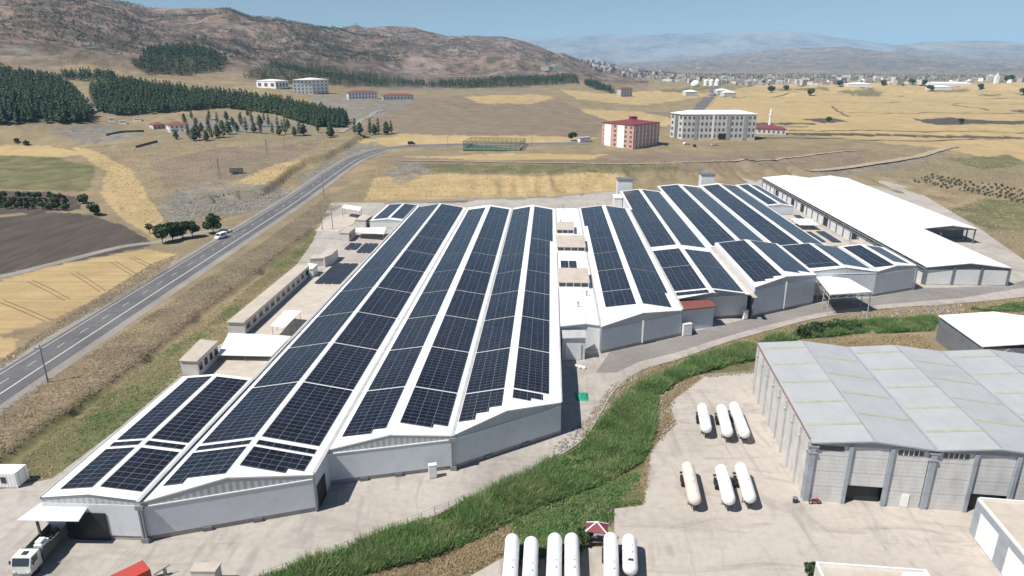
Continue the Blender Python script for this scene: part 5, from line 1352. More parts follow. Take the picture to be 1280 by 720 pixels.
# paving between them
def slab_px(name, pts, mat, z, lab=None):
    b_ = MB(); P_ = [s32(x, y, z) for x, y in pts]
    A_ = sum(P_[i].x * P_[(i + 1) % len(P_)].y - P_[(i + 1) % len(P_)].x * P_[i].y for i in range(len(P_)))
    if A_ < 0: P_ = P_[::-1]
    b_.prism([(p.x, p.y) for p in P_], 0, z); return tag(b_.build(name, mat), kind='structure')
slab_px('concrete_apron', [(290, 664), (520, 690), (660, 540), (390, 555)], M['beige_roof'], .12)
slab_px('concrete_apron', [(520, 452), (800, 452), (1060, 130), (875, 120)], M['beige_roof'], .12)
slab_px('concrete_apron', [(875, 118), (1062, 128), (1130, 40), (985, 30)], M['beige_roof'], .13)
slab_px('concrete_apron', [(800, 452), (1062, 132), (1130, 40), (1300, -170), (1260, -300), (960, -300), (880, -130), (820, 40), (900, 60), (700, 250)], M['yard'], .06)
t = thing('white_canopy', s32(530, 500, 0), 'flat bright white sheet roof between the gatehouse and the long office row', 'canopy')
zc_ = 1.5; wq = [s32(325, 556, zc_), s32(628, 562, zc_), s32(736, 450, zc_), s32(385, 432, zc_)]
b_ = MB(); b_.slab(wq, .15); b_.build('roof', M['roof_clean'], t)
for i in range(4):
    for k in (.06, .5):
        q = lerp(wq[i], wq[(i + 1) % 4], k) * 0.985 + sum(wq, Vector()) / 4 * 0.015; b_ = MB(); b_.tube((q.x, q.y, 0), (q.x, q.y, zc_ - .16), .07, 6); b_.build('post', M['pipe'], t)
t = thing('bike_shelter', s32(700, 400, 0), 'small white pitched shelter on steel posts on the beige paving beside the hall', 'shelter')
zc_ = 2.7; wq = [s32(620, 393, zc_), s32(702, 400, zc_), s32(795, 310, zc_), s32(705, 303, zc_)]
b_ = MB(); b_.slab(wq, .12); b_.build('roof', M['roof_clean'], t)
for i, k in ((0, .05), (0, .95), (1, .33), (1, .66), (2, .05), (2, .95), (3, .33), (3, .66)):
    q = lerp(wq[i], wq[(i + 1) % 4], k); q = q + (sum(wq, Vector()) / 4 - q) * .06; b_ = MB(); b_.tube((q.x, q.y, .1), (q.x, q.y, zc_ - .13), .06, 6); b_.build('post', M['pipe'], t)
def rack_px(name, label, pts, z, n, fr=(380, 240, 6.0)):
    P_ = [at(fr[0] + x / fr[2], fr[1] + y / fr[2], z) for x, y in pts]
    st_ = [(p.x * .9985 - p.y * .0541, p.x * .0541 + p.y * .9985) for p in P_]
    s0, s1 = min(st_[0][0], st_[3][0]), max(st_[1][0], st_[2][0]); t0, t1 = (st_[0][1] + st_[1][1]) / 2, (st_[2][1] + st_[3][1]) / 2
    s0 = (st_[0][0] + st_[3][0]) / 2; s1 = (st_[1][0] + st_[2][0]) / 2
    return rack(name, label, s0, s1, t0, t1, .13, n)
rack_px('solar_rack', 'three column solar rack on the beige paving at the end of the office row', [(80, 680), (270, 690), (405, 535), (230, 535)], .4, 3)
rack_px('solar_rack', 'pair of solar racks near the far kiosks, nearest to the hall eave', [(392, 452), (497, 452), (556, 385), (450, 385)], .4, 3)
rack_px('solar_rack', 'narrow dark solar rack just beside the far hall eave', [(596, 268), (668, 272), (742, 192), (690, 190)], .4, 2)
rack_px('solar_rack', 'short solar rack between the two far kiosks', [(300, 425), (390, 430), (430, 385), (345, 382)], .4, 2)
# far end: small blocks, sheet roofs and a low solar roof
f2 = lambda x, y, z: at(380 + x / 6, 240 + y / 6, z)
def blk(label, pts, h_, roofm, wallm=None, name='kiosk', cat='kiosk'):
    P_ = [f2(x, y, h_) for x, y in pts]; P_ = [Vector((p.x, p.y, 0)) for p in P_]
    return plain_roof_building(name, label, P_, h_, roofm, wallm or M['concrete_wall'], cat, .2)
t_, ins = blk('square beige roofed kiosk at the far end, nearest of two beside the hall', [(262, 305), (335, 308), (385, 265), (325, 260)], 3.2, M['beige_roof']); windows_on(t_, ins[1], ins[2], 2, 1.0, 2.2, 1.2)
t_, ins = blk('square beige roofed kiosk farther back, beside the round concrete apron', [(382, 208), (462, 212), (512, 178), (440, 165)], 3.2, M['beige_roof']); windows_on(t_, ins[1], ins[2], 2, 1.0, 2.2, 1.2)
t_, ins = blk('low beige roofed store in two steps, beyond the office row', [(40, 500), (150, 495), (150, 470), (75, 468)], 2.7, M['beige_roof'])
t_, ins = blk('darker walled beige roofed store next to the stepped low one', [(150, 492), (205, 470), (255, 425), (175, 420), (128, 465)], 3.2, M['beige_roof'])
t_, ins = blk('tiny white cube building at the far end of the office row', [(38, 575), (65, 575), (102, 540), (32, 533)], 2.8, M['roof_clean'], M['white_paint'], 'store', 'store')
t = thing('sheet_roof', f2(500, 290, 0), 'long bright white flat sheet roof linking the far kiosks to the hall', 'canopy')
wq = [f2(385, 300, 2.6), f2(600, 315, 2.6), f2(615, 265, 2.6), f2(388, 268, 2.6)]
b_ = MB(); b_.slab(wq, .14); b_.build('roof', M['roof_clean'], t)
for i in range(4):
    q = wq[i] + (sum(wq, Vector()) / 4 - wq[i]) * .05; b_ = MB(); b_.tube((q.x, q.y, 0), (q.x, q.y, 2.45), .08, 6); b_.build('post', M['pipe'], t)
t = thing('lane_canopy', f2(360, 150, 0), 'pale sheet canopy on slim posts at the far gate beside the back lane', 'canopy')
wq = [f2(284, 118, 4.0), f2(420, 140, 4.0), f2(432, 112, 4.2), f2(300, 93, 4.2)]
b_ = MB(); b_.slab(wq, .14); b_.build('roof', M['trim'], t)
for i in range(4):
    q = wq[i] + (sum(wq, Vector()) / 4 - wq[i]) * .05; b_ = MB(); b_.tube((q.x, q.y, 0), (q.x, q.y, 3.85), .1, 6); b_.build('post', M['pipe'], t)
slab_far = MB(); P_ = [f2(x, y, .2) for x, y in [(82, 290), (255, 300), (375, 235), (395, 190), (400, 165), (280, 170), (210, 195), (140, 240)]]
slab_far.prism([(p.x, p.y) for p in P_], 0, .2); tag(slab_far.build('round_apron', M['beige_roof']), kind='structure')
bw = MB(); P_ = [f2(75, 335, .9), f2(262, 340, .9)]; bw.beam((P_[0].x, P_[0].y, .45), (P_[1].x, P_[1].y, .45), .3, .9)
tag(bw.build('low_wall', M['concrete_wall']), 'low pale concrete wall in front of the round apron at the far gate', 'wall')
h7 = Hall('factory_hall', 'small low solar roofed shed at the far left corner of the works', L(-58, 262))
lb = Bay(h7, -67.5, -54.0, -60.6, 250, 250, 280, 3.2, 3.9); lb.facade(trim=False, plinth=False); lb.rear(); lb.side(-54.2, 250, 280)
lb.array(-66.5, -61.2, 251.5, 279); lb.array(-60.0, -54.8, 252.5, 279); h7.finish(M['wall_pale'])
# ------------------------------------------------------------------ buildings beyond the works
def far_block(name, label, cat, C_, Lp, Rp, h_, wall, roofm, roof='flat', winL=(0, 0), winR=(0, 0), ww=.45, over=.5, rise=2.5, bands=None, group=None):
    """C_ = near corner on the ground, Lp / Rp = the far ends of its two visible walls"""
    z0 = min(C_.z, Lp.z, Rp.z) - .6; zt = C_.z + h_
    C2, L2, R2 = (Vector((p.x, p.y, 0)) for p in (C_, Lp, Rp)); B2 = L2 + (R2 - C2)
    t_ = thing(name, (C2.x, C2.y, z0), label, cat, group)
    mb = MB(); mb.prism([(p.x, p.y) for p in (C2, R2, B2, L2)], z0, zt - .3); wo_ = mb.build('wall', wall, t_)
    cen = (L2 + R2) / 2; ex = lambda p: p + (p - cen).normalized() * over
    q = [ex(p) + Vector((0, 0, zt)) for p in (C2, R2, B2, L2)]
    mb = MB()
    if roof == 'flat': mb.slab(q, .35)
    elif roof == 'hip':
        lng = (R2 - C2).length >= (L2 - C2).length
        k = .5 * min((R2 - C2).length, (L2 - C2).length) / max((R2 - C2).length, (L2 - C2).length)
        if lng: m0 = lerp((q[0] + q[3]) / 2, (q[1] + q[2]) / 2, k); m1 = lerp((q[0] + q[3]) / 2, (q[1] + q[2]) / 2, 1 - k)
        else: m0 = lerp((q[0] + q[1]) / 2, (q[3] + q[2]) / 2, k); m1 = lerp((q[0] + q[1]) / 2, (q[3] + q[2]) / 2, 1 - k)
        m0 = m0 + Vector((0, 0, rise)); m1 = m1 + Vector((0, 0, rise))
        if lng: F_ = [[q[0], q[1], m1, m0], [q[1], q[2], m1], [q[2], q[3], m0, m1], [q[3], q[0], m0]]
        else: F_ = [[q[0], q[1], m0], [q[1], q[2], m1, m0], [q[2], q[3], m1], [q[3], q[0], m0, m1]]
        for f_ in F_: mb.poly(f_)
        mb.slab([p - Vector((0, 0, .01)) for p in q], .3)
    mb.build('roof', roofm, t_)
    for (a_, b_), (fl, cl_), nsign in (((L2, C2), winL, 1), ((C2, R2), winR, 1)):
        if not fl: continue
        d_ = b_ - a_; u_ = d_.normalized(); nn = Vector((u_.y, -u_.x, 0)); fh = (h_ - .8) / fl; w_ = d_.length / cl_ * ww
        base = None
        for i in range(fl):
            for j in range(cl_):
                c_ = a_ + d_ * ((j + .5) / cl_); zz_ = C_.z + .35 + fh * i + fh * .25
                if base is None:
                    mb = MB(); mb.obox(-u_ * w_ / 2 - nn * .05, u_ * w_, nn * .12, (0, 0, fh * .5)); o_ = mb.build('window', M['window_soft'], t_, False); base = o_
                else:
                    o_ = base.copy(); COL.objects.link(o_); o_.parent = t_
                o_.location = Vector((c_.x, c_.y, zz_)) - Vector(OFF[t_.name])
    return t_
G_ = ground
sch = far_block('school', 'long cream school block of several storeys with a bright white roof, beyond the works', 'school', G_(852, 174.3), G_(837, 171.5), G_(943, 175.2), 17.0, M['concrete_wall'], M['roof_clean'], 'hip', (4, 3), (4, 17), .5, .8, 2.2)
def strip_on(t_, a_, b_, k0, k1, z0, z1, mat, name):
    d_ = b_ - a_; u_ = Vector((d_.x, d_.y, 0)).normalized(); nn = Vector((u_.y, -u_.x, 0)); p = a_ + d_ * k0; q = a_ + d_ * k1
    mb = MB(); mb.obox(Vector((p.x, p.y, z0)) - nn * .1, q - p - Vector((0, 0, (q - p).z)), nn * .35, (0, 0, z1 - z0)); mb.build(name, mat, t_)
c_, l_, r_ = G_(852, 174.3), G_(837, 171.5), G_(943, 175.2)
strip_on(sch, l_, c_, .38, .62, c_.z, c_.z + 16.2, M['darkgrey'], 'dark_panel')
for k in (.16, .60, .83): strip_on(sch, c_, r_, k, k + .05, c_.z, c_.z + 16, M['midgrey'], 'dark_panel')
strip_on(sch, c_, r_, .40, .43, c_.z, c_.z + 16.2, M['white_paint'], 'white_pilaster')
strip_on(sch, c_, r_, .50, .60, c_.z, c_.z + 4, M['dark'], 'entrance')
dm = far_block('dormitory', 'salmon pink dormitory block with a dark red roof, left of the long school', 'dormitory', G_(791, 187), G_(752, 181), G_(823, 180.5), 15.0, M['pink'], M['maroon'], 'hip', (5, 6), (5, 7), .45, .6, 2.0)
c_, l_, r_ = G_(791, 187), G_(752, 181), G_(823, 180.5)
for k in (.08, .5): strip_on(dm, l_, c_, k, k + .22, c_.z, c_.z + 14, M['white_paint'], 'balcony_bay')
for k in range(7): strip_on(dm, c_, r_, .04 + k * .14, .075 + k * .14, c_.z, c_.z + 14, M['white_paint'], 'pilaster')
q = lerp(l_, r_, .5); t_ = dm; mb = MB(); mb.obox(Vector((q.x, q.y, c_.z + 15)) , (4, 1, 0), (-1, 4, 0), (0, 0, 3.4)); mb.build('stair_head', M['maroon'], dm)
far_block('hut', 'white hut standing alone left of the salmon dormitory', 'hut', G_(725, 178), G_(722, 176.5), G_(738, 177), 3.0, M['white_paint'], M['gutter'])
mq = far_block('mosque', 'low maroon roofed building with a slim white tower beside the school', 'mosque', G_(946, 167.5), G_(943, 164), G_(982, 168.5), 4.5, M['concrete_wall'], M['maroon'], 'hip', (0, 0), (1, 6), .5, 1.0, 2.0)
q = G_(961, 163); mb = MB(); mb.tube(q, q + Vector((0, 0, 12)), 1.0, 10); mb.tube(q + Vector((0, 0, 12)), q + Vector((0, 0, 12.6)), 1.5, 10); mb.tube(q + Vector((0, 0, 12.6)), q + Vector((0, 0, 15)), .8, 10); mb.tube(q + Vector((0, 0, 15)), q + Vector((0, 0, 18)), .9, 10, .02); mb.build('minaret', M['white_paint'], mq)
far_block('office_block', 'white four storey cube like block on the slope above the pine wood', 'building', G_(391, 117.8), G_(367, 115.6), G_(411, 116.2), 15, M['white_paint'], M['trim'], 'hip', (4, 5), (4, 4), .3, .8, 2.0)
far_block('depot', 'low white depot with a rounded bright roof, left of the four storey cube block', 'building', G_(345, 111), G_(321, 109), G_(361, 109.8), 8, M['white_paint'], M['roof_clean'], 'hip', (1, 3), (1, 4), .5, .6, 1.5)
far_block('house_row', 'white two storey row with a red roof on the grey slope, left of two', 'house', G_(436, 124.5), G_(433.5, 123), G_(472, 124), 7, M['white_paint'], M['red_roof'], 'hip', (2, 2), (2, 9), .4, .7, 2.0)
far_block('house_row', 'single storey row with a red roof on the grey slope, right of two', 'house', G_(479, 125.5), G_(477, 123.5), G_(517, 124.5), 4.5, M['white_paint'], M['red_roof'], 'hip', (1, 2), (1, 9), .4, .7, 2.0)
far_block('villa', 'pale villa with a red roof among the cypresses left of the road', 'house', G_(213, 166), G_(208, 163), G_(237, 165), 6.0, M['white_paint'], M['red_roof'], 'hip', (2, 2), (2, 4), .4, .7, 2.2)
far_block('outbuilding', 'low outbuilding with a dull red roof directly left of the pale villa', 'outbuilding', G_(192, 162), G_(187, 160), G_(207, 160.5), 3.4, M['concrete_wall'], M['red_roof'], 'hip', (0, 0), (1, 3), .4, .5, 1.4)
for u, v, w_, lab in ((150, 155, 9, 'small white shed left of the villa, nearest its outbuilding'), (136, 152, 7, 'tiny white shed at the corner of the pine wood'), (168, 152, 10, 'long white shed behind the villa outbuilding')):
    g0 = G_(u, v); far_block('shed', lab, 'shed', g0, g0 + Vector((-2.5, 4, 0)), g0 + Vector((w_ * .62, .6, 0)), 2.8, M['white_paint'], M['gutter'])
far_block('lodge', 'grey white lodge with a reddish roof alone in the fields beyond the bare hill', 'house', G_(776, 121), G_(771, 120), G_(790, 120.5), 11, M['concrete_wall'], M['red_roof'], 'hip', (3, 2), (3, 4), .4, .6, 1.8)
far_block('farm_shed', 'flat farm shed under the distant bare slope, pale roofed', 'shed', G_(680, 88), G_(676, 87), G_(690, 88), 8, M['concrete_wall'], M['gutter'])
far_block('farm_shed', 'dark roofed farm shed under the distant bare slope, right of the pale one', 'shed', G_(694, 88.5), G_(690, 87.5), G_(708, 88.5), 8, M['darkgrey'], M['darkgrey'])
# garden walls of the villa
def low_wall(label, pts, h_=1.6):
    P_ = [ground(u, v) for u, v in pts]; mb = MB()
    for a_, b_ in zip(P_[:-1], P_[1:]): mb.beam(a_ + Vector((0, 0, h_ / 2)), b_ + Vector((0, 0, h_ / 2)), .4, h_)
    return tag(mb.build('garden_wall', M['wood']), label, 'wall')
low_wall('long dark garden wall running right below the villa yard', [(170, 185), (185, 181), (197, 178)])
low_wall('dark garden wall above the lower yard of the villa', [(133, 170), (152, 166), (180, 165)])
# dark open trailer parked in the dry field
t = thing('animal_trailer', G_(296, 217.5), 'black slatted trailer standing alone in the dry field left of the road', 'trailer', rz=.15)
mb = MB(); mb.box(-3.2, 3.2, -1.2, 1.2, .8, 1.0); mb.build('chassis', M['chassis'], t, False)
mb = MB()
for k in range(9): mb.box(-3.2 + k * .78, -3.05 + k * .78, -1.25, -1.15, 1.0, 3.2); mb.box(-3.2 + k * .78, -3.05 + k * .78, 1.15, 1.25, 1.0, 3.2)
for z in (1.2, 2.1, 2.9): mb.box(-3.2, 3.2, -1.27, -1.17, z, z + .3); mb.box(-3.2, 3.2, 1.17, 1.27, z, z + .3); mb.box(-3.25, -3.15, -1.2, 1.2, z, z + .3); mb.box(3.15, 3.25, -1.2, 1.2, z, z + .3)
mb.build('slat_side', M['darkgrey'], t, False)
mb = MB(); mb.box(-3.3, 3.3, -1.3, 1.3, 3.2, 3.3); mb.build('roof', M['darkgrey'], t, False)
for x in (-1.2, .2):
    for sy in (-1, 1): mb = MB(); mb.lathe([(sy * .85, .2), (sy * .85, .45), (sy * 1.1, .45), (sy * 1.1, .2)], 'y', 14, c=(x, 0, .45)); mb.build('wheel', M['tyre'], t, False)
# caged football pitch on the terrace
pa, pb = G_(579, 189), G_(650, 188.6); ru = Vector((pb.x - pa.x, pb.y - pa.y, 0)); rw = ru.normalized(); rv = Vector((-rw.y, rw.x, 0)); zP = max(pa.z, pb.z) + .3
W_p, D_p = ru.length, 24.0
t = thing('football_pitch', (pa.x, pa.y, zP), 'caged small football pitch with green turf and tall netting on the terrace', 'sports pitch')
pa0 = Vector((pa.x, pa.y, zP))
mb = MB(); mb.obox(pa0 - Vector((0, 0, 1.5)), rw * W_p, rv * D_p, (0, 0, 1.5)); mb.build('turf', M['turf'] if 'turf' in M else simple('green_turf', (0.045, 0.12, 0.06), .9), t)
mb = MB()
for x in (0, W_p - .15): mb.obox(pa0 + rw * x, rw * .15, rv * D_p, (0, 0, 1.0))
for y in (0, D_p - .15): mb.obox(pa0 + rv * y + rw * .16, rw * (W_p - .32), rv * .15, (0, 0, 1.0))
mb.build('kick_wall', M['gutter'], t)
n = 12
for k in range(n + 1):
    for y in (0, D_p):
        mb = MB(); p = pa0 + rw * (W_p * k / n) + rv * y; mb.tube(p, p + Vector((0, 0, 5)), .13, 6); mb.build('post', M['pipe'], t)
mb = MB()
for z in (2.6, 5.0):
    for y in (0, D_p): mb.beam(pa0 + rv * y + Vector((0, 0, z)), pa0 + rv * y + rw * W_p + Vector((0, 0, z)), .14, .14)
    for x in (0, W_p): mb.beam(pa0 + rw * x + Vector((0, 0, z)), pa0 + rw * x + rv * D_p + Vector((0, 0, z)), .14, .14)
mb.build('rail', M['pipe'], t)
def net_mat():
    m, nt, b = new_mat('sports_netting'); b.inputs['Base Color'].default_value = (.05, .12, .07, 1); b.inputs['Alpha'].default_value = .32; b.inputs['Roughness'].default_value = .9
    return m
M['net'] = net_mat()
mb = MB()
for a_, d_ in ((pa0 - rv * .2, rw * W_p), (pa0 + rv * (D_p + .2), rw * W_p), (pa0 - rw * .2, rv * D_p), (pa0 + rw * (W_p + .2), rv * D_p)): mb.poly([a_, a_ + d_, a_ + d_ + Vector((0, 0, 5)), a_ + Vector((0, 0, 5))])
mb.build('netting', M['net'], t)
for x in (0.8, W_p - .8):
    p = pa0 + rw * x + rv * D_p / 2; mb = MB(); mb.beam(p - rv * 2 + Vector((0, 0, 2)), p + rv * 2 + Vector((0, 0, 2)), .12, .12); mb.tube(p - rv * 2, p - rv * 2 + Vector((0, 0, 2)), .07, 6); mb.tube(p + rv * 2, p + rv * 2 + Vector((0, 0, 2)), .07, 6); mb.build('goal', M['white_paint'], t)

# cars
M['car_silver'] = simple('silver_car_paint', (0.55, 0.56, 0.57), .3, var=.05); M['car_dark'] = simple('dark_car_paint', (0.03, 0.032, 0.036), .3, var=.05); M['car_red'] = simple('red_car_paint', (.3, .03, .03), .3, var=.05)
def car(loc, rz, label, paint, van=False, name='parked_car', cat='car'):
    t_ = thing(name, loc, label, cat, rz=rz)
    hh = 2.1 if van else 1.45; ln = 2.5 if van else 2.15
    pr = [(-ln, .3), (ln, .3), (ln, .85 if not van else .95), (ln * .62, .95 if not van else 1.1), (ln * .28 if not van else ln * .45, hh), (-ln * .62 if not van else -ln * .97, hh), (-ln * .98, 1.0)]
    mb = MB(); mb.poly([(x, -.88, z) for x, z in pr]); mb.poly([(x, .88, z) for x, z in pr][::-1])
    for i in range(len(pr)): a_, b_ = pr[i], pr[(i + 1) % len(pr)]; mb.poly([(a_[0], .88, a_[1]), (b_[0], .88, b_[1]), (b_[0], -.88, b_[1]), (a_[0], -.88, a_[1])])
    bd = mb.build('body', paint, t_, False)
    a_, b_ = pr[3], pr[4]; mb = MB(); n_ = Vector((b_[1] - a_[1], 0, a_[0] - b_[0])).normalized() * .02
    mb.poly([Vector((lerp(a_[0], b_[0], k), y, lerp(a_[1], b_[1], k))) + n_ for k, y in ((.1, .78), (.1, -.78), (.92, -.72), (.92, .72))][::-1]); mb.build('windscreen', M['glass'], bd, False)
    for sy in (-1, 1):
        mb = MB(); mb.obox((-ln * .55, sy * .89 - .012, hh * .62), (ln * .9, 0, 0), (0, .024, 0), (0, 0, hh * .27)); mb.build('side_window', M['glass'], bd, False)
        for x in (-ln * .62, ln * .62):
            mb = MB(); mb.lathe([(sy * .7, .12), (sy * .7, .33), (sy * .91, .33), (sy * .91, .12)], 'y', 14, c=(x, 0, .33)); mb.build('wheel', M['tyre'], t_, False)
        mb = MB(); mb.box(ln, ln + .03, sy * .65 - .16, sy * .65 + .16, .62, .8); mb.build('headlight', M['trim'], t_, False)
    return t_
car(at(276.5, 298), -1.9, 'white van parked nose out at the roadside under the leafy trees', M['white_paint'], True, 'parked_van', 'van')
car(at(281, 291), .4, 'silver car parked behind the white van beside the road', M['car_silver'])
g_ = G_(514.5, 181.3); car((g_.x, g_.y, g_.z + .3), .2, 'dark van driving away where the road bends right', M['car_dark'], True, 'moving_van', 'van')
for k, (u, v, lab, pm) in enumerate(((858, 181, 'white car in front of the left part of the school', 'white_paint'), (868, 183.5, 'dark car parked before the school entrance yard', 'car_dark'), (831, 181.5, 'dark car between dormitory and school', 'car_dark'), (893, 182, 'silver car in front of the middle of the school', 'car_silver'))):
    g_ = G_(u, v); car((g_.x, g_.y, g_.z + .15), .3 + k, lab, M[pm])

# poles
def pole(loc, h_, label, arms=True, lattice=False):
    t_ = thing('power_pole', loc, label, 'pole', 'slim power poles')
    mb = MB()
    if lattice:
        for sx in (-1, 1):
            for sy in (-1, 1): mb.tube((sx * .55, sy * .55, 0), (sx * .12, sy * .12, h_), .05, 4)
        for k in range(8):
            z0, z1 = h_ * k / 8, h_ * (k + 1) / 8; w0, w1 = lerp(.55, .12, k / 8), lerp(.55, .12, (k + 1) / 8)
            for sy in (-1, 1): mb.tube((-w0, sy * w0, z0), (w1, sy * w1, z1), .03, 4); mb.tube((sy * w0, w0, z0), (sy * w1, -w1, z1), .03, 4)
    else: mb.tube((0, 0, 0), (0, 0, h_), .16, 8, .09)
    mb.build('mast', M['pipe'], t_, False)
    if arms:
        mb = MB(); mb.box(-1.1, 1.1, -.06, .06, h_ - .8, h_ - .65); mb.build('crossarm', M['pipe'], t_, False)
        for x in (-1, 0, 1): mb = MB(); mb.tube((x, 0, h_ - .65), (x, 0, h_ - .35), .06, 6); mb.build('insulator', M['trim'], t_, False)
    return t_
for u, v, h_, lat, lab in ((275, 224, 10.5, True, 'lattice power pole in the dry field beside the black trailer'), (334, 193, 9, True, 'lattice power pole up the field above the grey scree'), (356, 185, 8.5, False, 'thin power pole near the cypresses above the road'), (405, 246, 11, False, 'power pole at the roadside above the round apron'),
                         (416, 287, 8, False, 'thin lamp pole on the round concrete apron, right one of two'), (403, 288, 8, False, 'thin lamp pole on the round concrete apron, left one of two'), (60, 478, 8, False, 'lone wooden pole in the brush beside the lower road'), (560, 186, 8, False, 'power pole left of the football pitch'), (665, 183, 8, False, 'power pole right of the football pitch')):
    g_ = ground(u, v) if v < 240 else at(u, v); pole(g_, h_, lab, arms=(u not in (416, 403)), lattice=lat)
# fence posts along the ditch
fx = [(330, 722), (410, 694), (500, 659), (570, 631), (650, 594), (722, 552)]
fl = smooth_line([at(u, v) for u, v in fx], 8)
t = thing('wire_fence', fl[0], 'low wire fence on thin posts along the reed filled ditch', 'fence')
acc = 0; last = None
for i in range(len(fl) - 1):
    d_ = (fl[i + 1] - fl[i]); 
    if last is None or (fl[i] - last).length > 1.9:
        mb = MB(); p = fl[i]; mb.obox((p.x - .05, p.y - .05, 0), (.1, 0, 0), (0, .1, 0), (0, 0, 1.15 + rnd.uniform(-.1, .1))); mb.build('post', M['gutter'], t); last = p
mb = MB()
for a_, b_ in zip(fl[:-1], fl[1:]):
    for z in (.55, 1.0): mb.beam(a_ + Vector((0, 0, z)), b_ + Vector((0, 0, z)), .025, .025)
mb.build('wire', M['pipe'], t)
kerb = MB()
kl = smooth_line([at(u, v) for u, v in [(240, 768), (330, 724.5), (410, 696.5), (500, 661.5), (570, 633.5), (650, 596.5), (724, 553.5), (750, 518), (768, 488), (800, 464), (850, 449), (900, 431), (950, 416.5), (1020, 398.5), (1100, 386.5), (1200, 379.5), (1290, 370.5)]], 8)
for a_, b_ in zip(kl[:-1], kl[1:]): kerb.beam(a_ + Vector((0, 0, .07)), b_ + Vector((0, 0, .07)), .22, .2)
tag(kerb.build('yard_kerb', M['plinth']), kind='structure')

# ------------------------------------------------------------------ the town on the plain
def house_mesh(k, wall, roofm, w, d, h_, gable):
    mb = MB(); mb.box(-w / 2, w / 2, -d / 2, d / 2, -1, h_, 0)
    if gable:
        e = .4; mb.poly([(-w / 2 - e, -d / 2 - e, h_), (w / 2 + e, -d / 2 - e, h_), (w / 2 - 1, 0, h_ + 2), (-w / 2 + 1, 0, h_ + 2)], 1); mb.poly([(w / 2 + e, d / 2 + e, h_), (-w / 2 - e, d / 2 + e, h_), (-w / 2 + 1, 0, h_ + 2), (w / 2 - 1, 0, h_ + 2)], 1)
        mb.poly([(w / 2 + e, -d / 2 - e, h_), (w / 2 + e, d / 2 + e, h_), (w / 2 - 1, 0, h_ + 2)], 1); mb.poly([(-w / 2 - e, d / 2 + e, h_), (-w / 2 - e, -d / 2 - e, h_), (-w / 2 + 1, 0, h_ + 2)], 1)
    else: mb.box(-w / 2 - .3, w / 2 + .3, -d / 2 - .3, d / 2 + .3, h_ + .01, h_ + .4, 1)
    fl_ = max(1, int(h_ / 3.1))
    for f_ in range(fl_):
        for j in range(int(w / 3)):
            x = -w / 2 + 1 + j * 3; mb.box(x, x + 1.5, -d / 2 - .06, -d / 2 + .02, .9 + f_ * 3, 2.3 + f_ * 3, 2)
    o_ = mb.build('town_house', [wall, roofm, M['glass']]); return o_
M['wall_town'] = simple('town_wall', (.40, .38, .35), .85)
M['roof_town'] = simple('weathered_town_roof', (.17, .105, .085), .9)
protos = [house_mesh(0, M['white_paint'], M['roof_town'], 13, 11, 7, True), house_mesh(1, M['wall_town'], M['gutter'], 15, 12, 9, False), house_mesh(2, M['wall_town'], M['roof_town'], 11, 10, 5, True),
          house_mesh(3, M['concrete_wall'], M['trim'], 18, 12, 12, False), house_mesh(4, M['wall_town'], M['roof_town'], 14, 12, 9, True), house_mesh(5, M['trim'], M['roof_clean'], 30, 16, 6, False)]
plab = ['white red roofed house among the distant town houses', 'beige flat roofed house among the distant town houses', 'small beige red roofed cottage among the distant town houses', 'taller grey flat roofed block among the distant town houses', 'two storey beige red roofed house among the distant town houses', 'long white flat shed among the distant town houses']
town_px = [(722, 77), (760, 82), (850, 95), (905, 98), (960, 95), (1060, 95), (1290, 98), (1290, 104), (1120, 106), (960, 107), (905, 108), (872, 106), (845, 103), (790, 97), (742, 88)]
pts_ = []; tries = 0
while len(pts_) < 285 and tries < 20000:
    tries += 1; u, v = rnd.uniform(722, 1290), rnd.uniform(77, 108)
    if not in_poly(town_px, np.array([u]), np.array([v]))[0]: continue
    if u > 1120 and rnd.random() < .45: continue
    pts_.append((u, v))
used = [False] * 6
for u, v in pts_:
    dx, dy, dz = ray(u, v); p = ground(u, v, 4300)
    k = rnd.choices(range(6), (5, 4, 4, 3, 3, 1))[0]
    o_ = protos[k]
    if used[k]: o_ = protos[k].copy(); COL.objects.link(o_)
    used[k] = True; o_.location = p; o_.rotation_euler = (0, 0, rnd.uniform(-.6, .6)); s_ = rnd.uniform(.55, .95); o_.scale = (s_, s_, s_)
    tag(o_, plab[k], 'house', 'houses of the distant town')
for k, (u, v, h_) in enumerate(((734, 79.5, 20), (741, 80, 24), (748, 81, 18), (755, 82.5, 22), (763, 84, 17))):
    p = ground(u, v, 4300); o_ = protos[3].copy(); COL.objects.link(o_); o_.location = p; o_.scale = (.55, .55, h_ / 22); o_.rotation_euler = (0, 0, .3)
    tag(o_, 'tall pale apartment block on the hill edge where the distant town begins', 'apartment block', 'apartment blocks on the hill')
p = ground(869, 107.5); t = thing('gas_dome', p, 'big white round storage dome at the near edge of the distant town', 'dome')
mb = MB(); mb.lathe([(0, 8), (4, 8.2), (7, 6.8), (9.5, 4), (10.5, .1)], 'z', 24); mb.build('shell', M['white_paint'], t, False, smooth=True)
mb = MB(); mb.lathe([(0, 8.6), (1, 8.6), (1, 8.1)], 'z', 24); mb.build('base', M['gutter'], t, False)
for u, v, lab in ((882, 107, 'white silo right of the dome, leftmost of three'), (889, 107.3, 'white silo right of the dome, middle of three'), (896, 107.5, 'white silo right of the dome, nearest the town road')):
    p = ground(u, v); t = thing('silo', p, lab, 'silo', 'white silos by the dome')
    mb = MB(); mb.lathe([(0, 4), (9, 4)], 'z', 18); mb.build('body', M['white_paint'], t, False)
    mb = MB(); mb.lathe([(9, 4.2), (11, 2), (11.6, .1)], 'z', 18); mb.build('cap', M['trim'], t, False)
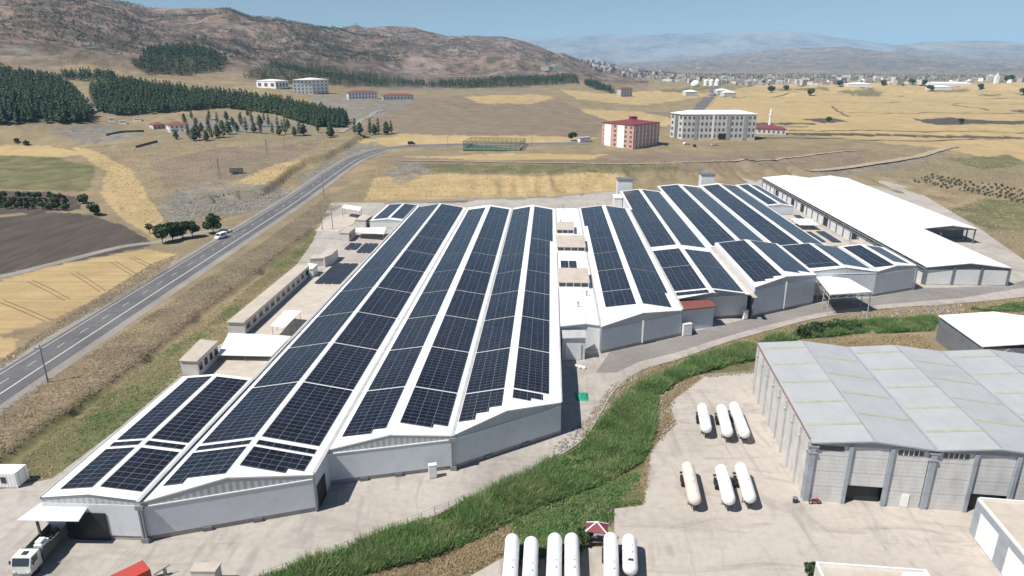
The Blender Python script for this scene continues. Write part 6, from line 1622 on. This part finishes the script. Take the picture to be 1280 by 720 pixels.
p = ground(1245, 104); t = thing('mill_tower', p, 'white tower rising above the sheds at the far right of the town', 'tower')
mb = MB(); mb.box(-3.5, 3.5, -3.5, 3.5, -1, 15); mb.build('shaft', M['white_paint'], t, False)
mb = MB(); mb.lathe([(15.02, 4), (18, 2.5), (20, .2)], 'z', 4); mb.build('roof', M['gutter'], t, False)
for u0, u1, v, lab in ((1060, 1090, 108.5, 'long white greenhouse strip in the fields before the town, left one'), (1165, 1215, 107.5, 'long white greenhouse strip in the fields before the town, middle one'), (1208, 1243, 103.8, 'long white shed strip near the mill tower'), (1165, 1190, 112.3, 'short pale greenhouse strip beside the green field')):
    a_ = ground(u0, v); b_ = a_ + Vector(((u1 - u0) / F * a_.y * .95, 0, 0)); far_block('greenhouse', lab, 'greenhouse', a_, a_ + Vector((3, 26, 0)), b_, 5, M['white_paint'], M['roof_clean'], 'hip', rise=2.5)
for u, v, lab in ((857, 120, 'pale farmhouse beside the town road'), (905, 121, 'white roofed farm shed right of the town road'), (897, 118, 'farm building by the far end of the town road')):
    a_ = ground(u, v); far_block('farmhouse', lab, 'farmhouse', a_, a_ + Vector((-2, 14, 0)), a_ + Vector((18, 3, 0)), 6, M['concrete_wall'], M['roof_clean'], 'hip')
# ------------------------------------------------------------------ plants
def leaf_cloud(rg, centers, radii, n, size, squash=1.0):
    """n leaf clumps (bent quads) spread through a set of blobs"""
    cs = np.array(centers); rs = np.array(radii); pick = rg.choice(len(cs), n, p=rs ** 2 / (rs ** 2).sum())
    d = rg.normal(size=(n, 3)); d /= np.linalg.norm(d, axis=1)[:, None]
    rad = rs[pick] * rg.uniform(.55, 1.08, n) ** .6
    P = cs[pick] + d * rad[:, None] * np.array([1, 1, squash])
    a = rg.normal(size=(n, 3)) + d * .2; a /= np.linalg.norm(a, axis=1)[:, None]
    b = np.cross(a, d + rg.normal(size=(n, 3)) * .6); b /= np.linalg.norm(b, axis=1)[:, None] + 1e-9
    s = (size * rg.uniform(.6, 1.4, n))[:, None]
    V = np.stack([P - a * s - b * s * .6, P + a * s * .3 - b * s, P + a * s + b * s * .5, P - a * s * .2 + b * s], 1).reshape(-1, 3)
    return V, np.arange(4 * n).reshape(-1, 4)

def leafy_tree(seed, h_=6.0, spread=2.6, n=900, size=.3, mat='leaf', trunk_h=1.6, name='leafy_tree', label='', cat='tree', group=None):
    rg = np.random.default_rng(seed); r_ = random.Random(seed)
    t_ = thing(name, (0, 0, 0), label, cat, group)
    mb = MB(); mb.tube((0, 0, -.2), (.1, .05, trunk_h), .2, 8, .14)
    cen = []; rad = []
    for k in range(7):
        an = k * 2.4 + r_.uniform(-.4, .4); rr_ = spread * r_.uniform(.25, .62); z = trunk_h + (h_ - trunk_h) * r_.uniform(.25, .72)
        c_ = Vector((math.cos(an) * rr_, math.sin(an) * rr_, z)); mb.tube((.1, .05, trunk_h - .1), c_, .09, 6, .03); cen.append(c_); rad.append(spread * r_.uniform(.38, .55))
    cen.append(Vector((0, 0, h_ - spread * .5))); rad.append(spread * .5)
    mb.build('trunk', M['bark'], t_, False)
    V, Fc = leaf_cloud(rg, cen, rad, n, size, .85); raw_mesh('crown', V, Fc, M[mat], t_)
    return t_

def pine_arrays(seed, h_, w, n, col_shape=.75):
    """crown of a pine: drooping clumps on a slim cone, uneven outline"""
    rg = np.random.default_rng(seed)
    k = rg.uniform(0, 1, n) ** .8; z = h_ * (.14 + .86 * k); r = w * (1 - k) ** col_shape * (.35 + .65 * np.minimum(1, k * 6)) * rg.uniform(.55, 1.1, n) + .05
    an = rg.uniform(0, 6.283, n); out = np.stack([np.cos(an), np.sin(an), np.zeros(n)], 1); tan = np.stack([-np.sin(an), np.cos(an), np.zeros(n)], 1)
    P = out * r[:, None]; P[:, 2] = z
    s = (w * .42 * (1 - .45 * k) * rg.uniform(.7, 1.3, n))[:, None]
    up = np.array([0, 0, 1.0])
    V = np.stack([P - out * s * .6 + up * s * .55, P + tan * s * .65 - up * s * .1, P + out * s * .75 - up * s * .45, P - tan * s * .65 - up * s * .1], 1).reshape(-1, 3)
    return V, np.arange(4 * n).reshape(-1, 4)
def pine_tree(seed, h_, w, n, name, label, cat, group, shape=.75):
    t_ = thing(name, (0, 0, 0), label, cat, group)
    mb = MB(); mb.tube((0, 0, -.5), (0, 0, h_ * .8), .2, 6, .05); mb.build('trunk', M['bark'], t_, False)
    V, Fc = pine_arrays(seed, h_, w, n, shape); raw_mesh('crown', V, Fc, M['pine'], t_); return t_

# leafy trees at the roadside and single trees
road_trees = [(203, 304, 5.6, 'broad leafy tree, leftmost and nearest of the dense row beside the white van'), (216, 301, 5.8, 'leafy tree second from the left in the row beside the white van'), (229, 298.5, 5.6, 'leafy tree in the middle of the row beside the white van'), (241, 296.5, 5.2, 'leafy tree second from the right in the row beside the white van'), (267, 291.5, 6.4, 'tallest leafy tree directly behind the white van')]
for k, (u, v, h_, lab) in enumerate(road_trees):
    o_ = leafy_tree(20 + k, h_ * 1.2, 3.3, 1500, .28, 'leaf', 1.2, label=lab, group='leafy trees beside the road'); o_.location = at(u, v); o_.rotation_euler = (0, 0, k)
o_ = leafy_tree(31, 4.0, 1.6, 500, .22, 'olive', 1.2, label='small thin greyish tree at the left end of the roadside row'); o_.location = at(187, 292)
o_ = leafy_tree(32, 5.2, 3.0, 1300, .28, 'leaf', 1.1, label='round dark leafy tree alone at the corner of the ploughed field'); o_.location = at(119, 269.5)
o_ = leafy_tree(33, 4.6, 2.8, 1000, .28, 'leaf', 1.0, label='leafy tree at the end of the dark orchard behind the lone round one'); o_.location = at(104, 256)
o_ = leafy_tree(34, 2.4, 1.1, 400, .18, 'leaf', .5, name='shrub', label='green shrub at the corner of the flat roofed block at the bottom edge', cat='shrub'); o_.location = at(1013, 724)
for k, (u, v, h_, lab) in enumerate(((1003, 421, 2.6, 'dark green bush at the right end of the reeds, leftmost behind the grey roof'), (1018, 417, 3.0, 'tallest dark green bush behind the grey roof'), (1034, 415, 2.6, 'dark green bush behind the grey roof, third from the left'), (1050, 413, 2.8, 'dark green bush behind the grey roof, fourth from the left'), (1068, 411, 2.2, 'small dark green bush behind the grey roof, nearest the canopy'))):
    o_ = leafy_tree(200 + k, h_, h_ * .75, 420, .24, 'leaf', .3, name='shrub', label=lab, cat='shrub'); o_.location = at(u, v)
o_ = leafy_tree(35, 1.9, 1.2, 500, .18, 'leaf', .4, name='shrub', label='bright green shrub left of the red pavilion', cat='shrub'); o_.location = at(729, 679)

def scatter(poly, n, rmax=5000, seed=1, near=20, mind=0.0):
    """random ground points inside a polygon of photo points (even density on the ground)"""
    rg = np.random.default_rng(seed); P_ = [ground(u, v) for u, v in poly]
    xs = [p.x for p in P_]; ys = [p.y for p in P_]; out = []; tot = 0
    while tot < n:
        X = rg.uniform(min(xs) - 5, max(xs) + 5, n * 4); Y = rg.uniform(min(ys) - 5, max(ys) + 5, n * 4); Z = terrain_z(X, Y)
        U, V_ = px(X, Y, Z); ok = in_poly(poly, U, V_) & (np.hypot(X, Y) < rmax)
        out.append(np.stack([X, Y, Z], 1)[ok]); tot += int(ok.sum())
        if len(out) > 30: break
    return np.concatenate(out)[:n]

# dark orchard on the left, olive rows on the right
ot = [leafy_tree(40 + k, 3.0, 1.35, 260, .22, 'leaf', .6, 'orchard_tree', 'dark green fruit tree in the small orchard above the ploughed field', 'tree', 'fruit trees above the ploughed field') for k in range(2)]
cnt = 0
for i in range(15):
    for j in range(3):
        u, v = -8 + i * 6.4 + j * 2 + rnd.uniform(-1.2, 1.2), 246 + j * 7 + i * .25 + rnd.uniform(-1, 1)
        if rnd.random() < .12: continue
        k = cnt % 2; place(ot[k], cnt > 1, ground(u, v), rnd.uniform(0, 6), rnd.uniform(.75, 1.25)); cnt += 1
oo = [leafy_tree(50 + k, 2.3, 1.2, 170, .24, 'olive', .4, 'olive_tree', 'small grey green olive bush in the planted rows right of the white warehouse', 'tree', 'olive rows right of the warehouse') for k in range(2)]
cnt = 0
A_ = ground(1142, 228); B_ = ground(1290, 256); C_ = ground(1165, 219.5)
e1, e2 = (B_ - A_), (C_ - A_)
for i in range(20):
    for j in range(8):
        if rnd.random() < .14: continue
        p = A_ + e1 * ((i + rnd.uniform(-.15, .15)) / 19) + e2 * ((j + rnd.uniform(-.15, .15)) / 7); p.z = tz(p.x, p.y)
        place(oo[cnt % 2], cnt > 1, p, rnd.uniform(0, 6), rnd.uniform(.4, .7)); cnt += 1

# cypresses and pines around the villa
cy = [pine_tree(60, 8.5, 1.5, 190, 'cypress', 'slim dark cypress in the loose planting above the road', 'tree', 'cypresses and pines near the villa', .5),
      pine_tree(61, 6.5, 2.3, 190, 'young_pine', 'bushy young pine in the loose planting above the road', 'tree', 'cypresses and pines near the villa', .55)]
cl_lab = ['slim dark cypress in the loose planting above the road', 'bushy young pine in the loose planting above the road']
spots = [(232, 160), (245, 156), (260, 158), (252, 164), (272, 155), (283, 150), (262, 150), (291, 158), (302, 158), (300, 150), (315, 155), (325, 158), (330, 152), (318, 166), (341, 168), (349, 169), (357, 168), (368, 170), (375, 170), (380, 169), (398, 166), (413, 172), (236, 172), (243, 176), (250, 175), (258, 176), (265, 174), (272, 172), (280, 172), (246, 170), (262, 168), (286, 168), (308, 166), (296, 165), (326, 167), (220, 174), (336, 158), (278, 162), (240, 150), (230, 150),
         (444, 168), (450, 168), (463, 169), (468, 168), (473, 168), (483, 168), (489, 167), (415, 170), (353, 163), (310, 145), (347, 158), (360, 160)]
for k, (u, v) in enumerate(spots):
    j = k % 2; sc_ = rnd.uniform(.95, 1.5) * (.85 if v < 158 else 1.0); place(cy[j], k > 1, ground(u, v), rnd.uniform(0, 6), sc_, cl_lab[j])
for k, (u, v, lab) in enumerate(((21, 179, 'green bush at the field edge on the far left, left one of two'), (33, 181.5, 'green bush at the field edge on the far left, right one of two'))):
    o_ = leafy_tree(70 + k, 3.6, 2.4, 400, .3, 'leaf', .5, name='shrub', label=lab, cat='shrub'); o_.location = ground(u, v)
# lone trees out on the plain
lone = [(1036, 153, 'dark tree in the middle of the ploughed patch on the plain'), (1201, 155, 'dark tree standing on the long brown strip on the plain'), (1049, 108, 'tall dark tree left of the green field before the town'), (1104, 107, 'wide dark tree right of the green field before the town'), (1163, 114, 'dark tree by the short pale greenhouse'), (1225, 111.5, 'dark tree at the right end of the greenhouses'), (964, 116, 'dark tree on the plain, left of a pair beyond the school'), (982, 114, 'dark tree on the plain, right of a pair beyond the school'), (1279, 119, 'dark tree at the right edge of the plain'), (1013, 120, 'small dark tree at the corner of the pale field'), (1155, 106.5, 'dark tree just before the right end of the town'), (1140, 105.5, 'small dark tree just before the town houses'), (715, 175, 'dark bush left of the white hut on the terrace')]
lt = None
for k, (u, v, lab) in enumerate(lone):
    if lt is None: lt = leafy_tree(80, 9, 5.5, 500, .9, 'leaf', 1.5, 'lone_tree', lab, 'tree', 'lone trees on the plain'); src = lt
    p = ground(u, v); place(lt, k > 0, p, rnd.uniform(0, 6), .55 if v > 150 else 1.15, lab)
place(lt, True, ground(1260, 103.5), 0, 1.6, 'dark tree clump by the mill tower')

# pine woods: the front rows as single trees, the rest as one wood
W1 = [(-120, 92), (0, 90), (75, 102), (95, 114), (108, 129), (121, 140), (110, 153.5), (0, 156), (-120, 158)]
W2 = [(113, 112), (160, 106), (250, 117), (340, 126), (434, 150), (431, 160), (395, 158.5), (340, 143), (280, 135), (215, 140.5), (150, 145), (119, 138)]
S1 = scatter(W1, 3400, 1400, 5); S2 = scatter(W2, 4200, 1400, 6)
SP = np.concatenate([S1, S2]); order = np.argsort(np.hypot(SP[:, 0], SP[:, 1])); 
# thin out pairs that stand in each other
keep = []; grid = {}
for i in order:
    c_ = (int(SP[i, 0] // 3.3), int(SP[i, 1] // 3.9))
    if c_ in grid: continue
    grid[c_] = 1; keep.append(i)
SP = SP[keep]
pn = [pine_tree(90 + k, 9.0, 2.7, 150, 'pine_tree', 'dark green pine in the dense wood on the left hillside', 'tree', 'pines of the hillside wood', .7) for k in range(3)]
NI = 290
for k in range(NI): place(pn[k % 3], k > 2, Vector(SP[k]), rnd.uniform(0, 6), (1, 1, 1) if False else rnd.uniform(.78, 1.15))
def wood(name, pts_, h_, w, n, seed, mat, nv=6, jit=(.75, 1.2)):
    rg = np.random.default_rng(seed); base = [pine_arrays(seed + 7 * k, h_, w, n) for k in range(nv)]; Vs = []
    for i, p in enumerate(pts_):
        V = base[i % nv][0]; a = rg.uniform(0, 6.283); s = rg.uniform(*jit); ca, sa = math.cos(a), math.sin(a)
        Vs.append(np.stack([V[:, 0] * ca - V[:, 1] * sa, V[:, 0] * sa + V[:, 1] * ca, V[:, 2]], 1) * s + p)
    V = np.concatenate(Vs); return tag(raw_mesh(name, V, np.arange(len(V)).reshape(-1, 4), M[mat]), kind='stuff')
wood('pine_wood', SP[NI:], 9.0, 2.8, 56, 3, 'pine')
W3 = [[(165, 82), (190, 62), (240, 58), (285, 74), (280, 89), (230, 95), (182, 93)], [(300, 97), (345, 80), (400, 84), (470, 97), (530, 106), (600, 101), (720, 95), (724, 106), (600, 111), (440, 108), (330, 104)], [(730, 104), (741, 103), (768, 116), (766, 119), (732, 108)], [(70, 96), (110, 93), (150, 99), (140, 102), (90, 102)]]
S3 = np.concatenate([scatter(W3[0], 900, 2600, 8), scatter(W3[1], 1500, 2600, 9), scatter(W3[2], 260, 2600, 10), scatter(W3[3], 160, 2600, 12)])
wood('far_wood', S3, 9.0, 3.0, 24, 4, 'pine')
# scattered scrub on the mountainsides
def hill_points(n, seed, a0, a1, r0, r1, thr):
    rg = np.random.default_rng(seed); az = np.radians(rg.uniform(a0, a1, n)); r = np.sqrt(rg.uniform(r0 ** 2, r1 ** 2, n)); X, Y = r * np.sin(az), r * np.cos(az)
    ok = fbm(X / 160, Y / 160, 4) > thr + .25 * rg.uniform(-1, 1, n); X, Y = X[ok], Y[ok]; Z = terrain_z(X, Y)
    hh = np.zeros_like(Z, bool)
    return np.stack([X, Y, Z], 1)[Z > 62]
HS = np.concatenate([hill_points(26000, 21, -42, -8, 1050, 2000, -.05), hill_points(9000, 22, -16, 6, 1500, 2600, .05)])
wood('hill_scrub', HS, 3.0, 2.4, 8, 5, 'scrub', 5, (.5, 1.5))
# trees between the town houses
TS = scatter([(722, 76), (850, 93), (960, 93), (1060, 93), (1290, 95), (1290, 104), (960, 105), (905, 106), (845, 104), (790, 98), (742, 89)], 2400, 4500, 31)
wood('town_trees', TS, 9, 4.5, 16, 6, 'scrub', 5)

# reeds in the ditch
RP = [(300, 735), (410, 699), (500, 664), (570, 636), (650, 599), (724, 561), (759, 523), (790, 491), (820, 473), (861, 453), (896, 440), (943, 430), (1000, 415), (1060, 404), (1100, 405), (1085, 416), (1000, 424), (945, 434), (945, 449), (908, 458), (872, 467), (842, 480), (822, 496), (819, 522), (812, 556), (803, 576), (760, 604), (720, 618), (669, 636), (607, 671), (540, 698), (490, 710), (440, 724), (420, 740)]
def tufts(name, pts_, hmin, hmax, w, nb, seed, mat, lean=.3, hscale=None):
    rg = np.random.default_rng(seed); n = len(pts_); Vs = []
    for k in range(nb):
        a = rg.uniform(0, 6.283, n); d = np.stack([np.cos(a), np.sin(a), np.zeros(n)], 1); off = rg.normal(size=(n, 3)) * w * 1.2; off[:, 2] = 0
        hh = rg.uniform(hmin, hmax, n) * (1 if hscale is None else hscale); ln = rg.normal(size=(n, 3)) * lean; ln[:, 2] = 0
        b = pts_ + off; tip = b + np.stack([np.zeros(n), np.zeros(n), hh], 1) + ln * hh[:, None]; ww = (w * rg.uniform(.6, 1.4, n))[:, None]
        Vs.append(np.stack([b - d * ww, b + d * ww, tip], 1).reshape(-1, 3))
    V = np.concatenate(Vs); return tag(raw_mesh(name, V, np.arange(len(V)).reshape(-1, 3), M[mat]), kind='stuff')
R0 = np.concatenate([scatter(RP, 33000, 400, 41), scatter([(1085, 404), (1160, 397), (1172, 401), (1165, 414), (1095, 417)], 3500, 400, 43), scatter([(1212, 387), (1300, 379), (1300, 391), (1235, 390)], 3000, 400, 44)]); R0[:, 2] = 0
dens = fbm(R0[:, 0] / 5, R0[:, 1] / 5, 4); hs = np.clip(.85 + dens * .9, .3, 1.6); kp = dens > -.42 + .2 * nrg.uniform(-1, 1, len(dens)); R0, hs = R0[kp], hs[kp]
tufts('ditch_reeds', R0, .7, 1.5, .10, 4, 42, 'reed', .5, hs)
# dry grass: along the ditch edges, the road bank and the brush strip
EB = [[(720, 540), (760, 490), (800, 462), (850, 447), (950, 415), (1100, 386), (1290, 372), (1290, 384), (1120, 400), (1000, 412), (905, 436), (812, 470), (775, 500), (735, 556)], [(775, 628), (803, 600), (815, 545), (840, 500), (880, 470), (945, 466), (860, 472), (826, 500), (838, 524), (812, 565), (803, 630)], [(440, 726), (500, 708), (607, 671), (640, 655), (632, 690), (590, 712), (560, 726)], [(940, 430), (1150, 418), (1165, 436), (1000, 432)], [(1150, 398), (1290, 386), (1290, 398), (1200, 396)]]
DG = np.concatenate([scatter(p, 5200, 400, 50 + i) for i, p in enumerate(EB)]); DG[:, 2] = 0
tufts('dry_grass', DG, .12, .4, .11, 2, 55, 'dry', 1.0)
BB = [(-60, 640), (0, 512), (110, 444), (215, 376), (330, 302), (408, 246), (428, 258), (392, 284), (300, 354), (232, 405), (190, 440), (100, 505), (0, 574), (-60, 620)]
BG = scatter(BB, 24000, 500, 61); BG[:, 2] = terrain_z(BG[:, 0], BG[:, 1]); dens = fbm(BG[:, 0] / 6, BG[:, 1] / 6, 4); sel_ = dens > -9
tufts('dry_brush', BG[sel_], .2, .55, .06, 3, 62, 'brush', .7, np.clip(.8 + dens[sel_], .4, 1.6))
GB = [(0, 450), (100, 385), (190, 330), (222, 318), (206, 340), (150, 372), (60, 420), (0, 462)]
G2 = scatter(GB, 5000, 500, 63); tufts('verge_grass', G2, .1, .35, .12, 2, 64, 'brush', .9)
# bank behind the works and open steppe: sparse tufts
BK = scatter([(440, 250), (470, 205), (760, 200), (1000, 192), (1180, 190), (1290, 210), (1290, 330), (1220, 285), (1120, 222), (1000, 214), (780, 222), (690, 246)], 7000, 700, 65)
tufts('steppe_grass', BK, .15, .5, .25, 2, 66, 'dry', 1.1)
SG = scatter([(205, 300), (150, 262), (120, 205), (130, 180), (430, 168), (440, 190), (300, 270)], 5000, 900, 67)
tufts('steppe_grass', SG, .15, .5, .3, 2, 68, 'brush', 1.1)
GS = scatter([(0, 600), (60, 545), (110, 508), (195, 446), (236, 410), (330, 345), (396, 292), (400, 284), (392, 300), (330, 392), (262, 440), (235, 470), (66, 598)], 7000, 400, 77); GS[:, 2] = terrain_z(GS[:, 0], GS[:, 1])
gk = fbm(GS[:, 0] / 7, GS[:, 1] / 7, 4) > .0
tufts('short_grass', GS[gk], .1, .3, .1, 3, 78, 'reed', .9); tufts('short_grass', GS[~gk], .1, .3, .1, 3, 79, 'dry', .9)
# vegetable rows by the pavilion
GP = [(640, 700), (640, 655), (672, 638), (720, 620), (760, 606), (795, 590), (802, 630), (766, 634), (764, 652), (732, 652), (728, 690)]
KG = scatter(GP, 9000, 300, 69); KG[:, 2] = 0
row_ = np.abs(((KG[:, 0] * .88 - KG[:, 1] * .47) / .9) % 1 - .5); KG = KG[(row_ < .26) | (fbm(KG[:, 0] / 4, KG[:, 1] / 4, 3) > .12)]
tufts('garden_rows', KG, .15, .5, .1, 3, 70, 'reed', .8)
# boulders and rubble
def rocks(name, poly, n, smin, smax, seed, mat='plinth'):
    rg = np.random.default_rng(seed); P_ = scatter(poly, n, 900, seed); base = np.array([(1, 0, 0), (-1, 0, 0), (0, 1, 0), (0, -1, 0), (0, 0, 1), (0, 0, -1)], float)
    tri = np.array([(0, 2, 4), (2, 1, 4), (1, 3, 4), (3, 0, 4), (2, 0, 5), (1, 2, 5), (3, 1, 5), (0, 3, 5)]); Vs = []; Fs = []
    for i in range(len(P_)):
        s = rg.uniform(smin, smax); V = base * s * rg.uniform(.6, 1.3, (6, 3)); a = rg.uniform(0, 6.28); ca, sa = math.cos(a), math.sin(a)
        V = np.stack([V[:, 0] * ca - V[:, 1] * sa, V[:, 0] * sa + V[:, 1] * ca, V[:, 2] * .7], 1) + P_[i] + np.array([0, 0, s * .15]); Vs.append(V); Fs.append(tri + 6 * i)
    return tag(raw_mesh(name, np.concatenate(Vs), np.concatenate(Fs), M[mat]), kind='stuff')
M['rock'] = simple('pale_rock', (.27, .25, .225), .9, var=.35, scale=1.5)
rocks('rubble', [(1080, 387), (1200, 380), (1215, 390), (1120, 396), (1040, 403)], 420, .15, .5, 71, 'rock')
rocks('rubble', [(690, 560), (740, 515), (765, 480), (800, 462), (806, 468), (775, 495), (750, 525), (705, 568)], 380, .12, .4, 72, 'rock')
rocks('rubble', [(215, 262), (262, 240), (340, 236), (362, 244), (320, 262), (270, 276), (225, 276)], 650, .2, .6, 73, 'rock')
rocks('rubble', [(815, 500), (845, 480), (880, 468), (948, 464), (948, 468), (880, 472), (850, 486), (838, 520), (848, 530), (812, 565), (805, 560)], 300, .12, .4, 74, 'rock')

# ------------------------------------------------------------------ haze
mb = MB(); mb.box(-17000, 17000, -120, 20500, -40, 760)
hz = mb.build('haze', []); 
m = bpy.data.materials.new('valley_haze'); m.use_nodes = True; nt = m.node_tree; nt.nodes.clear()
o_ = nt.nodes.new('ShaderNodeOutputMaterial'); pv = nt.nodes.new('ShaderNodeVolumePrincipled')
pv.inputs['Color'].default_value = (.40, .70, 1.0, 1); pv.inputs['Density'].default_value = HAZE; pv.inputs['Anisotropy'].default_value = -0.12
nt.links.new(pv.outputs[0], o_.inputs['Volume']); hz.data.materials.append(m); tag(hz, kind='stuff')
